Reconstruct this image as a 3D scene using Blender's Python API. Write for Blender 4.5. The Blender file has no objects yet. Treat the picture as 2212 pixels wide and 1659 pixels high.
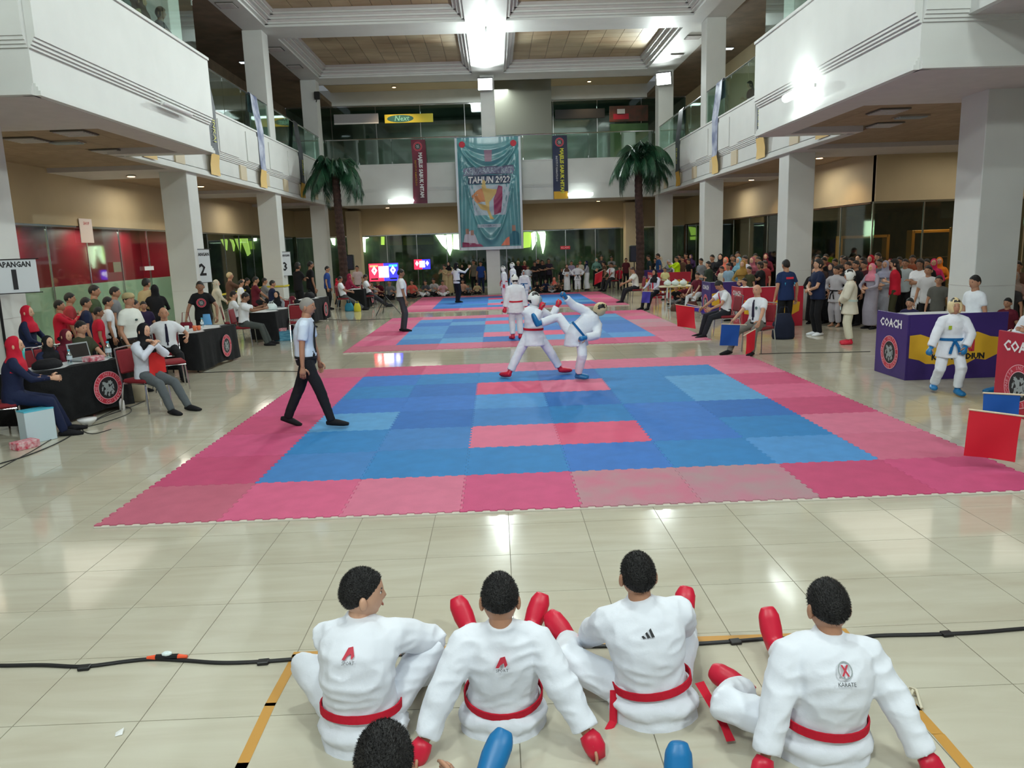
import bpy, math, random
import numpy as np
from mathutils import Vector, Matrix, noise, Euler

SC = bpy.context.scene
COL = SC.collection
random.seed(7)
R = math.radians

# ------------------------------------------------------------------ camera
CAM = Vector((-0.6306, -5.9609, 2.1636))
FPX = 1633.4
_y, _p, _r = -0.0162, 0.1799, -0.0328
_f = Vector((-math.sin(_y) * math.cos(_p), math.cos(_y) * math.cos(_p), -math.sin(_p)))
_ri = Vector((math.cos(_y), math.sin(_y), 0))
_up = _ri.cross(_f)
C_R = math.cos(_r) * _ri + math.sin(_r) * _up
C_U = -math.sin(_r) * _ri + math.cos(_r) * _up
C_F = _f
cd = bpy.data.cameras.new('camera')
cam = bpy.data.objects.new('camera', cd)
COL.objects.link(cam)
m = Matrix.Identity(4)
for i in range(3):
    m[i][0], m[i][1], m[i][2], m[i][3] = C_R[i], C_U[i], -C_F[i], CAM[i]
cam.matrix_world = m
cd.sensor_width = 36
cd.lens = FPX / 2212 * 36
cd.clip_end = 200
SC.camera = cam

# ------------------------------------------------------------------ world, exposure
w = bpy.data.worlds.new('world')
SC.world = w
w.use_nodes = True
w.node_tree.nodes['Background'].inputs[0].default_value = (0.86, 0.95, 1.0, 1)
w.node_tree.nodes['Background'].inputs[1].default_value = 0.19
SC.view_settings.view_transform = 'Standard'
SC.view_settings.look = 'None'
SC.view_settings.gamma = 1
SC.view_settings.use_curve_mapping = False
SC.view_settings.exposure = -0.1

def lamp(kind, loc, energy, color=(1, 1, 1), size=0.5, target=None, spot=None, blend=0.5):
    d = bpy.data.lights.new('lamp_light', kind)
    d.energy = energy
    d.color = color
    if kind == 'AREA':
        d.size = size
    else:
        d.shadow_soft_size = size
    if spot:
        d.spot_size = R(spot)
        d.spot_blend = blend
    o = bpy.data.objects.new('lamp_light', d)
    o.location = loc
    if target is not None:
        o.rotation_euler = (Vector(target) - Vector(loc)).to_track_quat('-Z', 'Y').to_euler()
    COL.objects.link(o)
    return o

COOL = (0.90, 1.0, 0.97)
WARM = (1.0, 0.72, 0.42)
# floodlights on the back pillars
lamp('SPOT', (-0.81, 28.85, 9.15), 2700, COOL, 0.22, (-0.7, 8, 0), 112, 0.6)
lamp('SPOT', (6.95, 28.9, 9.15), 2500, COOL, 0.22, (-2, 8, 0), 112, 0.6)
# bulbs hanging from the cross beams of the atrium ceiling
for yy, e in ((22.2, 120), (14.2, 560), (6.2, 560), (-1.8, 480), (-9.5, 480)):
    lamp('POINT', (-0.68, yy, 8.85), e, COOL, 0.12)
# unseen area lamps added as fill for the ground floor corridors
for xx, yy, e in ((-10.0, 8.8, 60), (-10.0, 16.5, 55), (-9.9, 25.0, 60), (8.4, 9.2, 60), (12.5, 12.5, 70), (8.4, 17.5, 60), (8.4, 25.5, 60), (-4.5, 33.3, 60), (3.5, 33.3, 60)):
    lamp('AREA', (xx, yy, 4.2), e * (0.75 if yy < 10 else 1), (1.0, 0.93, 0.80), 3.2 if yy < 13 else 1.6, (xx, yy, 0))
# floodlights on the entrance side, behind the camera
lamp('AREA', (-3.5, -9.0, 8.6), 420, COOL, 1.2, (-1, 6, 0))
lamp('AREA', (4.5, -9.0, 8.6), 420, COOL, 1.2, (-1, 6, 0))

# ------------------------------------------------------------------ helpers
def s2l(c):
    return tuple(((v / 255) / 12.92 if v / 255 <= 0.04045 else ((v / 255 + 0.055) / 1.055) ** 2.4) for v in c)

_M = {}
def mat(name, rgb, rough=0.6, metal=0.0, spec=0.5, var=0.0, scale=4.0, bump=0.0, bscale=30.0,
        alpha=1.0, emit=None, estr=1.0, rgb2=None, objrand=0.0, transmission=0.0, detail=4.0, stretch=None, coat=0.0):
    if name in _M:
        return _M[name]
    ma = bpy.data.materials.new(name)
    ma.use_nodes = True
    nt = ma.node_tree
    b = nt.nodes['Principled BSDF']
    col = s2l(rgb)
    b.inputs['Base Color'].default_value = (*col, 1)
    b.inputs['Roughness'].default_value = rough
    b.inputs['Metallic'].default_value = metal
    b.inputs['Specular IOR Level'].default_value = spec
    b.inputs['Alpha'].default_value = alpha
    b.inputs['Transmission Weight'].default_value = transmission
    b.inputs['Coat Weight'].default_value = coat
    if emit:
        b.inputs['Emission Color'].default_value = (*s2l(emit), 1)
        b.inputs['Emission Strength'].default_value = estr
    tc = None
    def coords():
        nonlocal tc
        if tc is None:
            tc = nt.nodes.new('ShaderNodeTexCoord').outputs['Object']
            if stretch:
                mp = nt.nodes.new('ShaderNodeMapping')
                mp.inputs['Scale'].default_value = stretch
                nt.links.new(tc, mp.inputs[0])
                tc = mp.outputs[0]
        return tc
    last = None
    if var > 0 or rgb2:
        n = nt.nodes.new('ShaderNodeTexNoise')
        n.inputs['Scale'].default_value = scale
        n.inputs['Detail'].default_value = detail
        nt.links.new(coords(), n.inputs['Vector'])
        r = nt.nodes.new('ShaderNodeValToRGB')
        r.color_ramp.elements[0].position = 0.35
        r.color_ramp.elements[1].position = 0.65
        if rgb2:
            a, c2 = col, s2l(rgb2)
        else:
            a = tuple(v * (1 - var) for v in col)
            c2 = tuple(min(1, v * (1 + var)) for v in col)
        r.color_ramp.elements[0].color = (*a, 1)
        r.color_ramp.elements[1].color = (*c2, 1)
        nt.links.new(n.outputs['Fac'], r.inputs['Fac'])
        last = r.outputs['Color']
    if objrand > 0:
        oi = nt.nodes.new('ShaderNodeObjectInfo')
        mr = nt.nodes.new('ShaderNodeMapRange')
        mr.inputs['To Min'].default_value = 1 - objrand
        mr.inputs['To Max'].default_value = 1 + objrand
        nt.links.new(oi.outputs['Random'], mr.inputs['Value'])
        mx = nt.nodes.new('ShaderNodeVectorMath')
        mx.operation = 'SCALE'
        if last:
            nt.links.new(last, mx.inputs[0])
        else:
            mx.inputs[0].default_value = col
        nt.links.new(mr.outputs['Result'], mx.inputs['Scale'])
        last = mx.outputs[0]
    if last:
        nt.links.new(last, b.inputs['Base Color'])
    if bump > 0:
        n = nt.nodes.new('ShaderNodeTexNoise')
        n.inputs['Scale'].default_value = bscale
        n.inputs['Detail'].default_value = 5
        nt.links.new(coords(), n.inputs['Vector'])
        bp = nt.nodes.new('ShaderNodeBump')
        bp.inputs['Strength'].default_value = bump
        bp.inputs['Distance'].default_value = 0.02
        nt.links.new(n.outputs['Fac'], bp.inputs['Height'])
        nt.links.new(bp.outputs['Normal'], b.inputs['Normal'])
    _M[name] = ma
    return ma

def glass(name, rgb, rough=0.03, tr=0.85):
    """thin pane: mostly clear, tinted, with a glossy film"""
    if name in _M:
        return _M[name]
    ma = bpy.data.materials.new(name)
    ma.use_nodes = True
    nt = ma.node_tree
    out = nt.nodes['Material Output']
    nt.nodes.remove(nt.nodes['Principled BSDF'])
    t = nt.nodes.new('ShaderNodeBsdfTransparent')
    t.inputs[0].default_value = (*s2l(rgb), 1)
    g = nt.nodes.new('ShaderNodeBsdfGlossy')
    g.inputs['Roughness'].default_value = rough
    g.inputs[0].default_value = (0.9, 1, 0.97, 1)
    mx = nt.nodes.new('ShaderNodeMixShader')
    fr = nt.nodes.new('ShaderNodeFresnel')
    fr.inputs['IOR'].default_value = 1.5
    mr = nt.nodes.new('ShaderNodeMapRange')
    mr.inputs['To Min'].default_value = 1 - tr
    mr.inputs['To Max'].default_value = 1.0
    nt.links.new(fr.outputs[0], mr.inputs[0])
    geo = nt.nodes.new('ShaderNodeNewGeometry')
    inv = nt.nodes.new('ShaderNodeMath'); inv.operation = 'SUBTRACT'; inv.inputs[0].default_value = 1
    nt.links.new(geo.outputs['Backfacing'], inv.inputs[1])
    ml = nt.nodes.new('ShaderNodeMath'); ml.operation = 'MULTIPLY'
    nt.links.new(mr.outputs[0], ml.inputs[0]); nt.links.new(inv.outputs[0], ml.inputs[1])
    nt.links.new(ml.outputs[0], mx.inputs[0])
    nt.links.new(t.outputs[0], mx.inputs[1])
    nt.links.new(g.outputs[0], mx.inputs[2])
    nt.links.new(mx.outputs[0], out.inputs[0])
    _M[name] = ma
    return ma

class MB:
    """collects simple shapes and links them as one mesh object"""
    def __init__(s, mtx=None):
        s.v = []; s.f = []; s.m = []; s.M = mtx
    def add(s, vs, fs, m=0):
        k = len(s.v)
        if s.M is not None:
            vs = [tuple(s.M @ Vector(v)) for v in vs]
        s.v.extend(tuple(v) for v in vs)
        s.f.extend(tuple(i + k for i in f) for f in fs)
        s.m.extend([m] * len(fs))
        return s
    def box(s, x0, x1, y0, y1, z0, z1, m=0):
        vs = [(x0, y0, z0), (x1, y0, z0), (x1, y1, z0), (x0, y1, z0), (x0, y0, z1), (x1, y0, z1), (x1, y1, z1), (x0, y1, z1)]
        return s.add(vs, [(0, 3, 2, 1), (4, 5, 6, 7), (0, 1, 5, 4), (1, 2, 6, 5), (2, 3, 7, 6), (3, 0, 4, 7)], m)
    def bbox(s, x0, x1, y0, y1, z0, z1, b=0.01, m=0):
        """box with chamfered edges"""
        vs = []
        for (z, i) in ((z0, b), (z0 + b, 0), (z1 - b, 0), (z1, b)):
            X0, X1, Y0, Y1 = x0 + i, x1 - i, y0 + i, y1 - i
            c = b * 0.9 if i == 0 else 0
            vs += [(X0 + c, Y0, z), (X1 - c, Y0, z), (X1, Y0 + c, z), (X1, Y1 - c, z), (X1 - c, Y1, z), (X0 + c, Y1, z), (X0, Y1 - c, z), (X0, Y0 + c, z)]
        fs = [tuple(range(7, -1, -1)), tuple(range(24, 32))]
        for k in range(3):
            for i in range(8):
                j = (i + 1) % 8
                fs.append((k * 8 + i, k * 8 + j, k * 8 + 8 + j, k * 8 + 8 + i))
        return s.add(vs, fs, m)
    def tube(s, pts, rad, n=8, m=0, side=None, caps=True):
        """sweep; rad: list of r or (r_side, r_front); side: fixed side vector for ellipses"""
        pts = [Vector(p) for p in pts]
        if not isinstance(rad, (list, tuple)):
            rad = [rad] * len(pts)
        vs = []; fs = []
        L = len(pts)
        prev = Vector(side).normalized() if side is not None else None
        for i, p in enumerate(pts):
            t = (pts[min(i + 1, L - 1)] - pts[max(i - 1, 0)])
            if t.length < 1e-7:
                t = Vector((0, 0, 1))
            t.normalize()
            if prev is None:
                a = Vector((1, 0, 0)) if abs(t.x) < 0.8 else Vector((0, 1, 0))
            else:
                a = prev
            a = a - t * a.dot(t)
            if a.length < 1e-5:
                a = t.orthogonal()
            a.normalize()
            if side is None:
                prev = a
            b = t.cross(a)
            r = rad[i]
            ra, rb = (r, r) if not isinstance(r, (tuple, list)) else r
            for k in range(n):
                an = 2 * math.pi * k / n
                vs.append(p + a * (ra * math.cos(an)) + b * (rb * math.sin(an)))
        for i in range(L - 1):
            for k in range(n):
                k2 = (k + 1) % n
                fs.append((i * n + k, i * n + k2, (i + 1) * n + k2, (i + 1) * n + k))
        if caps:
            fs.append(tuple(range(n - 1, -1, -1)))
            fs.append(tuple(range((L - 1) * n, L * n)))
        return s.add(vs, fs, m)
    def ball(s, c, r, nu=12, nv=8, m=0, rot=None):
        c = Vector(c)
        if not isinstance(r, (tuple, list)):
            r = (r, r, r)
        vs = [(0, 0, 1)]
        for j in range(1, nv):
            ph = math.pi * j / nv
            for i in range(nu):
                th = 2 * math.pi * i / nu
                vs.append((math.sin(ph) * math.cos(th), math.sin(ph) * math.sin(th), math.cos(ph)))
        vs.append((0, 0, -1))
        vv = []
        for v in vs:
            q = Vector((v[0] * r[0], v[1] * r[1], v[2] * r[2]))
            if rot is not None:
                q = rot @ q
            vv.append(c + q)
        fs = [(0, 1 + i, 1 + (i + 1) % nu) for i in range(nu)]
        for j in range(nv - 2):
            for i in range(nu):
                a = 1 + j * nu + i; b = 1 + j * nu + (i + 1) % nu
                fs.append((a, a + nu, b + nu, b))
        e = len(vv) - 1; k = 1 + (nv - 2) * nu
        fs += [(k + i, e, k + (i + 1) % nu) for i in range(nu)]
        return s.add(vv, fs, m)
    def cyl(s, c, r, z0, z1, n=16, m=0, r2=None):
        c = Vector(c)
        return s.tube([(c.x, c.y, z0), (c.x, c.y, z1)], [r, r2 if r2 is not None else r], n, m)
    def prism(s, poly, z0, z1, m=0):
        n = len(poly)
        vs = [(x, y, z0) for x, y in poly] + [(x, y, z1) for x, y in poly]
        fs = [tuple(range(n - 1, -1, -1)), tuple(range(n, 2 * n))] + [(i, (i + 1) % n, n + (i + 1) % n, n + i) for i in range(n)]
        return s.add(vs, fs, m)
    def mesh(s, name, mats, smooth=False):
        me = bpy.data.meshes.new(name)
        me.from_pydata(s.v, [], s.f)
        for ma in (mats if isinstance(mats, (list, tuple)) else [mats]):
            me.materials.append(ma)
        if any(s.m):
            me.polygons.foreach_set('material_index', s.m)
        if smooth:
            me.polygons.foreach_set('use_smooth', [True] * len(me.polygons))
        me.update()
        return me
    def build(s, name, mats, parent=None, smooth=False, loc=None, rot=None):
        return link(name, s.mesh(name, mats, smooth), parent, loc, rot)

def link(name, me, parent=None, loc=None, rot=None):
    o = bpy.data.objects.new(name, me)
    COL.objects.link(o)
    if parent is not None:
        o.parent = parent
    if loc is not None:
        o.location = loc
    if rot is not None:
        o.rotation_euler = rot
    return o

def tag(o, label, cat, group=None, kind=None):
    o['label'] = label
    o['category'] = cat
    if group:
        o['group'] = group
    if kind:
        o['kind'] = kind
    return o

def thing(name, label, cat, loc=(0, 0, 0), rotz=0.0, group=None):
    o = bpy.data.objects.new(name, None)
    o.empty_display_size = 0.1
    COL.objects.link(o)
    o.location = loc
    o.rotation_euler = (0, 0, rotz)
    return tag(o, label, cat, group)

def struct(o):
    o['kind'] = 'structure'
    return o

def dup(root, loc, rotz=0.0, label=None, group=None, scale=None):
    r = root.copy(); COL.objects.link(r)
    r.location = loc; r.rotation_euler = (0, 0, rotz)
    if scale:
        r.scale = (scale,) * 3
    if label: r['label'] = label
    if group: r['group'] = group
    for ch in list(root.children):
        c = ch.copy(); COL.objects.link(c); c.parent = r
        for g in ch.children:
            d = g.copy(); COL.objects.link(d); d.parent = c
    return r

def bar(mb, a, b, w, h=None, m=0):
    """rectangular bar from a to b"""
    a = Vector(a); b = Vector(b)
    t = (b - a).normalized()
    s = Vector((0, 0, 1)).cross(t)
    if s.length < 1e-4:
        s = Vector((1, 0, 0))
    s.normalize()
    u = t.cross(s)
    h = h or w
    vs = []
    for p in (a, b):
        for (i, j) in ((-1, -1), (1, -1), (1, 1), (-1, 1)):
            vs.append(p + s * (i * w / 2) + u * (j * h / 2))
    mb.add(vs, [(3, 2, 1, 0), (4, 5, 6, 7), (0, 1, 5, 4), (1, 2, 6, 5), (2, 3, 7, 6), (3, 0, 4, 7)], m)

def text_geo(s, size, sx=1.0, bold=0.0, shear=0.0):
    c = bpy.data.curves.new('t', 'FONT'); c.body = s; c.size = size; c.align_x = 'CENTER'; c.align_y = 'CENTER'
    c.resolution_u = 1; c.offset = bold; c.shear = shear
    o = bpy.data.objects.new('t', c)
    me = bpy.data.meshes.new_from_object(o)
    v = [(p.co.x * sx, p.co.y) for p in me.vertices]
    f = [tuple(p.vertices) for p in me.polygons]
    bpy.data.objects.remove(o); bpy.data.curves.remove(c); bpy.data.meshes.remove(me)
    return v, f

def text(s, size, ma, parent, loc, rot, name='lettering', sx=1.0, shear=0.0, bold=0.0):
    """flat printed lettering in the local xy plane"""
    v, f = text_geo(s, size, sx, bold, shear)
    return MB().add([(x, y, 0.001) for x, y in v], f).build(name, ma, parent, False, loc, rot)

FRONT = (R(90), 0, 0)            # text readable looking along +Y
TOL = (R(90), 0, R(-90))         # on a face whose normal is -X (right side of the hall)
TOR = (R(90), 0, R(90))          # on a face whose normal is +X (left side of the hall)

# materials of the building
M_WALL = mat('white_paint', (212, 214, 210), 0.55, var=0.03, scale=1.5, bump=0.03, bscale=60)
M_WALLC = mat('cream_paint', (205, 190, 160), 0.6, var=0.04, scale=0.8)
M_BEIGE = mat('beige_paint', (188, 172, 138), 0.65, var=0.05, scale=0.7)
M_SOFF = mat('soffit_paint', (196, 190, 188), 0.7, var=0.03)
M_BROWNC = mat('brown_ceiling_tile', (150, 128, 104), 0.75, var=0.08, scale=3, objrand=0.06)
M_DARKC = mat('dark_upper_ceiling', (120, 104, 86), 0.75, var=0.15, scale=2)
M_CHROME = mat('chrome', (210, 212, 215), 0.16, 1.0)
M_BLACK = mat('black_plastic', (22, 22, 24), 0.45)
M_GLASSR = glass('railing_glass', (222, 238, 231), 0.04, 0.9)
M_GLASSS = glass('shop_glass', (228, 238, 230), 0.04, 0.92)
M_LAMP = mat('lamp_glow', (255, 255, 255), emit=(245, 255, 252), estr=9)
M_TUBE = mat('tube_glow', (255, 255, 255), emit=(244, 255, 252), estr=6)
M_WARMG = mat('warm_lamp_glow', (255, 230, 190), emit=(255, 205, 150), estr=6)
# ------------------------------------------------------------------ floor
def inframe(p, mx=80):
    d = Vector(p) - CAM
    z = d.dot(C_F)
    if z < 0.2: return False, z
    x = 1106 + FPX * d.dot(C_R) / z
    y = 829.5 - FPX * d.dot(C_U) / z
    return (-mx < x < 2212 + mx and -mx < y < 1659 + mx), z

def floor_material():
    ma = bpy.data.materials.new('polished_floor_tile')
    ma.use_nodes = True
    nt = ma.node_tree
    b = nt.nodes['Principled BSDF']
    geo = nt.nodes.new('ShaderNodeNewGeometry')
    mp = nt.nodes.new('ShaderNodeMapping')
    mp.inputs['Scale'].default_value = (0.55, 3.2, 1)
    mp.inputs['Rotation'].default_value = (0, 0, R(8))
    nt.links.new(geo.outputs['Position'], mp.inputs[0])
    n = nt.nodes.new('ShaderNodeTexNoise')
    n.inputs['Scale'].default_value = 1.6
    n.inputs['Detail'].default_value = 6
    n.inputs['Distortion'].default_value = 1.2
    nt.links.new(mp.outputs[0], n.inputs['Vector'])
    r = nt.nodes.new('ShaderNodeValToRGB')
    r.color_ramp.elements[0].position = 0.3
    r.color_ramp.elements[0].color = (*s2l((184, 177, 158)), 1)
    r.color_ramp.elements[1].position = 0.72
    r.color_ramp.elements[1].color = (*s2l((196, 192, 174)), 1)
    nt.links.new(n.outputs['Fac'], r.inputs['Fac'])
    oi = nt.nodes.new('ShaderNodeObjectInfo')
    mr = nt.nodes.new('ShaderNodeMapRange')
    mr.inputs['To Min'].default_value = 0.97
    mr.inputs['To Max'].default_value = 1.03
    nt.links.new(oi.outputs['Random'], mr.inputs['Value'])
    mx = nt.nodes.new('ShaderNodeVectorMath'); mx.operation = 'SCALE'
    nt.links.new(r.outputs['Color'], mx.inputs[0])
    nt.links.new(mr.outputs['Result'], mx.inputs['Scale'])
    nt.links.new(mx.outputs[0], b.inputs['Base Color'])
    b.inputs['Roughness'].default_value = 0.085
    b.inputs['Specular IOR Level'].default_value = 0.55
    n2 = nt.nodes.new('ShaderNodeTexNoise')
    n2.inputs['Scale'].default_value = 2.5
    n2.inputs['Detail'].default_value = 1
    nt.links.new(geo.outputs['Position'], n2.inputs['Vector'])
    bp = nt.nodes.new('ShaderNodeBump')
    bp.inputs['Strength'].default_value = 0.05
    bp.inputs['Distance'].default_value = 0.01
    nt.links.new(n2.outputs['Fac'], bp.inputs['Height'])
    nt.links.new(bp.outputs['Normal'], b.inputs['Normal'])
    return ma
M_FLOOR = floor_material()
M_GROUT = mat('grout', (128, 122, 106), 0.8)
fl = struct(MB().box(-22, 22, -9, 46, -0.12, -0.003).build('floor', M_GROUT))
g = 0.0025
t_mesh = MB().box(-0.3 + g, 0.3 - g, -0.3 + g, 0.3 - g, -0.012, 0.0).mesh('tile', M_FLOOR)
near, far = [], []
for i in range(-27, 28):
    for j in range(-9, 78):
        x = i * 0.6 + 0.3; y = -3.27 + j * 0.6 + 0.3
        if abs(x) > 15 or y > 41: continue
        ok, z = inframe((x, y, 0))
        inside = any(abs(x) < 3.6 and y0 + 0.4 < y < y0 + 7.6 for y0 in (0, 10.3, 20.5))
        (near if ok and not inside else far).append((z, x, y))
near.sort()
for z, x, y in near[:300]:
    link('tile', t_mesh, fl, (x, y, 0))
mb = MB()
for z, x, y in near[300:] + far:
    mb.box(x - 0.3 + g, x + 0.3 - g, y - 0.3 + g, y + 0.3 - g, -0.012, 0.0)
o = mb.build('tile_field', M_FLOOR, fl); o['kind'] = 'stuff'

# ------------------------------------------------------------------ columns
XL, XR = -8.32, 6.93          # inner faces of the two column rows
ROWS = (5.95, 13.85, 21.72, 29.55)
ZC = 4.28                     # underside of the gallery
ZT = 9.7                      # atrium ceiling
YB = 30.6                     # back gallery front
YW = 36.0                     # back shop wall
XWL, XWR = -11.4, 9.75
def column(x0, x1, y0, y1, z1=ZT):
    mb = MB().bbox(x0, x1, y0, y1, 0.0, z1, 0.012)
    mb.box(x0 - 0.004, x1 + 0.004, y0 - 0.004, y1 + 0.004, 1.30, 1.306, 1)
    return struct(mb.build('column', [M_WALL, M_SOFF]))
for y in ROWS:
    column(XL - 0.68, XL, y, y + 0.68)
    column(XR, XR + 0.68, y, y + 0.68)
column(-1.05, -0.42, 29.6, 30.2)
for x in (-8.15, 6.75):
    struct(MB().bbox(x - 0.36, x + 0.36, YW - 0.75, YW, 0, ZC, 0.01).build('column', M_WALLC))

# ------------------------------------------------------------------ galleries
def gallery_front(p0, p1, nrm, z0=ZC, ztop=6.05, pil=2.4, piers=True, low=True):
    """moulded white parapet between p0 and p1 (x, y); nrm points into the atrium"""
    p0 = Vector((p0[0], p0[1], 0)); p1 = Vector((p1[0], p1[1], 0))
    u = (p1 - p0); L = u.length; u.normalize()
    n = Vector((nrm[0], nrm[1], 0))
    M = Matrix(((u.x, n.x, 0, p0.x), (u.y, n.y, 0, p0.y), (u.z, n.z, 1, 0), (0, 0, 0, 1)))
    mb = MB(M)
    mb.box(0, L, -0.16, 0, z0, ztop, 0)
    if low:
        for k, (a, b, q) in enumerate(((0.0, 0.06, 0.075), (0.06, 0.11, 0.05), (0.11, 0.15, 0.025))):
            mb.box(-q * 0, L, 0, q, z0 + a, z0 + b, 0)
        for k, (a, b, q) in enumerate(((4.86, 4.90, 0.03), (4.90, 4.945, 0.055), (4.945, 4.99, 0.08), (4.99, 5.03, 0.1))):
            mb.box(0, L, 0, q, a, b, 0)
        mb.box(0, L, 0, 0.1, 5.03, ztop - 0.0, 0)
    if piers:
        k = int(L // pil)
        for i in range(k + 1):
            c = (L - k * pil) / 2 + i * pil
            a, b = max(0, c - 0.28), min(L, c + 0.28)
            if b > a:
                mb.box(a, b, 0.0, 0.045, z0 + 0.15, 4.86, 1)
            a, b = c + 0.28, min(L, c + pil - 0.55)
            if b > a and c + pil < L + 0.6:
                mb.box(a, b, 0.1, 0.125, 5.03, ztop - 0.14, 0)
    mb.box(0, L, -0.2, 0.13, ztop, ztop + 0.05, 0)
    return struct(mb.build('trim_1', [M_WALL, M_WALLC]))

def glass_railing(name, p0, p1, z0, z1, label, step=1.6):
    p0 = Vector((p0[0], p0[1], 0)); p1 = Vector((p1[0], p1[1], 0))
    u = (p1 - p0); L = u.length; u.normalize()
    n = Vector((-u.y, u.x, 0))
    M = Matrix(((u.x, n.x, 0, p0.x), (u.y, n.y, 0, p0.y), (0, 0, 1, 0), (0, 0, 0, 1)))
    t = thing('glass_railing', label, 'railing', (0, 0, 0))
    k = max(1, round(L / step)); s = L / k
    for i in range(k):
        MB(M).box(i * s + 0.015, (i + 1) * s - 0.015, -0.006, 0.006, z0, z1 - 0.02).build('glass_pane', M_GLASSR, t)
    mb = MB(M); mb.tube([(0, 0, z1), (L, 0, z1)], 0.03, 10)
    for i in range(k + 1):
        q = min(L - 0.02, max(0.02, i * s))
        mb.box(q - 0.012, q + 0.012, -0.02, 0.02, z0, z0 + 0.12)
        mb.box(q - 0.01, q + 0.01, -0.015, 0.015, z1 - 0.12, z1)
    mb.build('handrail', M_CHROME, t, smooth=False)
    return t

def slab(x0, x1, y0, y1, z0, z1, ma, name='ceiling'):
    return struct(MB().box(x0, x1, y0, y1, z0, z1).build(name, ma))

BY0, BY1 = 4.45, 10.65      # projecting bays
BXL, BXR = -6.5, 5.03
for side in (-1, 1):
    X = XL + 0.02 if side < 0 else XR - 0.02
    BX = BXL if side < 0 else BXR
    OUT = -18 if side < 0 else 17
    n = (1, 0) if side < 0 else (-1, 0)
    a, b = ((X, BY1), (X, YB)) if side < 0 else ((X, YB), (X, BY1))
    gallery_front((X, BY1), (X, YB), n)
    # the bay
    gallery_front((BX, BY0 + 0.004), (BX, BY1 - 0.004), n, ztop=6.12, piers=False)
    gallery_front((BX + side * 0.003, BY0), (X + side * 1.4, BY0), (0, -1), ztop=6.12, piers=False)
    gallery_front((BX + side * 0.003, BY1), (X, BY1), (0, 1), ztop=6.12, piers=False)
    # nearer stretch, shallower
    NX = -7.05 if side < 0 else 5.6
    gallery_front((NX, -6), (NX, BY0), n, z0=4.93, ztop=6.12, piers=False, low=False)
    # gallery slab over the ground floor corridor, cut around the tile bays
    sgn = side
    def sl(xa, xb, ya, yb, za, zb, ma, nm='ceiling'):
        slab(min(xa, xb), max(xa, xb), ya, yb, za, zb, ma, nm)
    sl(NX + side * 0.1, OUT, -6, BY0 - 0.01, 4.926, 5.3, M_SOFF)
    sl(OUT, BX + side * 0.1, BY0 + 0.1, BY1 - 0.1, 4.46, 5.28, M_SOFF)
    sl(OUT, X + side * 0.1, BY1 - 0.05, YW, 4.46, 5.28, M_SOFF)
    edge = BX + side * 0.55
    sl(BX + side * 0.03, OUT, BY0 + 0.03, 7.1, ZC - 0.004, 4.5, M_SOFF)
    sl(BX + side * 0.03, edge, 7.1, BY1 - 0.03, ZC - 0.004, 4.5, M_SOFF)
    inner = X + side * 0.2
    sl(BX + side * 0.03, inner, BY1 - 0.35, BY1 - 0.03, ZC + 0.001, 4.5, M_SOFF)
    sl(X + side * 0.03, inner, BY1, 13.2, ZC - 0.004, 4.5, M_SOFF)
    for ya, yb in ((13.2, 15.2), (21.1, 23.1), (28.9, 31.2)):
        sl(X + side * 0.03, OUT, ya, yb, ZC - 0.004, 4.5, M_SOFF)
    for ya, yb in ((15.2, 21.1), (23.1, 28.9)):
        sl(X + side * 0.03, inner, ya, yb, ZC - 0.004, 4.5, M_SOFF)
    # corridor ceiling tiles
    tm = MB().box(-0.296, 0.296, -0.296, 0.296, 0, 0.02).mesh('ceiling_tile', M_BROWNC)
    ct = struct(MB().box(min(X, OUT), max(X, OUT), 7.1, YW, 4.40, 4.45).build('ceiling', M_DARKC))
    cells = []
    wallx = XWL if side < 0 else 15.5
    nx = int(abs(wallx - edge) / 0.6) + 1
    for i in range(nx):
        for j in range(60):
            x = edge + side * (0.3 + 0.6 * i); y = 7.4 + 0.6 * j
            if y > 28.6 or any(a - 0.3 < y < b + 0.3 for a, b in ((13.2, 15.2), (21.1, 23.1))): continue
            if y > BY1 - 0.6 and abs(x) < abs(inner) + 0.25: continue
            cells.append((x, y))
    for x, y in [c for c in cells if c[1] < 13.2][:140]:
        link('ceiling_tile', tm, ct, (x, y, 4.375))
    mb = MB()
    for x, y in [c for c in cells if c[1] >= 13.2]:
        mb.box(x - 0.296, x + 0.296, y - 0.296, y + 0.296, 4.375, 4.395)
    o = mb.build('ceiling_tile_field', M_BROWNC, ct); o['kind'] = 'stuff'
slab(XL, XR, YB + 0.05, YW, 4.40, 5.28, M_SOFF)
slab(XL, XR, YB + 0.03, YB + 0.5, ZC - 0.004, 4.42, M_SOFF)
gallery_front((XL, YB), (XR, YB), (0, -1), piers=False, pil=3)
# railings
glass_railing('glass_railing', (XL - 0.05, BY1), (XL - 0.05, YB), 6.1, 7.25, 'long glass railing with chrome rail on the left gallery')
glass_railing('glass_railing', (XR + 0.05, BY1), (XR + 0.05, YB), 6.1, 7.25, 'long glass railing with chrome rail on the right gallery')
glass_railing('glass_railing', (XL, YB + 0.05), (XR, YB + 0.05), 6.1, 7.25, 'glass railing with chrome rail across the back gallery')
glass_railing('glass_railing', (BXL - 0.1, BY0), (BXL - 0.1, BY1), 6.17, 7.3, 'glass railing on top of the left projecting bay')
glass_railing('glass_railing', (BXR + 0.1, BY0), (BXR + 0.1, BY1), 6.17, 7.3, 'glass railing on top of the right projecting bay')

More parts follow.
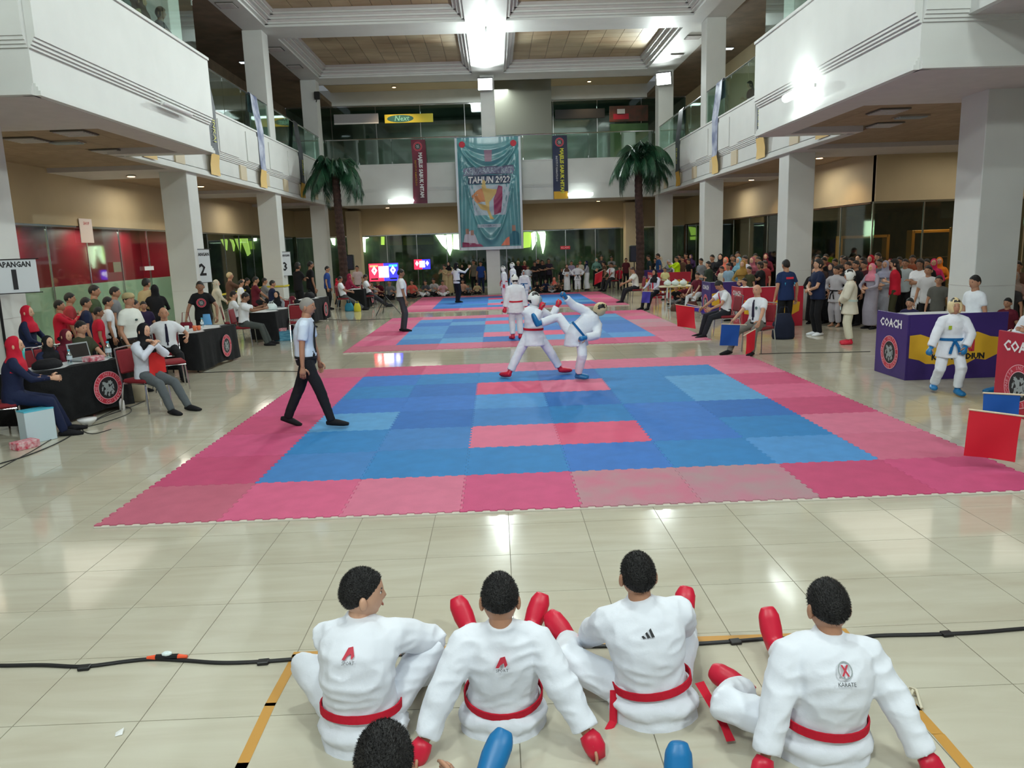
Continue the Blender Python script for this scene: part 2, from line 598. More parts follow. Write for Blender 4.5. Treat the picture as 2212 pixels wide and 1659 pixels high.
# ------------------------------------------------------------------ atrium ceiling
M_PANEL = mat('veined_ceiling_panel', (150, 124, 92), 0.5, rgb2=(196, 180, 146), scale=0.55, detail=7, objrand=0.10, stretch=(0.6, 1.5, 1))
CX = ((-8.1, -1.38), (0.02, 6.4))
CY = ((-1.2, 5.6), (7.1, 13.4), (14.9, 21.45), (22.9, 29.35))
for (x0, x1) in ((-8.95, -8.1), (-1.38, 0.02), (6.4, 7.7)):
    slab(x0, x1, -8, YB + 0.2, ZT, ZT + 0.9, M_WALL)
for (y0, y1) in ((-8, -1.2), (5.6, 7.1), (13.4, 14.9), (21.45, 22.9), (29.35, 30.8)):
    for (x0, x1) in CX:
        slab(x0, x1, y0, y1, ZT, ZT + 0.9, M_WALL)
for ci, (x0, x1) in enumerate(CX):
    for cj, (y0, y1) in enumerate(CY):
        mb = MB()
        for k in range(3):       # stepped frame
            q = 0.13 * (k + 1); za = ZT + 0.07 + 0.12 * k
            a0, a1, b0, b1 = x0 + q - 0.13, x1 - q + 0.13, y0 + q - 0.13, y1 - q + 0.13
            zb = za + 0.06
            mb.box(a0, a1, b0, b0 + 0.11, za, zb); mb.box(a0, a1, b1 - 0.11, b1, za, zb)
            mb.box(a0, a0 + 0.11, b0, b1, za, zb); mb.box(a1 - 0.11, a1, b0, b1, za, zb)
            mb.box(a0, a1, b0 + 0.11, b0 + 0.14, zb, ZT + 0.8, 1); mb.box(a0, a1, b1 - 0.14, b1 - 0.11, zb, ZT + 0.8, 1)
            mb.box(a0 + 0.11, a0 + 0.14, b0, b1, zb, ZT + 0.8, 1); mb.box(a1 - 0.14, a1 - 0.11, b0, b1, zb, ZT + 0.8, 1)
        mb.box(x0, x1, y0, y1, ZT + 0.5, ZT + 0.55, 1)
        cf = struct(mb.build('ceiling', [M_WALL, M_SOFF]))
        if cj < 2: continue
        nx = round((x1 - x0 - 0.8) / 0.66); ny = round((y1 - y0 - 0.8) / 0.66)
        sx = (x1 - x0 - 0.8) / nx; sy = (y1 - y0 - 0.8) / ny
        pm = MB().box(-sx / 2 + 0.008, sx / 2 - 0.008, -sy / 2 + 0.008, sy / 2 - 0.008, 0, 0.02)
        for a in range(nx):
            for b in range(ny):
                cx = x0 + 0.4 + sx * (a + 0.5); cy = y0 + 0.4 + sy * (b + 0.5)
                q = MB().box(cx - sx / 2 + 0.008, cx + sx / 2 - 0.008, cy - sy / 2 + 0.008, cy + sy / 2 - 0.008, ZT + 0.46, ZT + 0.48)
                q.build('ceiling_panel', M_PANEL, cf)
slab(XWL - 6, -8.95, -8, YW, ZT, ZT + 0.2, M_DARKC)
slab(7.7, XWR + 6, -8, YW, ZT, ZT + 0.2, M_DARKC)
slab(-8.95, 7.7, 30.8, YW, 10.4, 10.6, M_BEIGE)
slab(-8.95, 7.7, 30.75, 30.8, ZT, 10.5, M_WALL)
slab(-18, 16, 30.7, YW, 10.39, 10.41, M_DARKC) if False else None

# ------------------------------------------------------------------ walls
def wall(name, x0, x1, y0, y1, z0, z1, ma):
    return struct(MB().box(x0, x1, y0, y1, z0, z1).build(name, ma))
wall('wall_left', XWL - 0.2, XWL, 4.0, YW, 3.05, 4.42, M_BEIGE)
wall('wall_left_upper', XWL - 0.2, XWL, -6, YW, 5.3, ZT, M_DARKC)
wall('wall_left_pier', XWL - 0.2, XWL, 20.0, 21.6, 0, 3.05, M_WALLC)
wall('wall_right', XWR, XWR + 0.2, 15.0, YW, 3.05, 4.42, M_BEIGE)
wall('wall_right_recess', XWR, 16, 14.95, 15.15, 3.05, 4.42, M_BEIGE)
wall('wall_right_far', 15.5, 15.7, -2, 15, 0.0, 4.42, M_BEIGE)
wall('wall_right_upper', XWR, XWR + 0.2, -6, YW, 5.3, ZT, M_BEIGE)
wall('wall_back', XWL, XWR, YW, YW + 0.2, 3.0, 4.42, M_BEIGE)
wall('wall_back_upper', XWL, XWR, YW, YW + 0.2, 9.72, 10.5, M_WALL)

# shops behind the glass: dark rooms with glowing daylight patches put on their far walls
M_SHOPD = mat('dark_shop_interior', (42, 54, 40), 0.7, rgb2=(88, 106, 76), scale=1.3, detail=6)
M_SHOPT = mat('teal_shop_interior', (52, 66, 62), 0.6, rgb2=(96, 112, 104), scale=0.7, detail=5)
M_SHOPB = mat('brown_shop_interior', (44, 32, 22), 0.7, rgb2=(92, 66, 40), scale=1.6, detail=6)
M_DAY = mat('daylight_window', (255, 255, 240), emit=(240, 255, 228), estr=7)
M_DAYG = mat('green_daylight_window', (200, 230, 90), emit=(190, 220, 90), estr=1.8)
def shop(name, x0, x1, y0, y1, z0, z1, ma):
    mb = MB()
    t = 0.1
    mb.box(x0, x1, y1, y1 + t, z0, z1); mb.box(x0 - t, x0, y0, y1, z0, z1); mb.box(x1, x1 + t, y0, y1, z0, z1)
    mb.box(x0, x1, y0, y1, z1, z1 + t)
    mb.box(x0, x1, y0, y1, z0 - 0.02, z0 + 0.004)
    return struct(mb.build(name, ma))
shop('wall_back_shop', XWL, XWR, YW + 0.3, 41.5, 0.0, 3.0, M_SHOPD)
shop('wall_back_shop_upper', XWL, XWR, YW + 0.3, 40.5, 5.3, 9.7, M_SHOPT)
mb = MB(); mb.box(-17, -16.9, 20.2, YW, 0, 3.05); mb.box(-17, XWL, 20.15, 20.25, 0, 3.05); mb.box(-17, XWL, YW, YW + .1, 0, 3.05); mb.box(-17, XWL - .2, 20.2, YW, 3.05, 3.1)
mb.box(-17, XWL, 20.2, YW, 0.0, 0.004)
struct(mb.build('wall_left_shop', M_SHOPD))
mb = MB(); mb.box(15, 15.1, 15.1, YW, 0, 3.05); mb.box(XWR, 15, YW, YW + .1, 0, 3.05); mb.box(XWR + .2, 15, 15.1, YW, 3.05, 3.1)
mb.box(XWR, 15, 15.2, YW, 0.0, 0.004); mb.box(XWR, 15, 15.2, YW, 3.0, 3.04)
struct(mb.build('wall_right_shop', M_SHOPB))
# glazed fronts, pane by pane
wn = [0]
def front(p0, p1, z0, z1, n, M=None, gl=None):
    wn[0] += 1
    p0 = Vector((p0[0], p0[1], 0)); p1 = Vector((p1[0], p1[1], 0))
    u = (p1 - p0); L = u.length; u.normalize(); nn = Vector((-u.y, u.x, 0))
    Mx = Matrix(((u.x, nn.x, 0, p0.x), (u.y, nn.y, 0, p0.y), (0, 0, 1, 0), (0, 0, 0, 1)))
    mb = MB(Mx)
    s = L / n
    mb.box(0, L, -0.03, 0.03, z1 - 0.05, z1); mb.box(0, L, -0.03, 0.03, z0, z0 + 0.05)
    w_ = struct(mb.build('window_%d' % wn[0], M_CHROME))
    for i in range(n):
        MB(Mx).box(i * s + 0.012, (i + 1) * s - 0.012, -0.006, 0.006, z0 + 0.05, z1 - 0.05).build('pane', gl or M_GLASSS, w_)
        MB(Mx).box(i * s - 0.018, i * s + 0.018, -0.02, 0.02, z0 + 0.05, z1 - 0.05).build('mullion', M_CHROME, w_)
    return w_
front((XWL, YW + 0.1), (XWR, YW + 0.1), 0, 3.0, 13)
front((XWL, YW + 0.1), (XWR, YW + 0.1), 5.3, 9.7, 9)
front((XWL - 0.1, 21.6), (XWL - 0.1, YW), 0, 3.05, 8)
front((XWR + 0.1, YW), (XWR + 0.1, 15.1), 0, 3.05, 10)
front((XWR, 15.05), (15.4, 15.05), 0, 3.05, 4)
# ------------------------------------------------------------------ things on the floor
def G(px, py, z=0.0):
    d = C_R * ((px - 1106) / FPX) + C_U * ((829.5 - py) / FPX) + C_F
    return CAM + d * ((z - CAM.z) / d.z)
def AT(px, py, Y):
    d = C_R * ((px - 1106) / FPX) + C_U * ((829.5 - py) / FPX) + C_F
    return CAM + d * ((Y - CAM.y) / d.y)

M_RED = mat('print_red', (190, 40, 62), 0.6)
M_PINKW = mat('print_pale_pink', (225, 170, 180), 0.6)
M_WHITE = mat('print_white', (232, 232, 232), 0.6)
M_GREY = mat('print_grey', (150, 158, 160), 0.6)
M_INK = mat('print_black', (24, 24, 28), 0.6)
M_YEL = mat('print_yellow', (220, 170, 40), 0.6)
_gl = {}
def emblem_mesh(r, ring=M_RED, lett=M_PINKW, lettering=True):
    """round club emblem in the xy plane, facing +z"""
    mb = MB()
    n = 40
    def annulus(ra, rb, z, m):
        vs = []
        for k in range(n):
            a = 2 * math.pi * k / n
            vs += [(ra * math.cos(a), ra * math.sin(a), z), (rb * math.cos(a), rb * math.sin(a), z)]
        mb.add(vs, [(2 * k, 2 * k + 1, (2 * k + 3) % (2 * n), (2 * k + 2) % (2 * n)) for k in range(n)], m)
    annulus(0.66 * r, r, 0.001, 0)
    annulus(0.66 * r, 0.70 * r, 0.0018, 1); annulus(0.965 * r, r, 0.0018, 1)
    mb.add([(0.66 * r * math.cos(2 * math.pi * k / n), 0.66 * r * math.sin(2 * math.pi * k / n), 0.0005) for k in range(n)], [tuple(range(n))], 2)
    if lettering:
        S = 'INSTITUT KARATE-DO INDONESIA '
        for k, ch in enumerate(S):
            if ch == ' ': continue
            if ch not in _gl: _gl[ch] = text_geo(ch, 1.0)
            v, f = _gl[ch]
            a = math.pi / 2 + 0.3 - k * 2 * math.pi / len(S)
            q = 0.26 * r
            vs = []
            for x, y in v:
                X, Y = x * q, y * q
                rr = 0.83 * r + Y
                vs.append((rr * math.cos(a) + X * math.sin(a), rr * math.sin(a) - X * math.cos(a), 0.003))
            mb.add(vs, f, 1)
    rnd = random.Random(3)
    shapes = [((-.1, .12), (.22, .3), .3), ((.16, .3), (.2, .16), -.5), ((-.28, .3), (.12, .16), .8), ((.1, -.1), (.3, .2), .6),
              ((-.2, -.22), (.14, .26), -.3), ((.28, -.3), (.2, .12), .9), ((0, -.42), (.1, .14), 0), ((.34, .05), (.08, .22), .2), ((-.4, 0), (.08, .2), -.2)]
    for (cx, cy), (a, b), ro in shapes:
        vs = []
        for k in range(11):
            t = 2 * math.pi * k / 11
            q = 1 if k % 2 else 0.62
            x, y = a * q * math.cos(t), b * q * math.sin(t)
            vs.append((r * (cx + x * math.cos(ro) - y * math.sin(ro)), r * (cy + x * math.sin(ro) + y * math.cos(ro)), 0.002 + rnd.random() * 0.0008))
        mb.add(vs, [tuple(range(11))], 3)
    return mb.mesh('emblem', [ring, lett, M_INK, M_GREY if ring is M_RED else M_WHITE])
EM = {}
def emblem(parent, loc, rot, r, lettering=True):
    k = (round(r, 3), lettering)
    if k not in EM: EM[k] = emblem_mesh(r, lettering=lettering)
    return link('emblem', EM[k], parent, loc, rot)

# competition mats, laid tile by tile
PINKS = [mat('mat_pink_%d' % i, c, 0.75, var=0.05, scale=5, bump=0.25, bscale=220, spec=0.3) for i, c in enumerate(
    ((206, 92, 130), (200, 104, 132), (190, 72, 112), (206, 112, 140), (186, 96, 118), (198, 78, 122)))]
FADED = [mat('mat_faded_%d' % i, c, 0.75, var=0.06, scale=3, bump=0.25, bscale=220, spec=0.3, rgb2=c2) for i, (c, c2) in enumerate(
    (((176, 132, 140), (192, 112, 134)), ((184, 120, 138), (170, 136, 142))))]
REDS = [mat('mat_red', (212, 84, 118), 0.75, bump=0.25, bscale=220, spec=0.3, var=0.04), mat('mat_salmon', (214, 110, 140), 0.75, bump=0.25, bscale=220, spec=0.3, var=0.04)]
BLUES = [mat('mat_blue_%d' % i, c, 0.75, var=0.06, scale=5, bump=0.25, bscale=220, spec=0.3) for i, c in enumerate(
    ((50, 112, 190), (42, 122, 184), (74, 140, 200), (60, 122, 186), (40, 104, 178), (86, 150, 200)))]
M_MATEDGE = mat('mat_edge_cream', (214, 208, 196), 0.8)
def jig(s=0.5, d=0.022, n=8):
    def pat(t):
        return d if int(t * 2 * n) % 2 else 0.0
    pts = []
    K = 2 * n
    for i in range(K):
        a, b = i / K, (i + 1) / K
        o_ = pat((a + b) / 2); sl = 0.004
        pts += [(a + sl - 0.5, -0.5 + o_), (b - sl - 0.5, -0.5 + o_)]
    bot = pts
    right = [(0.5 + (y + 0.5), x) for x, y in bot]
    top = [(x, 0.5 + (y + 0.5)) for x, y in reversed(bot)]
    left = [(-0.5 + (y + 0.5), x) for x, y in reversed(bot)]
    return bot + right + top + left
_poly = jig()
mb = MB()
n_ = len(_poly)
q_ = 0.9975
vs = [(x * q_, y * q_, 0.0) for x, y in _poly] + [(x * q_, y * q_, 0.017) for x, y in _poly] + [(x * q_, y * q_, 0.025) for x, y in _poly]
mb.add(vs, [(i, (i + 1) % n_, n_ + (i + 1) % n_, n_ + i) for i in range(n_)], 1)
mb.add(vs[n_:], [(i, (i + 1) % n_, n_ + (i + 1) % n_, n_ + i) for i in range(n_)] + [tuple(range(n_, 2 * n_))], 0)
mb.box(-0.5, 0.5, -0.5, 0.5, 0.001, 0.0125, 1)
mat_tile = mb.mesh('mat_tile', [PINKS[0], M_MATEDGE])
def setm(o, i, ma):
    o.material_slots[i].link = 'OBJECT'
    o.material_slots[i].material = ma
MATS = ((0.0, 'nearest karate mat, pink border around blue tiles with two pink bars'),
        (10.3, 'middle karate mat, pink and blue tiles, second ring from the front'),
        (20.5, 'farthest karate mat, pink and blue tiles before the centre pillar'))
for k, (y0, lab) in enumerate(MATS):
    t = thing('competition_mat', lab, 'mat', (0, y0, 0), 0, 'jigsaw foam mats of the three rings')
    rr = random.Random(k + 5)
    for i in range(8):
        for j in range(8):
            o = link('mat_tile', mat_tile, t, (-3.5 + i, 0.5 + j, 0.0005))
            if 1 <= i <= 6 and 1 <= j <= 6:
                if j in (2, 5) and i in (3, 4):
                    ma = REDS[(i + j) % 2]
                else:
                    ma = rr.choice(BLUES)
            else:
                ma = rr.choice(PINKS)
                if j == 0 and i in (4, 5) and k == 0: ma = FADED[i - 4]
                if k == 1 and i == 7 and j in (3, 4): ma = FADED[j - 3]
            setm(o, 0, ma)

# banquet chair
M_CUSH = mat('dark_red_upholstery', (128, 22, 34), 0.75, bump=0.2, bscale=200)
def make_chair(label, loc, rotz, group='red banquet chairs around the rings'):
    t = thing('banquet_chair', label, 'chair', loc, rotz, group)
    MB().bbox(-0.21, 0.21, -0.2, 0.22, 0.43, 0.49, 0.02).build('seat', M_CUSH, t)
    mb = MB(Matrix.Translation((0, -0.22, 0.56)) @ Matrix.Rotation(R(10), 4, 'X'))
    mb.bbox(-0.2, 0.2, -0.02, 0.025, 0, 0.34, 0.02); mb.build('backrest', M_CUSH, t)
    for sx in (-1, 1):
        mb = MB(); mb.tube([(sx * 0.2, 0.2, 0.44), (sx * 0.215, 0.23, 0.0)], 0.012, 6); mb.build('leg', M_CHROME, t)
        mb = MB(); mb.tube([(sx * 0.215, -0.275, 0.92), (sx * 0.215, -0.24, 0.6), (sx * 0.21, -0.2, 0.42), (sx * 0.22, -0.28, 0.0)], 0.012, 6); mb.build('leg', M_CHROME, t)
    mb = MB(); mb.tube([(-0.21, 0.21, 0.425), (0.21, 0.21, 0.425), (0.21, -0.21, 0.425), (-0.21, -0.21, 0.425), (-0.21, 0.21, 0.425)], 0.011, 6)
    mb.tube([(-0.215, -0.275, 0.92), (0, -0.28, 0.935), (0.215, -0.275, 0.92)], 0.012, 6)
    mb.build('frame', M_CHROME, t)
    return t
CH0 = None
def chair(x, y, facing, label):
    """facing: direction the sitter looks, degrees (0 = away from the camera, 90 = left)"""
    global CH0
    if CH0 is None:
        CH0 = make_chair(label, (x, y, 0), R(facing)); return CH0
    return dup(CH0, (x, y, 0), R(facing), label)

# judges' tables under black cloths
M_CLOTH = mat('black_cloth', (26, 27, 29), 0.85, var=0.15, scale=6, bump=0.3, bscale=40, spec=0.2)
M_TOP = mat('white_table_top', (205, 208, 210), 0.5)
def judge_table(loc, rotz, L, W, label, H=0.74, overhang=0.02, seed=1, emb=None, er=0.24, bare=0.28):
    """long side along local x; front is -y"""
    t = thing('judge_table', label, 'table', loc, rotz, 'judge tables under black cloths')
    MB().box(-L / 2, L / 2, -W / 2, W / 2, H - 0.035, H).build('tabletop', M_TOP, t)
    for sx in (-1, 1):
        for sy in (-1, 1):
            MB().tube([(sx * (L / 2 - 0.08), sy * (W / 2 - 0.07), H - 0.04), (sx * (L / 2 - 0.08), sy * (W / 2 - 0.07), 0)], 0.013, 6).build('leg', M_BLACK, t)
    # cloth: front and both ends, folded over the front of the top
    rr = random.Random(seed)
    path = [(-L / 2, W / 2)] + [(-L / 2, W / 2 - W * k / 8) for k in range(1, 9)] + [(-L / 2 + L * k / 30, -W / 2) for k in range(1, 31)] + [(L / 2, -W / 2 + W * k / 8) for k in range(1, 9)]
    mb = MB(); rows = 9; vs = []
    ph = rr.random() * 6
    for i, (x, y) in enumerate(path):
        nx = (-1 if x <= -L / 2 + 1e-6 else (1 if x >= L / 2 - 1e-6 else 0)); ny = -1 if y <= -W / 2 + 1e-6 else 0
        s_ = i * 0.09
        for k in range(rows):
            q = k / (rows - 1)
            wv = (math.sin(s_ * 9 + ph) + 0.6 * math.sin(s_ * 21 + ph * 2)) * 0.014 * q
            zz = H + 0.006 - q * (H - 0.03 - 0.04 * (math.sin(s_ * 3 + ph) * 0.5 + 0.5))
            vs.append((x + nx * (overhang + 0.03 * q + wv), y + ny * (overhang + 0.03 * q + wv), zz))
    n = len(path)
    fs = [(i * rows + k, (i + 1) * rows + k, (i + 1) * rows + k + 1, i * rows + k + 1) for i in range(n - 1) for k in range(rows - 1)]
    mb.add(vs, fs)
    # part of the cloth lying on the top
    a = []
    for i in range(31):
        x = -L / 2 - overhang + (L + 2 * overhang) * i / 30
        a.append((x, -W / 2 - overhang, H + 0.006)); a.append((x, -W / 2 + bare * W * (0.6 + 0.5 * math.sin(i * 0.5 + ph)), H + 0.006))
    mb.add(a, [(2 * i, 2 * i + 2, 2 * i + 3, 2 * i + 1) for i in range(30)])
    tc_ = mb.build('tablecloth', M_CLOTH, t, smooth=True)
    if emb is not None:
        emblem(tc_, (emb, -W / 2 - overhang - 0.055, H * 0.5), FRONT, er)
    return t

# ring 1 table: its front runs obliquely along the left edge of the floor
d1 = math.atan2(5.15 - 3.35, -6.22 + 6.98)
def tb(px, py, L, W, ang, **k):
    return None
judge_table((-6.70, 4.55, 0), R(67), 1.55, 0.6, 'black-clothed judge table nearest the camera on the left, laptop on it', seed=2, emb=0.38, er=0.235)
judge_table((-6.55, 9.2, 0), R(86), 1.75, 0.62, 'black-clothed judge table behind the seated woman in the red scarf', seed=3, emb=0.25, er=0.225)
judge_table((-6.45, 13.9, 0), R(86), 1.7, 0.62, 'black-clothed judge table with a blue box on the floor before it', seed=4, emb=0.2, er=0.225)
judge_table((-6.55, 18.3, 0), R(86), 1.7, 0.62, 'black-clothed judge table in front of the third left pillar, black bag on it', seed=5, emb=0.3, er=0.225)
judge_table((-5.95, 23.9, 0), R(86), 1.7, 0.62, 'black-clothed judge table farthest back on the left, below the palm', seed=6, emb=0.3, er=0.225)

# coach booths
def booth(Y, base, label, x0=5.42, hb=0.98, txt='INKAI', W=1.5):
    t = thing('coach_booth', label, 'booth', (x0, Y, 0), 0, 'coach booths on the right')
    D = 0.92
    sp = MB().bbox(0, 0.03, 0, D, 0, hb, 0.004).build('side_panel', base, t)
    fp = MB().bbox(0.031, W, 0, 0.03, 0, hb, 0.004).build('front_panel', base, t)
    MB().box(0.03, W, 0.03, D - 0.25, hb - 0.06, hb - 0.03).build('counter_top', M_TOP, t)
    text('COACH', 0.17, M_WHITE, sp, (-0.003, D * 0.52, hb * 0.83), TOL, sx=1.05, bold=0.006)
    emblem(sp, (-0.004, D * 0.52, hb * 0.37), TOL, 0.26)
    # yellow brush splash with lettering on the front
    rr = random.Random(int(Y * 7))
    up = [(0.04, 0.67), (0.2, 0.68), (0.42, 0.6), (0.6, 0.56), (0.75, 0.57), (0.86, 0.66), (1.05, 0.70), (1.25, 0.62), (1.42, 0.6)]
    lo = [(1.4, 0.36), (1.2, 0.28), (1.05, 0.3), (0.88, 0.2), (0.7, 0.22), (0.55, 0.17), (0.42, 0.24), (0.3, 0.23), (0.2, 0.31), (0.04, 0.33)]
    pts = [(x, z + rr.uniform(-.012, .012)) for x, z in up + lo]
    mb = MB(); mb.add([(x, -0.003, z) for x, z in reversed(pts)], [tuple(range(len(pts)))])
    mb.build('splash_print', M_YEL, fp)
    text(txt, 0.22, M_RED, fp, (0.75, -0.006, 0.49), FRONT, sx=0.95, bold=0.012)
    text('KOTA MADIUN', 0.115, M_INK, fp, (0.78, -0.006, 0.335), FRONT, bold=0.006)
    return t
M_PURP = mat('purple_booth_print', (58, 36, 110), 0.45, var=0.12, scale=1.2)
M_CRIM = mat('crimson_booth_print', (172, 28, 52), 0.45, var=0.12, scale=1.2)
booth(5.05, M_PURP, 'purple coach booth beside the nearest right pillar, child leaning on it')
booth(2.1, M_CRIM, 'crimson coach booth cut by the right edge of the picture')
booth(12.6, M_CRIM, 'crimson coach booth behind the seated bald referee')
booth(15.45, M_PURP, 'purple coach booth behind the seated referee with the lowered head')
booth(23.5, M_CRIM, 'crimson coach booth behind the boy in pale yellow')
booth(26.6, M_PURP, 'purple coach booth farthest back beside the right palm')

# folding table on the right
t = thing('folding_table', 'cream folding table with white plastic bags between the right-hand booths', 'table', (5.35, 18.6, 0), 0)
MB().bbox(-0.75, 0.85, -0.35, 0.35, 0.71, 0.745, 0.008).build('tabletop', mat('cream_laminate', (214, 206, 170), 0.4), t)
for sx in (-0.35, 0.35):
    mb = MB(); mb.tube([(sx, 0, 0.71), (sx, 0, 0.04)], 0.025, 8); mb.tube([(sx, -0.3, 0.02), (sx, 0.3, 0.02)], 0.02, 8); mb.build('leg', mat('white_steel', (205, 210, 212), 0.35), t)
rr = random.Random(4)
M_BAG = mat('white_plastic_bag', (222, 236, 236), 0.3, bump=0.8, bscale=18)
for k, (dx, nm) in enumerate(((-0.45, 'leftmost white plastic bag on the cream folding table'), (-0.2, 'middle white plastic bag on the cream folding table'), (0.06, 'rightmost white plastic bag on the cream folding table'))):
    mb = MB(); mb.ball((0, 0, 0.085), (0.13, 0.12, 0.09), 12, 8); mb.tube([(0, 0, 0.14), (0.02, 0, 0.2)], [0.02, 0.05], 7)
    tag(mb.build('plastic_bag', M_BAG, None, True, (5.35 + dx, 18.55, 0.745)), nm, 'bag', 'white plastic bags on the folding table')

# floor tape and cables
M_TAPE = mat('brown_floor_tape', (190, 140, 62), 0.55)
def tape(pts, label, wd=0.052):
    mb = MB()
    for a, b in zip(pts[:-1], pts[1:]):
        a = Vector(a); b = Vector(b); d_ = (b - a).normalized(); n = Vector((-d_.y, d_.x, 0)) * wd / 2
        a = a - d_ * 0.02; b = b + d_ * 0.02
        mb.add([a - n + Vector((0, 0, .0015)), b - n + Vector((0, 0, .0015)), b + n + Vector((0, 0, .0015)), a + n + Vector((0, 0, .0015))], [(0, 1, 2, 3)])
    return tag(mb.build('floor_tape', M_TAPE), label, 'tape', 'brown tape lines on the tiles')
tape([G(640, 1418), G(585, 1520)], 'brown floor tape running from the cable towards the lower left corner')
tape([G(583, 1524), G(522, 1655), G(480, 1740)], 'worn brown tape at the bottom edge left of the boys')
tape([G(640, 1414), G(1180, 1392), G(1815, 1370)], 'long brown tape line behind the cable and the seated boys')
tape([G(1820, 1362), G(1850, 1398), G(1975, 1530), G(2020, 1580)], 'brown tape running past the right shoulder of the rightmost boy')
tape([G(2032, 1592), G(2100, 1672), G(2160, 1740)], 'last piece of brown tape in the lower right corner')
M_CABLE = mat('black_cable', (20, 20, 22), 0.5)
def cable(pix, label, r=0.006, second=None, wob=0.0):
    mb = MB()
    P_ = [G(*p) for p in pix]
    out = []
    for i in range(len(P_) - 1):
        p0 = P_[max(0, i - 1)]; p1 = P_[i]; p2 = P_[i + 1]; p3 = P_[min(len(P_) - 1, i + 2)]
        for k in range(6):
            u = k / 6
            q = 0.5 * ((2 * p1) + (p2 - p0) * u + (2 * p0 - 5 * p1 + 4 * p2 - p3) * u * u + (3 * p1 - p0 - 3 * p2 + p3) * u ** 3)
            out.append(Vector((q.x, q.y, r + 0.001)))
    out.append(Vector((P_[-1].x, P_[-1].y, r + 0.001)))
    mb.tube(out, r, 6)
    if second:
        mb.tube([p + Vector((0.004 * math.sin(i * .6), second, 0)) for i, p in enumerate(out)], r, 6)
    return tag(mb.build('floor_cable', M_CABLE, smooth=True), label, 'cable')
cable([(-60, 1440), (0, 1442), (90, 1441), (180, 1444), (270, 1433), (330, 1428), (400, 1431), (480, 1436), (570, 1433), (680, 1425), (820, 1420), (950, 1414), (1100, 1406), (1200, 1402), (1300, 1400), (1480, 1396), (1590, 1389), (1680, 1383), (1830, 1384), (1900, 1377), (1990, 1375), (2100, 1371), (2212, 1362), (2300, 1356)],
      'thick black cable crossing the whole floor in front of the boys', 0.0075, 0.011)
for px, py, lab in ((183, 1446, 'black cable clip at the far left of the front cable'), (569, 1434, 'black cable clip just left of the first seated boy'), (949, 1415, 'black cable clip between the first and second seated boys'), (1588, 1390, 'black cable clip left of the upright red foot guard'), (2045, 1373, 'pale cable clip on the right stretch of the front cable')):
    p = G(px, py)
    tag(MB().bbox(-0.03, 0.03, -0.022, 0.022, 0, 0.02, 0.004).build('cable_clip', M_BLACK, None, False, (p.x, p.y, 0.001), (0, 0, 0.1)), lab, 'clip', 'cable clips on the front cable')
p = G(362, 1426)
t = thing('cable_connector', 'cable joint with two orange ends taped on the front cable', 'connector', (p.x, p.y, 0.004), -0.02)
MB().tube([(-0.06, 0, 0.016), (0.06, 0, 0.016)], 0.016, 8).build('sleeve', M_BLACK, t)
for s_ in (-1, 1):
    MB().tube([(s_ * 0.06, 0, 0.015), (s_ * 0.11, 0, 0.013)], [0.015, 0.009], 8).build('orange_end', mat('orange_plastic', (240, 90, 50), 0.5), t)
mb = MB(); mb.ball((0.0, 0.0, 0.035), (0.03, 0.02, 0.012), 8, 5); mb.build('clear_tape', M_BAG, t)
cable([(0, 1003), (60, 985), (120, 960), (165, 935), (215, 905), (270, 885), (310, 868)], 'black cable from under the nearest judge table to the seated woman', 0.006, 0.03)
cable([(0, 1012), (70, 975), (140, 935), (220, 915), (280, 893), (275, 880), (235, 893), (180, 925), (200, 938), (240, 928)], 'loose loops of cable before the nearest judge table', 0.005)
cable([(430, 806), (520, 803), (640, 803), (760, 806)], 'thin cable running from the second judge table behind the walking referee', 0.006)
cable([(700, 690), (760, 692), (820, 690), (860, 688)], 'thin cable from the fourth judge table to the scoreboard stand', 0.006)
cable([(1640, 765), (1720, 763), (1800, 762), (1880, 760)], 'thin cable on the floor left of the purple coach booth', 0.006)
# white plastic strap scrap and paper bits
mb = MB()
for k in range(5):
    a = G(1935 + k * 8, 1490 + (k % 2) * 30); b = G(1955 + k * 9, 1535 - (k % 2) * 30)
    mb.tube([(a.x, a.y, 0.01), ((a.x + b.x) / 2, (a.y + b.y) / 2, 0.05), (b.x, b.y, 0.01)], [0.008] * 3, 5)
tag(mb.build('rope_scrap', mat('cream_rope', (205, 198, 176), 0.8)), 'tangle of cream cord on the floor right of the last boy', 'cord')
p = G(248, 1592)
mb = MB(); mb.add([(0, 0, 0.002), (0.03, 0.01, 0.004), (0.025, 0.04, 0.02), (-0.01, 0.03, 0.003)], [(0, 1, 2, 3)])
tag(mb.build('paper_scrap', M_WHITE, None, False, p), 'tiny white paper scrap on the tiles at the lower left', 'paper')
# ------------------------------------------------------------------ banners
def bannerdrape(x, z, x0, x1, z0, z1):
    """sagging folds of the big banner; returns offset along -Y"""
    u = (x - (x0 + x1) / 2) / ((x1 - x0) / 2); v = (z1 - z) / (z1 - z0)
    d = 0.0
    au = min(1.0, abs(u))
    for k, (c, a) in enumerate(((0.10, .10), (0.20, .13), (0.30, .18), (0.44, .08), (0.60, .09), (0.74, .10), (0.90, .13))):
        cy = c * (1 - au ** 1.9) + 0.01
        wd = 0.030 * (1 - 0.55 * au)
        d += a * math.exp(-((v - cy) / wd) ** 2) * (1 - au ** 4)
    d += 0.045 * math.sin(au * 26 - 3.0 * v) * au ** 1.5 * (0.5 + v)
    return d * 0.8
M_TEAL = mat('teal_banner_cloth', (98, 162, 170), 0.25, rgb2=(80, 132, 142), scale=0.8, spec=0.6)
M_BORD = mat('pale_banner_border', (214, 222, 230), 0.4)
bx0, bx1, bz0, bz1, bY = -2.28, 0.68, 2.05, 7.02, 29.38
t = thing('event_banner', 'large teal event banner reading TAHUN 2022, hanging on the centre pillar', 'banner', (0, bY, 0))
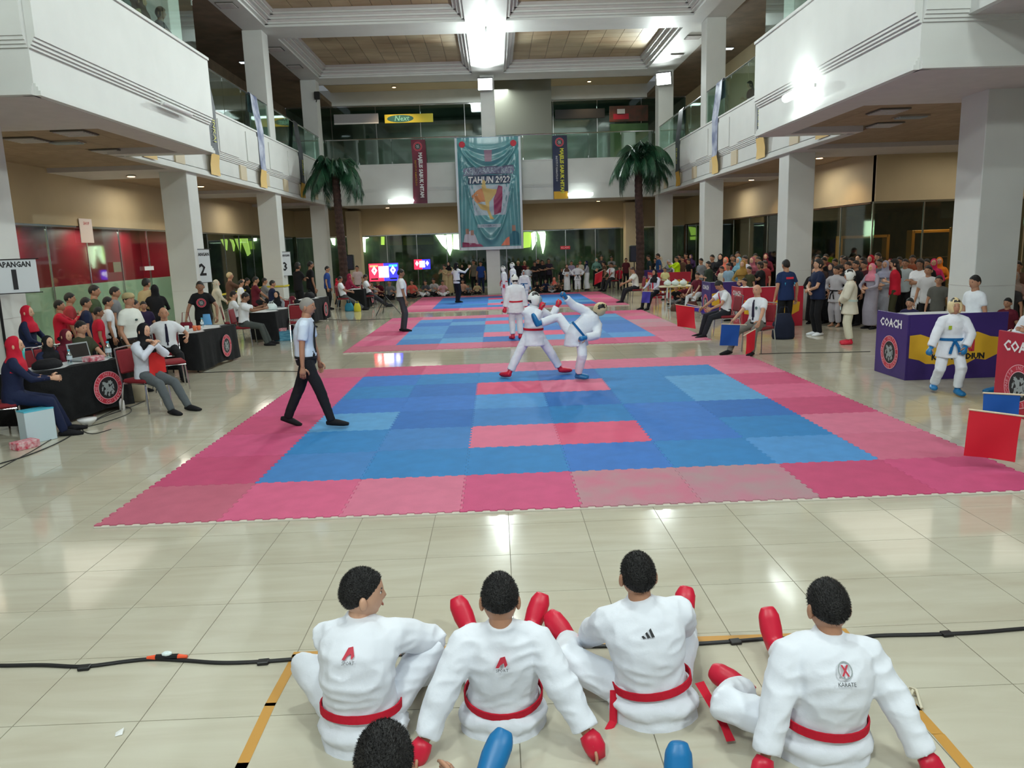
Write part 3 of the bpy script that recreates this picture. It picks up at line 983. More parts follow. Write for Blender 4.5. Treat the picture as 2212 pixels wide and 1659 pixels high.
def drape(vs2, off):
    return [(x, -bannerdrape(x, z, bx0, bx1, bz0, bz1) - off, z) for x, z in vs2]
nx, nz = 60, 110
mb = MB(); g2 = [(bx0 + (bx1 - bx0) * i / nx, bz0 + (bz1 - bz0) * j / nz) for j in range(nz + 1) for i in range(nx + 1)]
top = lambda u: 0.10 * math.cos(u * math.pi / 2)
mb.add(drape(g2, 0), [(j * (nx + 1) + i, j * (nx + 1) + i + 1, (j + 1) * (nx + 1) + i + 1, (j + 1) * (nx + 1) + i) for j in range(nz) for i in range(nx) if not (i < 2 or i >= nx - 2 or j < 3)], 0)
mb.add(drape(g2, 0), [(j * (nx + 1) + i, j * (nx + 1) + i + 1, (j + 1) * (nx + 1) + i + 1, (j + 1) * (nx + 1) + i) for j in range(nz) for i in range(nx) if (i < 2 or i >= nx - 2 or j < 3)], 1)
mb.build('cloth', [M_TEAL, M_BORD], t, True)
def patch(poly, ma, off=0.012, name='print', div=10):
    """a printed area: polygon cut into strips that follow the folds"""
    zs = [p[1] for p in poly]; z0, z1 = min(zs), max(zs)
    mb = MB()
    n = max(2, int((z1 - z0) / 0.05))
    def span(z):
        xs = []
        for (xa, za), (xb, zb) in zip(poly, poly[1:] + poly[:1]):
            if (za - z) * (zb - z) <= 0 and abs(za - zb) > 1e-9:
                xs.append(xa + (xb - xa) * (z - za) / (zb - za))
        return (min(xs), max(xs)) if xs else None
    rows = []
    for j in range(n + 1):
        z = z0 + (z1 - z0) * min(max(j / n, 0.001), 0.999)
        s_ = span(z)
        rows.append([(s_[0] + (s_[1] - s_[0]) * i / div, z) for i in range(div + 1)])
    vs = [p for r_ in rows for p in r_]
    mb.add(drape(vs, off), [(j * (div + 1) + i, j * (div + 1) + i + 1, (j + 1) * (div + 1) + i + 1, (j + 1) * (div + 1) + i) for j in range(n) for i in range(div)])
    return mb.build(name, ma, t, True)
def dtext(s, size, cx, cz, ma, sx=1, off=0.03, bold=0.0, shear=0.0):
    v, f = text_geo(s, size, sx, bold, shear)
    mb = MB(); mb.add(drape([(cx + a, cz + b) for a, b in v], off), f)
    return mb.build('lettering', ma, t)
M_PB = mat('banner_mauve', (128, 132, 156), 0.5); M_PD = mat('banner_slate', (58, 74, 100), 0.5)
M_PG = mat('banner_gold', (205, 176, 108), 0.5); M_PO = mat('banner_orange', (206, 136, 88), 0.5)
M_PM = mat('banner_maroon', (150, 60, 96), 0.5); M_PL = mat('banner_pale', (176, 190, 202), 0.5)
patch([(-1.95, 5.35), (0.35, 5.4), (0.35, 5.78), (-1.95, 5.72)], M_PB, div=30)
patch([(-1.75, 4.98), (0.15, 4.98), (0.2, 5.36), (-1.75, 5.36)], M_PD, div=30)
patch([(-1.5, 3.6), (-0.1, 3.6), (0.2, 4.95), (-1.7, 4.95)], M_PL, 0.008, div=24)
dtext('KEJUARAAN RAT', 0.36, -0.8, 5.56, M_PL, 0.78, bold=0.006)
dtext('TAHUN 2022', 0.40, -0.8, 5.15, M_WHITE, 0.82, bold=0.01, shear=0.1)
patch([(-1.62, 4.45), (-1.35, 4.72), (-1.15, 4.8), (-0.95, 4.55), (-1.0, 4.2), (-1.4, 4.15)], M_PO, 0.016)
patch([(-1.38, 4.15), (-0.98, 4.05), (-0.8, 3.78), (-1.2, 3.85)], M_PG, 0.017)
patch([(-0.62, 3.6), (-0.3, 3.7), (-0.22, 4.3), (-0.2, 4.85), (-0.38, 4.9), (-0.62, 4.3)], M_PM, 0.016)
# golden kicking figure
patch([(-1.15, 4.95), (-0.98, 5.0), (-0.92, 4.75), (-0.7, 4.55), (-0.45, 4.75), (-0.5, 4.55), (-0.75, 4.25), (-0.85, 4.15), (-1.0, 4.2), (-1.05, 4.5), (-1.12, 4.75)], M_PG, 0.022)
mb = MB(); mb.ball((0, 0, 0), (0.08, 0.012, 0.1), 12, 8)
patch([(-1.12, 4.98), (-1.12, 5.12), (-1.05, 5.18), (-0.97, 5.12), (-0.96, 4.98)], M_PG, 0.035)
patch([(-1.0, 4.2), (-0.82, 4.2), (-0.83, 3.85), (-0.72, 3.55), (-0.62, 3.42), (-0.8, 3.42), (-0.95, 3.85)], M_PG, 0.02)
patch([(-1.4, 3.05), (-0.35, 3.05), (-0.3, 3.2), (-1.4, 3.2)], M_PL, 0.02, div=20)
dtext('OKTOBER 2022', 0.12, -0.87, 3.12, M_PD, 0.9, 0.035)
patch([(-2.1, 2.25), (-1.35, 2.25), (-1.5, 2.7), (-1.7, 2.95), (-2.0, 2.75)], mat('banner_portrait_white', (196, 190, 202), .5), 0.018)
patch([(-1.95, 2.78), (-1.8, 2.78), (-1.8, 3.02), (-1.95, 3.02)], mat('banner_skin', (170, 130, 116), .5), 0.03)
patch([(-1.72, 2.72), (-1.58, 2.72), (-1.58, 2.95), (-1.72, 2.95)], _M['banner_skin'], 0.03)
patch([(0.02, 2.25), (0.5, 2.25), (0.5, 2.75), (0.3, 2.9), (0.1, 2.75)], mat('banner_suit', (50, 110, 128), .5), 0.018)
patch([(0.18, 2.86), (0.34, 2.86), (0.34, 3.12), (0.18, 3.12)], _M['banner_skin'], 0.03)
patch([(-0.35, 2.22), (0.05, 2.22), (0.05, 2.62), (-0.05, 2.6)], mat('banner_coral', (226, 128, 100), .5), 0.02)
patch([(-2.12, 2.2), (-1.15, 2.2), (-1.3, 2.34), (-2.12, 2.42)], _M['banner_maroon'], 0.024)
for px_, pz_ in ((-1.95, 6.72), (0.35, 6.72)):
    vs = [(px_ + 0.14 * math.cos(a * math.pi / 8), pz_ + 0.14 * math.sin(a * math.pi / 8)) for a in range(16)]
    mb = MB(); mb.add(drape(vs, 0.03), [tuple(range(16))]); mb.build('badge_print', M_RED, t)
patch([(-0.95, 5.95), (-0.65, 5.95), (-0.62, 6.45), (-0.98, 6.45)], mat('banner_badge_grey', (160, 130, 150), .5), 0.02)
mb = MB(); mb.tube([(bx0 - 0.05, 0.0, bz1), (bx1 + 0.05, 0.0, bz1)], 0.012, 6)
for x_ in (bx0, bx1): mb.tube([(x_, 0, bz1), (x_, 1.27, 7.22)], 0.008, 5)
mb.build('hanging_rod', M_CHROME, t)

def strip_banner(x0, x1, base, side, l1, c1, l2, c2, label, foot=None):
    t = thing('strip_banner', label, 'banner', (0, 30.44, 0), 0, 'vertical club banners on the back gallery')
    mb = MB(); n = 24
    vs = []
    for j in range(n + 1):
        z = 7.14 - (7.14 - 4.28) * j / n
        for i in range(5):
            x = x0 + (x1 - x0) * i / 4
            vs.append((x + 0.03 * math.sin(j * 0.2) * side, -0.03 * math.sin(j * 0.5 + i) - 0.03, z))
    mb.add(vs, [(j * 5 + i, (j + 1) * 5 + i, (j + 1) * 5 + i + 1, j * 5 + i + 1) for j in range(n) for i in range(4)])
    mb.build('cloth', base, t, True)
    cx = (x0 + x1) / 2
    emblem(t, (cx - 0.02, -0.075, 6.83), FRONT, 0.2, False)
    text(l1, 0.235, c1, t, (cx + 0.07, -0.075, 5.55), (R(90), R(90), 0), sx=0.86, bold=0.01)
    text(l2, 0.12, c2, t, (cx - 0.17, -0.075, 5.65), (R(90), R(90), 0), sx=0.95)
    if foot:
        MB().box(x0 + 0.02, x1 - 0.02, -0.075, -0.07, 4.28, 4.62).build('yellow_foot', M_YEL, t)
    return t
M_BMAR = mat('banner_dark_maroon', (88, 40, 56), 0.6, rgb2=(130, 36, 62), scale=0.9)
M_BNAV = mat('banner_charcoal', (48, 50, 62), 0.6, rgb2=(40, 52, 92), scale=0.6)
strip_banner(-4.34, -3.68, M_BMAR, 1, 'MAJELIS SABUK HITAM', M_WHITE, 'INSTITUT KARATE-DO', M_YEL, 'dark maroon vertical banner left of the big teal banner')
strip_banner(2.19, 2.88, M_BNAV, 0, 'MAJELIS SABUK HITAM', mat('print_lemon', (214, 212, 70), 0.6), 'INSTITUT KARATE-DO', M_WHITE, 'charcoal vertical banner with yellow letters right of the big teal banner', True)

# banners folded over the side railings
def rail_banner(side, Y, base, foot, label, txt=None):
    X = XL if side < 0 else XR
    s_ = -side
    t = thing('rail_banner', label, 'banner', (X, Y, 0), 0, 'narrow banners over the side railings')
    prof = [(-0.09, 6.7), (-0.08, 7.27), (-0.02, 7.30), (0.03, 7.24), (0.08, 6.7), (0.16, 6.16), (0.17, 5.7), (0.16, 5.1), (0.17, 4.9), (0.12, 4.6), (0.13, 4.34)]
    mb = MB()
    vs = []
    for k, (dx, z) in enumerate(prof):
        for i in range(3):
            vs.append((s_ * (dx + 0.015 * math.sin(i * 2 + k)), -0.33 + 0.33 * i, z))
    n = len(prof)
    fs = [(k * 3 + i, k * 3 + i + 1, (k + 1) * 3 + i + 1, (k + 1) * 3 + i) for k in range(n - 1) for i in range(2)]
    mb.add(vs, [f for f in fs if f[0] < (n - 3) * 3], 0); mb.add(vs, [f for f in fs if f[0] >= (n - 3) * 3], 1)
    mb.build('cloth', [base, foot], t, True)
    if txt:
        text(txt, 0.26, _M['print_lemon'], t, (s_ * 0.2, 0, 5.5), (R(90), R(90), R(-90 if side > 0 else 90)), sx=0.9)
    return t
M_FY = mat('pale_yellow_cloth', (226, 190, 112), 0.6)
M_BBW = mat('blue_grey_banner', (86, 98, 140), 0.6, rgb2=(190, 196, 214), scale=2.2)
M_BBK = mat('black_banner', (44, 46, 54), 0.6, rgb2=(78, 84, 92), scale=2)
for side in (-1, 1):
    nm = 'left' if side < 0 else 'right'
    for k, (Y, b, tx) in enumerate(((11.6, M_BBW, None), (15.6, M_BBK, 'INKAI'), (20.0, M_BBW, None), (25.2, M_BBK, 'INKAI'))):
        rail_banner(side, Y, b, M_FY if k != 3 else M_YEL, '%s banner over the %s gallery railing, %s from the camera' % ('blue and white' if b is M_BBW else 'black', nm, ('nearest', 'second', 'third', 'farthest')[k]), tx)

# ------------------------------------------------------------------ lamps
def floodlight(loc, tgt, label):
    t = thing('floodlight', label, 'lamp', loc, 0, 'floodlights on the back pillars')
    q = (Vector(tgt) - Vector(loc)).to_track_quat('-Z', 'Y').to_matrix().to_4x4()
    mb = MB(q); mb.bbox(-0.34, 0.34, -0.27, 0.27, 0.0, 0.1, 0.02); mb.build('housing', M_BLACK, t)
    mb = MB(q); mb.box(-0.31, 0.31, -0.24, 0.24, -0.012, -0.002); mb.build('lamp_face', mat('flood_glow', (255, 255, 255), emit=(246, 255, 253), estr=14), t)
    mb = MB(); mb.tube([(0, 0.05, 0), (0, 0.54, 0.05)], 0.02, 6); mb.build('bracket', M_BLACK, t)
floodlight((-0.81, 29.05, 9.2), (-0.7, 8, 0), 'dazzling floodlight high on the centre pillar above the teal banner')
floodlight((7.05, 29.02, 9.2), (-2, 8, 0), 'dazzling floodlight high on the back right pillar')
def hanging_bulb(loc, label):
    t = thing('ceiling_lamp', label, 'lamp', loc)
    MB().tube([(0, 0, 0.0), (0, 0, 0.12), (0, 0, 0.2), (0, 0, 0.3)], [0.11, 0.1, 0.05, 0.04], 14).build('shade', M_LAMP, t, True)
    MB().tube([(0, 0, 0.3), (0, 0, 0.45)], 0.03, 8).build('stem', M_CHROME, t)
hanging_bulb((-0.68, 22.2, 9.25), 'round bright lamp hanging under the beam crossing of the ceiling')
def tube_lamp(loc, rotz, on, label, L=1.25, bar_=0.0):
    t = thing('wall_light', label, 'lamp', loc, rotz, 'tube lights on the gallery fronts')
    MB().bbox(-L / 2, L / 2, 0.02, 0.06, -0.03, 0.03, 0.006).build('batten', M_WALL, t)
    MB().tube([(-L / 2 + 0.04, -0.01, 0), (L / 2 - 0.04, -0.01, 0)], 0.03 if not on else 0.075, 10).build('tube', M_TUBE if on else M_WHITE, t, True)
tube_lamp((-4.94, 30.38, 4.42), 0, True, 'glowing tube light on the back gallery left of the teal banner')
tube_lamp((3.45, 30.38, 4.46), 0, True, 'glowing tube light on the back gallery right of the teal banner')
tube_lamp((BXR - 0.16, 8.1, 4.7), R(-90), True, 'dazzling tube light on the right projecting bay')
tube_lamp((BXL + 0.14, 8.75, 4.84), R(90), False, 'unlit tube light on the left projecting bay')
lamp('AREA', (BXR - 0.4, 8.1, 4.7), 9, COOL, 0.5, (BXR + 0.2, 8.1, 4.75))
lamp('AREA', (-4.94, 30.1, 4.45), 1.5, COOL, 0.4, (-4.94, 30.6, 4.5))
lamp('AREA', (3.45, 30.1, 4.45), 1.5, COOL, 0.4, (3.45, 30.6, 4.5))
# recessed downlights
def downlight(x, y, z, e, label, on=True):
    t = thing('downlight', label, 'lamp', (x, y, z), 0, 'recessed downlights')
    MB().cyl((0, 0), 0.12, -0.02, 0.0, 16).build('rim', M_CHROME, t)
    MB().cyl((0, 0), 0.09, -0.03, -0.02, 16).build('bulb', M_WARMG if on else M_GREY, t)
    if on:
        lamp('SPOT', (x, y, z - 0.06), e, WARM, 0.05, (x + (0.25 if x > 0 else -0.25), y, 0), 120, 0.6)
downlight(-10.4, 8.0, 4.37, 110, 'warm downlight in front of the red shop wall')
downlight(-9.9, 14.3, 4.26, 60, 'warm downlight behind the second left pillar')
downlight(-9.9, 19.0, 4.37, 60, 'warm downlight between the second and third left pillars')
downlight(8.7, 16.2, 4.37, 90, 'warm downlight behind the second right pillar')
downlight(14.6, 14.0, 4.37, 90, 'warm downlight over the far recess on the right')
downlight(10.9, 14.1, 4.37, 80, 'warm downlight on the beige wall of the right recess')
downlight(8.7, 22.0, 4.26, 60, 'warm downlight behind the third right pillar')
downlight(-5.5, 34.9, 10.37, 260, 'warm downlight above the upper shops left of centre')
downlight(4.5, 34.9, 10.37, 260, 'warm downlight above the upper shops right of centre')
downlight(4.9, 34.9, 4.38, 90, 'warm downlight at the back above the shop posters')
downlight(-6.2, 34.9, 4.38, 40, 'warm downlight at the back left under the gallery')
lamp('AREA', (-0.7, 33.5, 9.9), 250, COOL, 2.0, (-0.7, 34, 0))
# ceiling grilles
M_GRILLE = mat('grille', (92, 88, 80), 0.6)
def vent(x, y, z, label, ma=M_GRILLE):
    t = thing('ceiling_vent', label, 'vent', (x, y, z), 0, 'ceiling grilles')
    MB().box(-0.28, 0.28, -0.28, 0.28, -0.02, 0.0).build('frame', ma, t)
    for k in range(6):
        MB().box(-0.25, 0.25, -0.24 + k * 0.09, -0.19 + k * 0.09, -0.035, -0.02).build('slat', M_SOFF, t)
vent(-7.9, 8.0, 4.37, 'first ceiling grille under the left gallery')
vent(-9.1, 8.6, 4.37, 'second ceiling grille under the left gallery, nearer the wall')
vent(-8.5, 10.4, 4.37, 'third ceiling grille under the left gallery')
vent(6.6, 8.3, 4.37, 'first ceiling grille under the right gallery')
vent(8.4, 8.3, 4.37, 'ceiling grille under the right gallery by the near pillar')
vent(7.4, 10.0, 4.37, 'ceiling grille deeper under the right gallery')
for k, y in enumerate((16.3, 19.0, 24.2, 27.0)):
    vent(-8.55, y, 9.69, '%s grille in the left ceiling margin beside the coffers' % ('nearest', 'second', 'third', 'farthest')[k])
    vent(7.1, y, 9.69, '%s grille in the right ceiling margin beside the coffers' % ('nearest', 'second', 'third', 'farthest')[k])
def troffer(x, y, z, label, e=1.6, on=True):
    t = thing('ceiling_light', label, 'lamp', (x, y, z), 0, 'louvred ceiling lights upstairs')
    MB().box(-0.3, 0.3, -0.15, 0.15, -0.03, 0).build('frame', M_CHROME, t)
    for k in range(3):
        MB().box(-0.26, 0.26, -0.12 + k * 0.09, -0.06 + k * 0.09, -0.045, -0.03).build('tube', mat('dim_tube_glow', (220, 235, 240), emit=(225, 240, 245), estr=1.6) if on else M_GREY, t)
for k, x in enumerate((-4.0, -2.4, 0.9, 2.6)):
    troffer(x, 33.2, 10.39, '%s louvred light in the ceiling of the upper back corridor' % ('far left', 'left', 'right', 'far right')[k])
for k, y in enumerate((12, 17, 26)):
    troffer(-10.2, y, 9.69, 'louvred light in the upper left corridor ceiling, %s' % ('nearest', 'middle', 'farthest')[k])
    troffer(8.9, y, 9.69, 'louvred light in the upper right corridor ceiling, %s' % ('nearest', 'middle', 'farthest')[k])
troffer(-8.6, 9.0, 4.37, 'unlit louvred light under the left gallery', on=False)
troffer(7.4, 9.0, 4.37, 'unlit louvred light under the right gallery', on=False)

# ------------------------------------------------------------------ palms
def frond_mesh(L, droop, seed, lift=0.5):
    rr = random.Random(seed)
    mb = MB()
    pts = []
    n = 12
    for k in range(n + 1):
        u = k / n
        x = L * (u - 0.30 * u * u * droop)
        z = lift * L * (u * 0.9) - droop * L * 1.05 * u * u
        pts.append(Vector((x, 0, z)))
    mb.tube(pts, [0.02 * (1 - k / n * 0.8) for k in range(n + 1)], 5, 1)
    for k in range(62):
        u = 0.1 + 0.9 * k / 62
        f = u * n; i = min(n - 1, int(f)); p = pts[i].lerp(pts[i + 1], f - i)
        tg = (pts[i + 1] - pts[i]).normalized()
        ll = 0.62 * math.sin(math.pi * (0.12 + 0.8 * u)) * (0.8 + 0.4 * rr.random())
        for sd in (-1, 1):
            d = (Vector((0, sd, 0)) * 0.75 + tg * 0.5 + Vector((0, 0, -0.65 - 0.5 * rr.random()))).normalized()
            s_ = tg * 0.014
            q = p + d * ll * 0.55 + Vector((0, 0, 0.0)); e = p + d * ll + Vector((0, 0, -0.14 * ll - 0.06))
            mb.add([p - s_, p + s_, q + s_ * 1.2, q - s_ * 1.2, e], [(0, 1, 2, 3), (3, 2, 4)])
    return mb.mesh('frond', [M_LEAF, M_STALK])
M_LEAF = mat('palm_leaf', (26, 62, 46), 0.4, rgb2=(52, 98, 68), scale=2.5)
M_STALK = mat('palm_stalk', (60, 72, 44), 0.6)
M_TRUNK = mat('palm_trunk', (64, 44, 38), 0.85, var=0.3, scale=8, bump=0.8, bscale=20)
FM = [frond_mesh(1.75, 0.85, 1), frond_mesh(1.6, 1.25, 2, 0.75), frond_mesh(1.85, 1.0, 3, 1.0), frond_mesh(1.5, 0.95, 4, 1.5)]
def palm(x, y, H, label, seed):
    t = thing('palm_tree', label, 'palm', (x, y, 0))
    mb = MB(); n = 26; pts = []; rad = []
    for k in range(n * 2 + 1):
        z = H * k / (n * 2)
        pts.append((0.03 * math.sin(z), 0.02 * math.cos(z * 1.3), z)); rad.append((0.19 - 0.03 * z / H) * (1.0 if k % 2 else 0.9))
    mb.tube(pts, rad, 12); mb.build('trunk', M_TRUNK, t)
    MB().cyl((0, 0), 0.42, 0, 0.5, 18, 0, 0.48).build('pot', M_WALLC, t)
    rr = random.Random(seed)
    for k in range(30):
        o = link('frond', FM[k % 4], t, (0, 0, H - 0.05 + 0.15 * rr.random()), (0, R(rr.uniform(-14, 22)), R(k * 137.5)))
        o.scale = (rr.uniform(0.90, 1.08),) * 3
palm(-6.85, 25.3, 5.3, 'tall palm tree in front of the back left pillar', 2)
palm(5.3, 25.5, 5.35, 'tall palm tree in front of the back right pillar', 3)

# ------------------------------------------------------------------ signs
M_PAPER = mat('sign_paper', (214, 220, 224), 0.5)
def ring_sign(loc, rot, num, label, wd=0.62, ht=0.85, frame=True):
    t = thing('ring_sign', label, 'sign', loc, rot, 'ring number signs on the left pillars')
    MB().box(-wd / 2, wd / 2, -0.012, 0, -ht / 2, ht / 2).build('sheet', M_PAPER, t)
    text('LAPANGAN', 0.115, M_INK, t, (0, -0.015, ht * 0.34), FRONT, sx=0.78, bold=0.004)
    text(num, 0.42, M_INK, t, (0, -0.015, -ht * 0.13), FRONT, bold=0.012)
    mb = MB()
    for z in (-ht / 2, ht / 2):
        mb.tube([(-wd / 2 - 0.04, -0.02, z), (wd / 2 + 0.04, -0.02, z)], 0.008, 6)
    mb.build('hanging_rod', M_BLACK, t)
p = AT(37, 597, 5.92)
ring_sign((-8.10, 6.05, p.z), R(33), '1', 'paper sign LAPANGAN 1 on the nearest left pillar', 0.62, 0.52)
p = AT(432, 575, 13.8)
ring_sign((-8.28, 14.15, p.z), R(90) - 0.6, '2', 'paper sign LAPANGAN 2 on the second left pillar', 0.5, 0.86)
p = AT(612, 570, 21.9)
ring_sign((-8.28, 22.0, p.z), R(90) - 0.6, '3', 'paper sign LAPANGAN 3 on the third left pillar', 0.55, 0.86)

# shop signs and lit shapes at the back
def board(x0, x1, z0, z1, y, ma, label, cat='sign', d=0.06, kids=()):
    t = thing('sign_board', label, cat, ((x0 + x1) / 2, y, (z0 + z1) / 2))
    hw, hh = (x1 - x0) / 2, (z1 - z0) / 2
    MB().bbox(-hw, hw, 0, d, -hh, hh, 0.01).build('board', ma, t)
    for f in kids: f(t, hw, hh)
    return t
def pr(px0, px1, py0, py1, Y):
    a = AT(px0, py1, Y); b = AT(px1, py0, Y); return a.x, b.x, a.z, b.z
def shp(ma, u0, u1, v0, v1, y=-0.004, name='print'):
    def f(t, hw, hh):
        MB().box(-hw + 2 * hw * u0, -hw + 2 * hw * u1, y, y + 0.003, -hh + 2 * hh * v0, -hh + 2 * hh * v1).build(name, ma, t)
    return f
x0, x1, z0, z1 = pr(720, 815, 243, 268, 35.8)
board(x0, x1, z0, z1, 36.03, mat('grey_sign_box', (168, 166, 172), 0.5), 'blank grey sign box above the upper shop on the left', kids=(shp(M_WHITE, 0, 1, 0, .14),))
x0, x1, z0, z1 = pr(830, 934, 243, 265, 35.8)
def el(t, hw, hh):
    mb = MB(); mb.add([(-0.35 * hw + 0.55 * hw * math.cos(a * math.pi / 12), -0.004, 0.85 * hh * math.sin(a * math.pi / 12)) for a in range(24)], [tuple(range(24))]); mb.build('oval_print', mat('sign_teal', (40, 98, 96), .5), t)
    text('Next', hh * 1.7, mat('sign_mint', (120, 190, 180), .5), t, (-0.3 * hw, -0.008, 0), FRONT, shear=0.2, bold=0.005)
board(x0, x1, z0, z1, 36.03, mat('yellow_sign', (206, 190, 60), 0.5), 'yellow shop sign with a teal oval in the upper storey', kids=(el,))
x0, x1, z0, z1 = pr(1248, 1335, 477, 494, 35.85)
board(x0, x1, z0, z1, 36.03, mat('poster_cream', (206, 184, 150), .5), 'bright food posters above the back shop on the right', 'poster', kids=(shp(M_WHITE, .05, .3, .1, .9), shp(_M['banner_maroon'], .32, .45, .05, .95), shp(_M['banner_orange'], .47, .6, .05, .95), shp(M_RED, .68, 1, 0, 1), shp(M_YEL, .6, .66, 0, 1)))
x0, x1, z0, z1 = pr(1150, 1240, 481, 498, 35.85)
board(x0, x1, z0, z1, 36.03, mat('poster_dark', (92, 84, 66), .5, rgb2=(60, 66, 50), scale=3), 'dark shop fascia strip above the back shop right of the teal banner', 'poster')
x0, x1, z0, z1 = pr(1211, 1232, 531, 539, 35.9)
board(x0, x1, z0, z1, 36.03, M_RED, 'small red sign hanging in the back shop window', kids=(lambda t, hw, hh: text('KLAIM', hh * 1.7, M_PINKW, t, (0, -0.006, 0), FRONT),))
x0, x1, z0, z1 = pr(835, 864, 508, 530, 36.3)
board(x0, x1, z0, z1, 37, mat('shop_red_yellow', (110, 40, 36), .6, rgb2=(120, 110, 40), scale=1.5), 'dull red and yellow panel inside the back shop on the left')
x0, x1, z0, z1 = pr(868, 934, 510, 530, 36.3)
board(x0, x1, z0, z1, 37, mat('shop_olive', (110, 118, 44), .6), 'olive panel inside the back shop beside the daylight patch')
# hanging partition in the upper storey
x0, x1, z0, z1 = pr(1066, 1190, 170, 292, 34)
struct(MB().box(x0, x1, 34, 34.1, 5.3, 10.38).build('wall_back_partition', mat('grey_green_partition', (112, 112, 100), 0.35)))
x0, x1, z0, z1 = pr(1200, 1308, 232, 256, 35.8)
board(x0, x1, z0, z1, 36.03, M_BLACK, 'black fascia board of the upper shop right of centre')
x0, x1, z0, z1 = pr(1318, 1402, 225, 262, 35.8)
board(x0, x1, z0, z1, 36.03, mat('poster_brown_red', (112, 62, 48), .5, rgb2=(70, 56, 44), scale=2), 'brown and red poster of the upper shop on the right', kids=(shp(M_RED, .1, .5, .15, .5), shp(M_WHITE, .2, .4, .45, .8)))
x0, x1, z0, z1 = pr(1320, 1402, 264, 345, 35.8)
board(x0, x1, z0, z1, 36.03, mat('poster_green', (52, 92, 56), .5, rgb2=(80, 120, 76), scale=1), 'dark green poster wall of the upper shop on the right')
# glowing cutouts stand in for daylight and reflections; no openings are built
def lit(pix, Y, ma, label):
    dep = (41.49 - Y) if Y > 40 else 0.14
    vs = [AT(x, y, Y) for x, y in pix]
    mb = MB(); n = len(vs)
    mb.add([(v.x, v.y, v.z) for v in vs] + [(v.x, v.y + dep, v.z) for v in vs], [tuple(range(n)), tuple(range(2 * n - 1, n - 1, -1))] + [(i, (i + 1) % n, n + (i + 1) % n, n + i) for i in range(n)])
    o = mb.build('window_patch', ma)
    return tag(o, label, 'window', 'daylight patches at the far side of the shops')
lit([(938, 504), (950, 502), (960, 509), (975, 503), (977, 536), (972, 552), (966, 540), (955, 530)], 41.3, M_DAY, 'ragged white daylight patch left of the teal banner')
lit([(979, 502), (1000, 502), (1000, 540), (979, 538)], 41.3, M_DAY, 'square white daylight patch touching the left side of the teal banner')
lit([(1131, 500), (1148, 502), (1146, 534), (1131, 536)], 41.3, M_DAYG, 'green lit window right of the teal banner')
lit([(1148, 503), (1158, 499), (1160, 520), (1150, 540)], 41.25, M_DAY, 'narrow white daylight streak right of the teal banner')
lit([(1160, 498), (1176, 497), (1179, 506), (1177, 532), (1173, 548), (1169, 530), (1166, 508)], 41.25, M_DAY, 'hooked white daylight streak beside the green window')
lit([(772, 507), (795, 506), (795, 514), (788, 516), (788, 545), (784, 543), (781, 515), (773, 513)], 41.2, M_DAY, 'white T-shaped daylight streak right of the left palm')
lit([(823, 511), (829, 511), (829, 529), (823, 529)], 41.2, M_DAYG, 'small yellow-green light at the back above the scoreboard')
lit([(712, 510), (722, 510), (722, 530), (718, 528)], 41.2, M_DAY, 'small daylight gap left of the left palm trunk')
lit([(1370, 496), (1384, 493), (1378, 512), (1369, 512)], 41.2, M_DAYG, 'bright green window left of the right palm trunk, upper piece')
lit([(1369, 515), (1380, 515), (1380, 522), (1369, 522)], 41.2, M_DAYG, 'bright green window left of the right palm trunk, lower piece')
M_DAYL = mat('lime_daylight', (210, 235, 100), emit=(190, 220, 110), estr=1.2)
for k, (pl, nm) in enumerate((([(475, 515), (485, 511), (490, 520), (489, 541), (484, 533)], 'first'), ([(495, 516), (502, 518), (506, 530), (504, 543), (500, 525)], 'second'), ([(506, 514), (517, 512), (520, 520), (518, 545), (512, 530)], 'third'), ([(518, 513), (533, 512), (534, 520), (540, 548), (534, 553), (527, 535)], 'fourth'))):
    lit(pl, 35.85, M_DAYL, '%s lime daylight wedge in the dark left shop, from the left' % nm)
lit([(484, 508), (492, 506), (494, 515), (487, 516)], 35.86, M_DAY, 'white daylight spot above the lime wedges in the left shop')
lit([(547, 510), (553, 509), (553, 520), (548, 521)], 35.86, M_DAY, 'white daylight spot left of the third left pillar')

# ------------------------------------------------------------------ the red shop at the left
M_SHRED = mat('shop_red_wall', (150, 22, 44), 0.4, var=0.1, scale=0.6)
M_FROST = mat('frosted_film', (232, 238, 230), 0.5, alpha=0.88)
struct(MB().box(-12.6, -12.5, 3.5, 20.1, 0, 3.05).build('wall_left_shop_red', M_SHRED))
struct(MB().box(-13.6, XWL - .2, 3.5, 20.1, 3.05, 3.12).build('ceiling_left_shop', M_DARKC))
struct(MB().box(-13.6, XWL - .2, 20.05, 20.1, 0, 3.05).build('wall_left_shop_end', M_SHRED))
struct(MB().box(-12.45, -12.4, 3.5, 11.6, 0, 3.0).build('wall_left_shop_divider', M_WALLC))
front((XWL - 0.05, 4.0), (XWL - 0.05, 20.0), 0, 3.05, 9)
t = struct(MB().box(XWL - 0.09, XWL - 0.075, 4.0, 20.0, 0.08, 1.55).build('window_film', M_FROST))
for yy in (7.0, 10.0, 13.0, 16.0, 18.8): lamp('AREA', (-11.9, yy, 2.98), 26, (1, .93, .88), 0.8, (-12.2, yy, 0))
def wallboard(Y, z, w, h, ma, label, cat, txt=None, tm=None, ts=0.1):
    t = thing('wall_notice', label, cat, (XWL + 0.02, Y, z), R(90))
    MB().box(-w / 2, w / 2, -0.015, 0, -h / 2, h / 2).build('sheet', ma, t)
    if txt: text(txt, ts, tm or M_RED, t, (0.02, -0.018, h * 0.3), FRONT)
    return t
pp = [AT(238, 503, 0)]
wallboard(14.6, 2.93, 0.62, 0.62, mat('notice_white', (232, 222, 220), .5), 'white notice with a red mark hanging over the red shop glass', 'notice', 'SHOP', M_RED, 0.12)
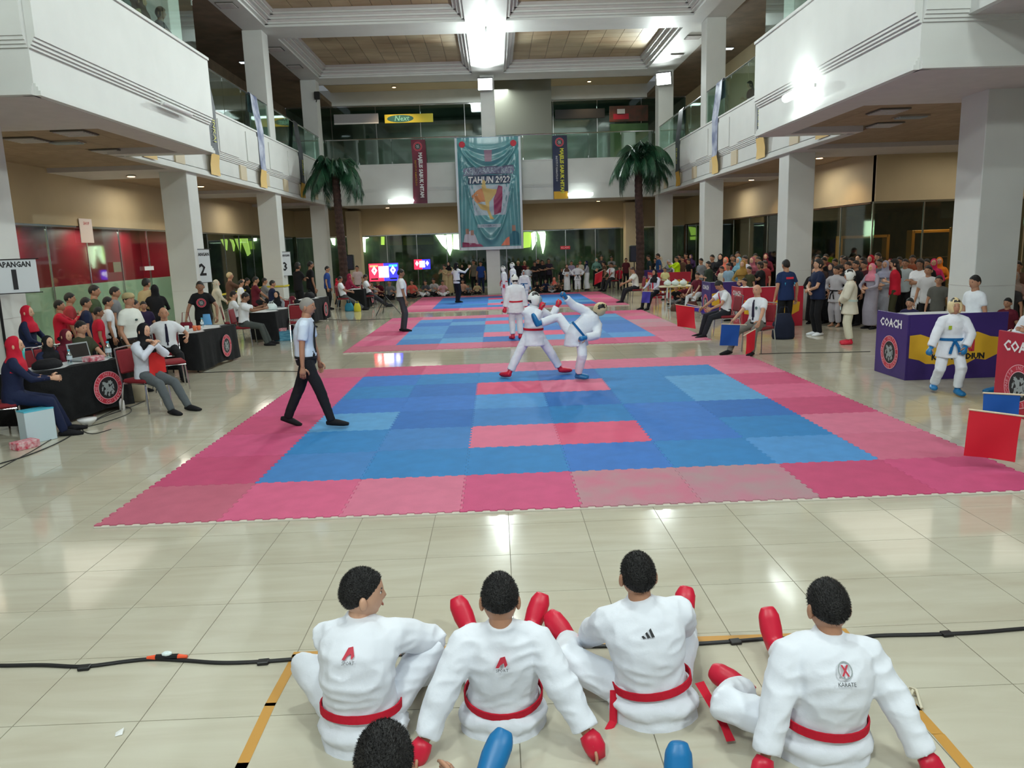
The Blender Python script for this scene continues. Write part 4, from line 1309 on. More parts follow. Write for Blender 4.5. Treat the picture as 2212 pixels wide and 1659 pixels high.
wallboard(16.0, 1.95, 0.42, 0.28, mat('frame_photo', (120, 120, 100), .4), 'small framed picture on the red shop glass', 'picture')
wallboard(18.0, 1.86, 0.6, 0.12, M_PAPER, 'narrow pale sticker strip on the red shop glass', 'sticker')
wallboard(9.3, 1.15, 0.7, 0.07, M_RED, 'small red label on the frosted glass behind the first table', 'sticker')

# yellow barrier tape round the third left pillar
mb = MB()
zt = 1.02
for a, b in (((-9.02, 21.7), (-8.3, 21.7)), ((-8.3, 21.7), (-8.3, 22.42)), ((-9.02, 21.7), (-10.6, 18.0))):
    a = Vector((*a, zt)); b = Vector((*b, zt if b[1] != 18.0 else zt - 0.25)); up_ = Vector((0, 0, 0.03))
    off = Vector((0, -0.012, 0)) if a.y == b.y else Vector((0.012, 0, 0))
    mb.add([a - up_ + off, b - up_ + off, b + up_ + off, a + up_ + off], [(0, 1, 2, 3)])
tag(mb.build('barrier_tape', mat('barrier_yellow', (214, 196, 60), .5)), 'yellow barrier tape wound round the third left pillar', 'tape')
# black cable running down the nearest left pillar edge
tag(MB().tube([(-8.3, 5.92, 2.9), (-8.29, 5.9, 2.0), (-8.3, 5.9, 1.0), (-8.28, 5.9, 0.02)], 0.022, 6).build('pillar_cable', M_CABLE), 'thick dark cable running down the corner of the nearest left pillar', 'cable')
# small speaker upstairs on the left pillar
t = thing('wall_speaker', 'small black loudspeaker high on the back left pillar', 'speaker', (-8.25, 29.4, 9.0), 0)
MB().bbox(-0.12, 0.12, -0.1, 0.1, -0.16, 0.16, 0.02).build('cabinet', M_BLACK, t)
MB().tube([(0, 0.1, 0), (-0.1, 0.14, -0.25)], 0.02, 6).build('bracket', M_BLACK, t)

# ------------------------------------------------------------------ scoreboards, speakers
def scoreboard(loc, rotz, wd, label, foot=0.0):
    t = thing('scoreboard_screen', label, 'screen', loc, rotz, 'scoreboard screens on tripods')
    h = wd * 0.6; zc = loc[2]
    MB().bbox(-wd / 2 - 0.02, wd / 2 + 0.02, 0.0, 0.05, -h / 2 - 0.02, h / 2 + 0.02, 0.01).build('casing', M_BLACK, t)
    R1 = mat('screen_red', (255, 30, 60), emit=(255, 40, 70), estr=2.4); B1 = mat('screen_blue', (40, 40, 255), emit=(50, 50, 255), estr=2.4)
    W1 = mat('screen_white', (255, 255, 255), emit=(255, 250, 250), estr=4); Cy = mat('screen_cyan', (60, 200, 255), emit=(60, 200, 255), estr=1.8); Og = mat('screen_orange', (255, 150, 90), emit=(255, 140, 100), estr=1.8)
    MB().box(-wd / 2, 0, -0.006, -0.001, -h / 2, h / 2).build('red_half', R1, t)
    MB().box(0, wd / 2, -0.006, -0.001, -h / 2, h / 2).build('blue_half', B1, t)
    MB().box(-wd * 0.17, wd * 0.17, -0.009, -0.006, -h * 0.3, h * 0.34).build('centre_panel', W1, t)
    text('0', h * 0.62, W1, t, (-wd * 0.32, -0.01, h * 0.08), FRONT, bold=0.012)
    text('0', h * 0.62, W1, t, (wd * 0.32, -0.01, h * 0.08), FRONT, bold=0.012)
    if wd > 0.9:
        MB().box(-wd * 0.47, -wd * 0.19, -0.009, -0.006, h * 0.3, h * 0.42).build('name_bar', Og, t); MB().box(wd * 0.19, wd * 0.47, -0.009, -0.006, h * 0.3, h * 0.42).build('name_bar', Cy, t)
        MB().box(-wd * 0.45, -wd * 0.2, -0.009, -0.006, -h * 0.42, -h * 0.33).build('name_bar', M_INK, t); MB().box(wd * 0.2, wd * 0.45, -0.009, -0.006, -h * 0.42, -h * 0.33).build('name_bar', M_INK, t)
    mb = MB(); z0 = -loc[2]
    mb.tube([(0, 0.08, 0), (0, 0.08, z0 + 0.25)], 0.02, 8); mb.build('pole', M_BLACK, t)
    for k in range(3):
        a = R(90 + 120 * k + 20)
        mb = MB(); mb.tube([(0, 0.08, z0 + 0.62), (0.5 * math.cos(a), 0.08 + 0.5 * math.sin(a), z0 + 0.01)], 0.014, 6)
        mb.tube([(0, 0.08, z0 + 0.27), (0.28 * math.cos(a), 0.08 + 0.28 * math.sin(a), z0 + 0.28)], 0.008, 5); mb.build('leg', M_BLACK, t)
p = AT(829, 588, 20.0)
scoreboard((p.x, 20.0, p.z), 0.05, 0.98, 'bright red and blue scoreboard on a tripod behind the second mat')
p = AT(912, 571, 30.3)
scoreboard((p.x, 30.3, p.z), 0.0, 0.76, 'smaller red and blue scoreboard farther back near the wall')
def loudspeaker(px, py, Y, w_, h_, label):
    p = AT(px, py, Y)
    t = thing('loudspeaker', label, 'speaker', (p.x, Y, 0), 0, 'black loudspeakers on stands at the back')
    MB().bbox(-w_ / 2, w_ / 2, -0.15, 0.15, p.z - h_ / 2, p.z + h_ / 2, 0.03).build('cabinet', M_BLACK, t)
    MB().box(-w_ / 2 + 0.03, w_ / 2 - 0.03, -0.16, -0.15, p.z - h_ / 2 + 0.05, p.z + h_ / 2 - 0.05).build('grille', mat('speaker_grille', (30, 32, 52), .5), t)
    MB().tube([(0, 0, p.z - h_ / 2), (0, 0, 0.02)], 0.02, 8).build('pole', M_BLACK, t)
    for k in range(3):
        a = R(90 + 120 * k)
        MB().tube([(0, 0, 0.6), (0.42 * math.cos(a), 0.42 * math.sin(a), 0.01)], 0.012, 6).build('leg', M_BLACK, t)
loudspeaker(754, 567, 27.4, 0.42, 0.66, 'black loudspeaker on a stand right of the left palm trunk')
loudspeaker(1370, 548, 27.6, 0.42, 0.72, 'black loudspeaker on a stand left of the right palm trunk')

# shelves and boards in the brown shop of the right recess
M_ORG = mat('orange_shelf', (190, 120, 30), .5)
def shelf(x, y, w_, h_, label):
    t = thing('display_shelf', label, 'shelf', (x, y, 0), 0, 'orange display shelves in the right shop')
    for sx in (-1, 1): MB().bbox(sx * w_ / 2 - .05, sx * w_ / 2 + .05, 0, .3, 0, h_, .01).build('post', M_ORG, t)
    MB().bbox(-w_ / 2, w_ / 2, 0, .3, h_ - .09, h_, .01).build('top', M_ORG, t)
    for k in range(3): MB().box(-w_ / 2 + .05, w_ / 2 - .05, 0, .28, .5 + .45 * k, .53 + .45 * k).build('shelf_board', M_SHOPB, t)
shelf(11.1, 18.2, 1.5, 2.15, 'left orange shelf frame inside the brown shop on the right')
shelf(12.9, 17.2, 1.6, 2.25, 'right orange shelf frame inside the brown shop on the right')
MB_ = MB().bbox(-.35, .35, 0, .1, 0.05, 2.3, .01).build('panel', M_ORG, None, False, (13.0, 16.2, 0)); tag(MB_, 'solid orange upright panel inside the brown shop on the right', 'panel')
board(11.9, 13.4, 2.55, 3.0, 15.5, M_INK, 'dark notice board under the beige recess wall on the right')
board(13.5, 15.3, 2.5, 2.98, 15.5, mat('tan_shop_strip', (132, 96, 58), .6, rgb2=(90, 66, 42), scale=4), 'tan picture strip beside the dark notice board')
lamp('AREA', (12.8, 17.0, 2.95), 25, (1.0, .82, .5), 1.0, (12.8, 17.0, 0))
lamp('AREA', (-7.0, 38.5, 2.9), 40, (.9, 1.0, .85), 2.0, (-7.0, 38.5, 0))
lamp('AREA', (4.0, 38.5, 2.9), 60, (.9, 1.0, .85), 2.0, (4.0, 38.5, 0))
lamp('AREA', (-4.0, 38.0, 9.5), 90, (.85, 1.0, .98), 2.0, (-4.0, 38.0, 0))
lamp('AREA', (4.0, 38.0, 9.5), 90, (.85, 1.0, .98), 2.0, (4.0, 38.0, 0))
# ------------------------------------------------------------------ people
TS = bpy.data.scenes.new('workbench')
def remesh(mb, vox, smooth=3, wrinkle=0.0, seed=0):
    me = mb.mesh('tmp', [])
    ob = bpy.data.objects.new('tmp', me)
    TS.collection.objects.link(ob)
    md = ob.modifiers.new('r', 'REMESH'); md.mode = 'VOXEL'; md.voxel_size = vox
    if smooth:
        sm = ob.modifiers.new('s', 'SMOOTH'); sm.factor = 0.5; sm.iterations = smooth
    vl = TS.view_layers[0]
    vl.update()
    dg = vl.depsgraph
    r = bpy.data.meshes.new_from_object(ob.evaluated_get(dg), depsgraph=dg)
    bpy.data.objects.remove(ob); bpy.data.meshes.remove(me)
    n = len(r.vertices)
    co = np.empty(n * 3); r.vertices.foreach_get('co', co); co = co.reshape(-1, 3)
    if wrinkle > 0:
        no = np.empty(n * 3); r.vertices.foreach_get('normal', no); no = no.reshape(-1, 3)
        d = np.array([noise.noise(Vector((c[0] * 7 + seed, c[1] * 7, c[2] * 3.2))) + 0.55 * (0.4 - abs(noise.noise(Vector((c[0] * 7 + c[2] * 6, c[1] * 7 + seed, c[2] * 15 - c[0] * 5)))) * 2) for c in co])
        co = co + no * (d * wrinkle)[:, None]
    lt = np.empty(len(r.polygons), dtype=np.int32); r.polygons.foreach_get('loop_total', lt)
    vi = np.empty(len(r.loops), dtype=np.int32); r.loops.foreach_get('vertex_index', vi)
    bpy.data.meshes.remove(r)
    faces = []; k = 0
    vl_ = vi.tolist()
    for t in lt.tolist():
        faces.append(tuple(vl_[k:k + t])); k += t
    o = MB(); o.v = [tuple(c) for c in co.tolist()]; o.f = faces; o.m = [0] * len(faces)
    return o

def g2(a, b): return math.exp(-a * a - b * b)
def headpt(x, y, z):
    X, Y, Z = x * 0.079, y * 0.096, z * 0.115
    if z < 0:
        t = -z
        X *= 1 - 0.26 * t * t
        if y < 0: Y *= 1 - 0.42 * t
        else: Y *= 1 - 0.10 * t
    if y > 0:
        Y *= 0.95
        Y *= 1 + 0.13 * math.exp(-((z - 0.5) / 0.28) ** 2)
        if z < 0: Y *= 1 + 0.28 * z * z
        Y += 0.024 * g2(x / 0.15, (z + 0.24) / 0.15) + 0.012 * g2(x / 0.11, (z + 0.05) / 0.16)
        Y += 0.004 * g2(x / 0.6, (z - 0.17) / 0.09)
        Y -= 0.009 * (g2((x - 0.4) / 0.2, (z - 0.02) / 0.11) + g2((x + 0.4) / 0.2, (z - 0.02) / 0.11))
        Y += 0.008 * g2(x / 0.28, (z + 0.56) / 0.06) + 0.008 * g2(x / 0.3, (z + 0.86) / 0.14)
        Y -= 0.004 * g2(x / 0.3, (z + 0.68) / 0.05)
    return X, Y, Z
def gridball(fn, nu, nv, M, mb, m=0):
    vs = []; fs = []
    def put(x, y, z):
        vs.append(M @ Vector(fn(x, y, z)))
    put(0, 0, 1)
    for j in range(1, nv):
        ph = math.pi * j / nv
        for i in range(nu):
            th = 2 * math.pi * (i + 0.5) / nu
            put(math.sin(ph) * math.cos(th), math.sin(ph) * math.sin(th), math.cos(ph))
    put(0, 0, -1)
    fs = [(0, 1 + i, 1 + (i + 1) % nu) for i in range(nu)]
    for j in range(nv - 2):
        for i in range(nu):
            a = 1 + j * nu + i; b = 1 + j * nu + (i + 1) % nu
            fs.append((a, a + nu, b + nu, b))
    e = len(vs) - 1; k = 1 + (nv - 2) * nu
    fs += [(k + i, e, k + (i + 1) % nu) for i in range(nu)]
    mb.add(vs, fs, m)
def sstep(a, b, x):
    t = min(1, max(0, (x - a) / (b - a))); return t * t * (3 - 2 * t)
def hair_fn(style):
    th = {'buzz': 0.05, 'short': 0.085, 'mop': 0.17, 'bun': 0.11, 'long': 0.14, 'grey': 0.06}.get(style, 0.1)
    def fn(x, y, z):
        X, Y, Z = headpt(x, min(y, 0.9), z)
        line = -0.05 + 0.62 * y if y > 0 else -0.05 + 0.45 * y
        if style in ('long', 'mop') and y < 0.25: line -= 0.5
        k = sstep(line - 0.06, line + 0.10, z)
        s = 0.95 + k * (0.05 + th * (0.8 + 0.5 * max(0, z)))
        if style in ('mop', 'long', 'short'):
            s += k * 0.03 * noise.noise(Vector((x * 4, y * 4, z * 4)))
        return X * s, Y * s, Z * s
    return fn
def hijab_fn(x, y, z):
    X, Y, Z = headpt(x, min(y, .75), z)
    inside = y > 0 and (x / 0.82) ** 2 + ((z + 0.10) / 0.95) ** 2 < 1
    s = 0.92 if inside else 1.17
    if not inside and z < 0: X *= 1 + 0.25 * -z
    return X * s, Y * s, Z * s
def helmet_fn(x, y, z):
    X, Y, Z = headpt(x, min(y, .85), z)
    inside = y > 0.1 and (x / 0.62) ** 2 + ((z + 0.25) / 0.62) ** 2 < 1
    low = z < -0.75
    s = 0.92 if (inside or low) else 1.24 + 0.03 * math.cos(6 * x)
    return X * s, Y * s, Z * s

def ik(a, c, l1, l2, pole):
    d = c - a; L = d.length
    if L > (l1 + l2) * 0.999:
        c = a + d * ((l1 + l2) * 0.999 / L); d = c - a; L = d.length
    if L < abs(l1 - l2) + 0.02:
        L = abs(l1 - l2) + 0.02; d = d.normalized() * L; c = a + d
    t = d / L
    p = pole - t * pole.dot(t)
    if p.length < 1e-4: p = t.orthogonal()
    p.normalize()
    x = (l1 * l1 - l2 * l2 + L * L) / (2 * L)
    hgt = math.sqrt(max(0, l1 * l1 - x * x))
    return a + t * x + p * hgt, c

def V(*a): return Vector(a)
class Sk: pass
def skel(h=1.65, pelvis=None, lean=0.0, side=0.0, twist=0.0, slump=0.0, wl=None, wr=None, el=(-.5, -1, -.4), er=(.5, -1, -.4),
         al=None, ar=None, kl=(-.15, 1, .1), kr=(.15, 1, .1), tl=None, tr=None, head=(0, 0, 0), hs=1.0, b=1.0, sh=1.0, hipyaw=0.0, neck=None):
    """joints of a figure facing +y; lean forwards, side to its right, twist of the shoulders (degrees)"""
    s = h / 1.7
    K = Sk(); K.s = s; K.b = b; K.hs = hs; K.sh = sh
    P = Vector(pelvis) if pelvis is not None else V(0, 0, 0.93 * s)
    K.P = P
    Rm = Euler((R(-lean), R(side), R(twist)), 'XYZ').to_matrix()
    K.U = Rm @ V(0, 0, 1); K.S = Rm @ V(1, 0, 0); K.F = K.U.cross(K.S)
    K.HS = Matrix.Rotation(R(hipyaw), 3, 'Z') @ V(1, 0, 0)
    K.C = P + K.U * 0.27 * s - K.F * slump * s
    K.N = P + K.U * 0.49 * s + K.F * (0.02 - 0.2 * slump) * s
    if neck is not None: K.N = Vector(neck)
    hp = Matrix.Rotation(R(head[0]), 3, 'Z') @ Matrix.Rotation(R(-head[1]), 3, 'X') @ Matrix.Rotation(R(head[2]), 3, 'Y')
    K.HR = hp
    hu = (K.U * 0.6 + hp @ V(0, 0, 1) * 0.8).normalized()
    K.H = K.N + hu * (0.148 * s if hs < 1.05 else 0.135 * s) + hp @ V(0, 0.02, 0) * s
    K.a = {}
    for sd, w_, e_ in ((-1, wl, el), (1, wr, er)):
        sh_ = K.N - K.U * 0.082 * s + K.S * (sd * 0.165 * s * sh)
        w_ = Vector(w_) if w_ is not None else sh_ + V(sd * 0.09, 0.04, -0.51) * s
        e_, w_ = ik(sh_, w_, 0.275 * s, 0.25 * s, Vector(e_))
        K.a[sd] = (sh_, e_, w_)
    K.l = {}
    for sd, a_, k_, t_ in ((-1, al, kl, tl), (1, ar, kr, tr)):
        hp_ = P - V(0, 0, 0.03) * s + K.HS * (sd * 0.088 * s)
        a_ = Vector(a_) if a_ is not None else V(sd * 0.10 * s, -0.02, 0.08 * s)
        k_, a_ = ik(hp_, a_, 0.42 * s, 0.41 * s, Vector(k_))
        t_ = Vector(t_).normalized() if t_ is not None else V(sd * 0.2, 1, 0).normalized()
        K.l[sd] = (hp_, k_, a_, t_)
    return K

def torso_pts(K, lo=-0.09, infl=0.0, hi=True, flare=0.0, collar=0.0):
    s, b = K.s, K.b
    P, C, N, U, S = K.P, K.C, K.N, K.U, K.S
    pts = []; rad = []
    def at(t):
        t = max(t, lo)
        if t <= 0: return P + V(0, 0, 1) * t * s if t < 0 else P
        if t < 0.27: return P.lerp(C, t / 0.27)
        return C.lerp(N, (t - 0.27) / 0.22)
    prof = [(-0.09, .135, .095), (-0.02, .165, .12), (0.06, .158, .115), (0.14, .142, .105), (0.24, .152, .112), (0.33, .165, .115), (0.40, .165, .10), (0.445, .13, .082), (0.475, .075, .065)]
    if lo < -0.09:
        prof = [(lo, .17 + flare, .125 + flare), (-0.09, .168 + flare * .4, .122 + flare * .4)] + prof[1:]
    for t, rx, ry in prof:
        if t < lo - 1e-6: continue
        pts.append(at(t))
        q = b if t < 0.35 else (1 + b) / 2
        rad.append(((rx * q * s + infl), (ry * q * s + infl)))
    return pts, rad
def hand(mb, K, w_, e_, up, sd, curl=0.35, m=0, splay=0.0):
    s = K.s * (0.93 if K.hs > 1 else 1)
    d = (w_ - e_).normalized()
    if isinstance(up, (tuple, list)): up = Vector(up)
    n = up - d * up.dot(d)
    if n.length < 1e-3: n = d.orthogonal()
    n.normalize()                      # back of the hand
    a = d.cross(n) * sd                # towards little finger side / outwards
    def T(u, v, w2): return w_ + d * (u * s) + a * (v * s) + n * (w2 * s)
    mb.tube([T(-0.02, 0, 0), T(0.01, 0, 0), T(0.05, 0, 0), T(0.088, 0, 0)], [(0.024 * s, 0.019 * s), (0.03 * s, 0.017 * s), (0.041 * s, 0.015 * s), (0.038 * s, 0.012 * s)], 10, m, side=a)
    for i, L in enumerate((0.070, 0.080, 0.074, 0.058)):
        v = -0.030 + 0.020 * i
        p = [T(0.080, v, 0)]
        ang = 0.12; cu = curl
        for q in (0.45, 0.32, 0.25):
            ang += cu * 1.0
            l = L * q * 1.05
            last = p[-1]
            p.append(last + (d * math.cos(ang) - n * math.sin(ang) + a * (splay * (i - 1.5) * 0.15)) * l * s)
        mb.tube(p, [0.0098 * s, 0.0092 * s, 0.0085 * s, 0.0062 * s], 6, m)
    p0 = T(0.018, -0.03, -0.004)
    t1 = p0 + (d * 0.6 - a * 0.75 - n * 0.2).normalized() * 0.042 * s
    t2 = t1 + (d * 0.85 - a * 0.35 - n * (0.25 + curl * 0.6)).normalized() * 0.035 * s
    t3 = t2 + (d * 0.9 + a * 0.05 - n * (0.3 + curl)).normalized() * 0.026 * s
    mb.tube([p0, t1, t2, t3], [0.014 * s, 0.0125 * s, 0.0105 * s, 0.0075 * s], 7, m)

LOD = {0: (0.0085, 0.011, 26), 1: (0.014, 0.018, 20), 2: (0.021, 0.026, 14)}
M_EYEW = mat('eye_white', (225, 220, 214), 0.3); M_DARK = mat('pupil_dark', (26, 18, 16), 0.35); M_LIP = mat('lips', (166, 100, 86), 0.5)
def skin(i):
    c = ((196, 148, 120), (178, 130, 102), (148, 106, 82), (208, 162, 134))[i]
    return mat('skin_%d' % i, c, 0.5, var=0.04, scale=8)
M_HAIR = mat('black_hair', (16, 14, 14), 0.5, bump=0.6, bscale=140)
M_HAIRG = mat('grey_hair', (150, 146, 140), 0.6, bump=0.5, bscale=140)
def cloth(rgb, k=1.0, name=None, sheen=0.0):
    nm = name or 'cloth_%d_%d_%d' % rgb
    return mat(nm, rgb, 0.82, var=0.05, scale=5, bump=0.35 * k, bscale=16, spec=0.25)
WHITE = cloth((226, 230, 236), name='white_cotton'); BLACKC = cloth((24, 24, 28)); NAVY = cloth((28, 36, 66)); GREYT = cloth((84, 88, 92)); DGREY = cloth((44, 46, 52))
GUARDR = mat('red_guard_foam', (206, 24, 56), 0.4); GUARDB = mat('blue_guard_foam', (20, 112, 170), 0.4)
BELTR = cloth((196, 28, 50)); BELTB = cloth((24, 100, 160))

def body_mesh(K, lod, sk, hands=(0.35, 0.35), handup=None, cover=True, wear=None):
    s = K.s; hr = K.hs
    mb = MB()
    pts, rad = torso_pts(K, infl=-0.006)
    pts.append(K.N + (K.H - K.N) * 0.0); rad.append((0.064 * s, 0.062 * s))
    pts.append(K.N.lerp(K.H, 0.55)); rad.append((0.056 * s, 0.06 * s))
    mb.tube(pts, rad, 14, side=K.S)
    for sd in (-1, 1):
        a, e, w_ = K.a[sd]
        mb.tube([a - K.S * sd * 0.03 * s, a, a.lerp(e, .5), e, e.lerp(w_, .35), w_ + (w_ - e).normalized() * 0.01], [0.055 * s, 0.054 * s, 0.045 * s, 0.037 * s, 0.037 * s, 0.024 * s], 9)
        hp, k, an, t = K.l[sd]
        mb.tube([hp + V(0, 0, .04) * s, hp.lerp(k, .3), k.lerp(hp, .15), k, k.lerp(an, .35), an.lerp(k, .1), an], [0.08 * s, 0.075 * s, 0.055 * s, 0.052 * s, 0.052 * s, 0.034 * s, 0.036 * s], 9)
        up = V(0, 0, 1); sh = (k - an).normalized()
        heel = an - t * 0.045 * s - sh * 0.045 * s
        mb.tube([heel, an + t * 0.03 * s - sh * 0.035 * s, an + t * 0.10 * s - sh * 0.05 * s, an + t * 0.17 * s - sh * 0.058 * s], [0.032 * s, 0.038 * s, (0.042 * s, 0.028 * s), (0.038 * s, 0.016 * s)], 8, side=t.cross(sh))
    vox = LOD[lod][0]
    r = remesh(mb, vox * max(0.8, s), 3)
    # head
    nu, nv = ((36, 28), (26, 20), (18, 14))[lod]
    M = Matrix.Translation(K.H) @ K.HR.to_4x4() @ Matrix.Scale(s * hr, 4)
    gridball(headpt, nu, nv, M, r, 0)
    for sx in (-1, 1):
        def EP(x, y, z): return M @ Vector((x, y, z))
        q = s * hr; R3 = K.HR
        r.ball(EP(sx * 0.083, -0.010, -0.012), (0.013 * q, 0.019 * q, 0.033 * q), 8, 6, 0, R3)
        if lod < 2:
            r.ball(EP(sx * 0.030, 0.074, 0.003), (0.0125 * q, 0.0085 * q, 0.0055 * q), 8, 6, 1, R3)
            r.ball(EP(sx * 0.030, 0.0815, 0.003), (0.006 * q, 0.003 * q, 0.0055 * q), 8, 6, 2, R3)
        else:
            r.ball(EP(sx * 0.030, 0.078, 0.003), (0.012 * q, 0.007 * q, 0.006 * q), 6, 4, 2, R3)
        r.ball(EP(sx * 0.031, 0.083, 0.024), (0.016 * q, 0.005 * q, 0.0035 * q), 6, 4, 2, R3)
    r.ball(EP(0, 0.085, -0.066), (0.021 * q, 0.006 * q, 0.006 * q), 8, 5, 3, R3)
    for i, sd in enumerate((-1, 1)):
        a, e, w_ = K.a[sd]
        up = (handup or {}).get(sd, V(sd * 0.9, 0.2, 0.3))
        hand(r, K, w_, e, up, sd, hands[i])
    return r.mesh('body', [sk, M_EYEW, M_DARK, M_LIP], True)

def top_mesh(K, lod, kind, ma, wr=0.0, seed=0, sleeve=None):
    s = K.s
    mb = MB()
    loose = {'tshirt': .014, 'shirt': .014, 'long': .012, 'gi': .026, 'jacket': .028}[kind]
    lo = {'tshirt': -.12, 'shirt': -.03, 'long': -.12, 'gi': -.24, 'jacket': -.13}[kind]
    pts, rad = torso_pts(K, lo=lo, infl=loose, flare=0.035 if kind == 'gi' else 0.0)
    mb.tube(pts, rad, 18, side=K.S)
    if kind == 'gi' and K.P.z < .3:
        mb.ball(K.P + V(0, -.01, -.035) * s, (.225 * s * K.b, .185 * s, .085 * s), 20, 10)
        mb.ball(K.P + V(0, .0, .0) * s, (.19 * s * K.b, .15 * s, .12 * s), 20, 10)
    if kind in ('shirt', 'gi', 'jacket'):
        mb.tube([K.N - K.U * 0.05 * s, K.N + (K.H - K.N) * (0.12 if kind != 'gi' else 0.26) - K.F * (0.012 * s if kind == 'gi' else 0)], [0.086 * s, 0.074 * s], 14, side=K.S)
    fl = {'tshirt': .5, 'shirt': .55, 'long': 1.9, 'gi': 1.88, 'jacket': 1.95}[kind] if sleeve is None else sleeve
    for sd in (-1, 1):
        a, e, w_ = K.a[sd]
        mb.tube([K.N - K.U * .03 * s, K.N.lerp(a, .5) - K.U * .004 * s, a + K.U * .012 * s], [.062 * s, .062 * s, .066 * s], 10)
        r0, r1, r2 = {'tshirt': (.066, .062, .05), 'shirt': (.068, .068, .05), 'long': (.064, .05, .036), 'gi': (.088, .084, .072), 'jacket': (.078, .066, .05)}[kind]
        path = [a - K.S * sd * 0.04 * s, a]; rr = [r0 * s, r0 * s]
        if fl <= 1:
            path += [a.lerp(e, fl * .6), a.lerp(e, fl + .12)]; rr += [r1 * s, r1 * s]
        else:
            path += [a.lerp(e, .6), e, e.lerp(w_, (fl - 1) * .6), e.lerp(w_, fl - 1)]; rr += [r1 * s, r1 * s, r2 * s, r2 * s * 1.02]
        mb.tube(path, rr, 12)
    r = remesh(mb, LOD[lod][1] * max(.8, s), 3 if lod else 4, wr, seed)
    return r.mesh('shirt', [ma], True)
def legs_mesh(K, lod, kind, ma, wr=0.0, seed=0):
    s = K.s; mb = MB()
    P = K.P
    inf = {'trousers': .012, 'gi': .02, 'shorts': .02, 'skirt': .02}[kind]
    mb.tube([P - V(0, 0, .10) * s, P - V(0, 0, .03) * s, P + (K.C - P) * .35], [(.15 * s * K.b + inf, .105 * s * K.b + inf), (.168 * s * K.b + inf, .122 * s * K.b + inf), (.152 * s * K.b + inf, .11 * s * K.b + inf)], 16, side=K.HS)
    if kind == 'skirt':
        m_ = (K.l[-1][1] + K.l[1][1]) / 2; an = (K.l[-1][2] + K.l[1][2]) / 2
        mb.tube([P, m_, an + V(0, 0, .03)], [(.18 * s, .14 * s), (.2 * s, .15 * s), (.23 * s, .18 * s)], 18, side=K.HS)
    for sd in (-1, 1):
        hp, k, an, t = K.l[sd]
        if kind == 'shorts':
            mb.tube([hp + V(0, 0, .02), hp.lerp(k, .5), hp.lerp(k, .85)], [.095 * s, .092 * s, .09 * s], 10)
        elif kind != 'skirt':
            a, b_, c_, d_ = {'trousers': (.095, .075, .065, .056), 'gi': (.10, .092, .086, .08)}[kind]
            end = an + (an - k).normalized() * .022 * s if kind == 'trousers' else an.lerp(k, .12)
            mb.tube([hp + V(0, 0, .03) * s, hp.lerp(k, .4), k, k.lerp(end, .5), end], [a * s, (a + b_) / 2 * s, b_ * s, c_ * s, d_ * s], 12)
    r = remesh(mb, LOD[lod][1] * max(.8, s), 3 if lod else 4, wr, seed)
    return r.mesh('trousers', [ma], True)
def shoe_mesh(K, sd, kind, ma):
    s = K.s; hp, k, an, t = K.l[sd]; sh = (k - an).normalized(); sdv = t.cross(sh)
    mb = MB()
    if kind == 'guard':
        mb.tube([an - t * 0.05 * s - sh * 0.035 * s, an - sh * 0.03 * s + t * 0.02 * s, an + t * 0.09 * s - sh * 0.042 * s, an + t * 0.165 * s - sh * 0.05 * s, an + t * 0.215 * s - sh * 0.055 * s], [(0.046 * s, .036 * s), (0.06 * s, .056 * s), (0.07 * s, 0.052 * s), (0.066 * s, 0.044 * s), (0.042 * s, 0.026 * s)], 12, side=sdv)
        mb.tube([an + sh * 0.10 * s, an - sh * 0.03 * s], [0.046 * s, 0.05 * s], 12)
        r = remesh(mb, 0.011, 3)
    else:
        mb.tube([an - t * 0.075 * s - sh * 0.05 * s, an - sh * 0.035 * s, an + t * 0.08 * s - sh * 0.048 * s, an + t * 0.15 * s - sh * 0.06 * s, an + t * 0.205 * s - sh * 0.066 * s], [(0.034 * s, .026 * s), (0.046 * s, .05 * s), (0.050 * s, 0.042 * s), (0.050 * s, 0.032 * s), (0.032 * s, 0.02 * s)], 12, side=sdv)
        r = mb
    return r.mesh('shoe', [ma], True)

def spikes(K, n, M, style, mb):
    """stubbly strands over a head of hair"""
    rr = random.Random(n); fn = hair_fn(style)
    for _ in range(n):
        z = rr.uniform(-0.5, 1); th = rr.uniform(0, 6.2832); q = math.sqrt(1 - z * z)
        x, y = q * math.cos(th), q * math.sin(th)
        line = 0.02 + 0.62 * y if y > 0 else 0.02 + 0.45 * y
        if z < line: continue
        p = M @ Vector(fn(x, y, z)); c = M @ Vector((0, 0, 0))
        d = ((p - c).normalized() + Vector((rr.uniform(-.5, .5), rr.uniform(-.5, .5), rr.uniform(-.6, .3)))).normalized()
        L = rr.uniform(.004, .011)
        t = d.orthogonal().normalized() * 0.0012
        mb.add([p - t - d * .002, p + t - d * .002, p + d * L], [(0, 1, 2)])

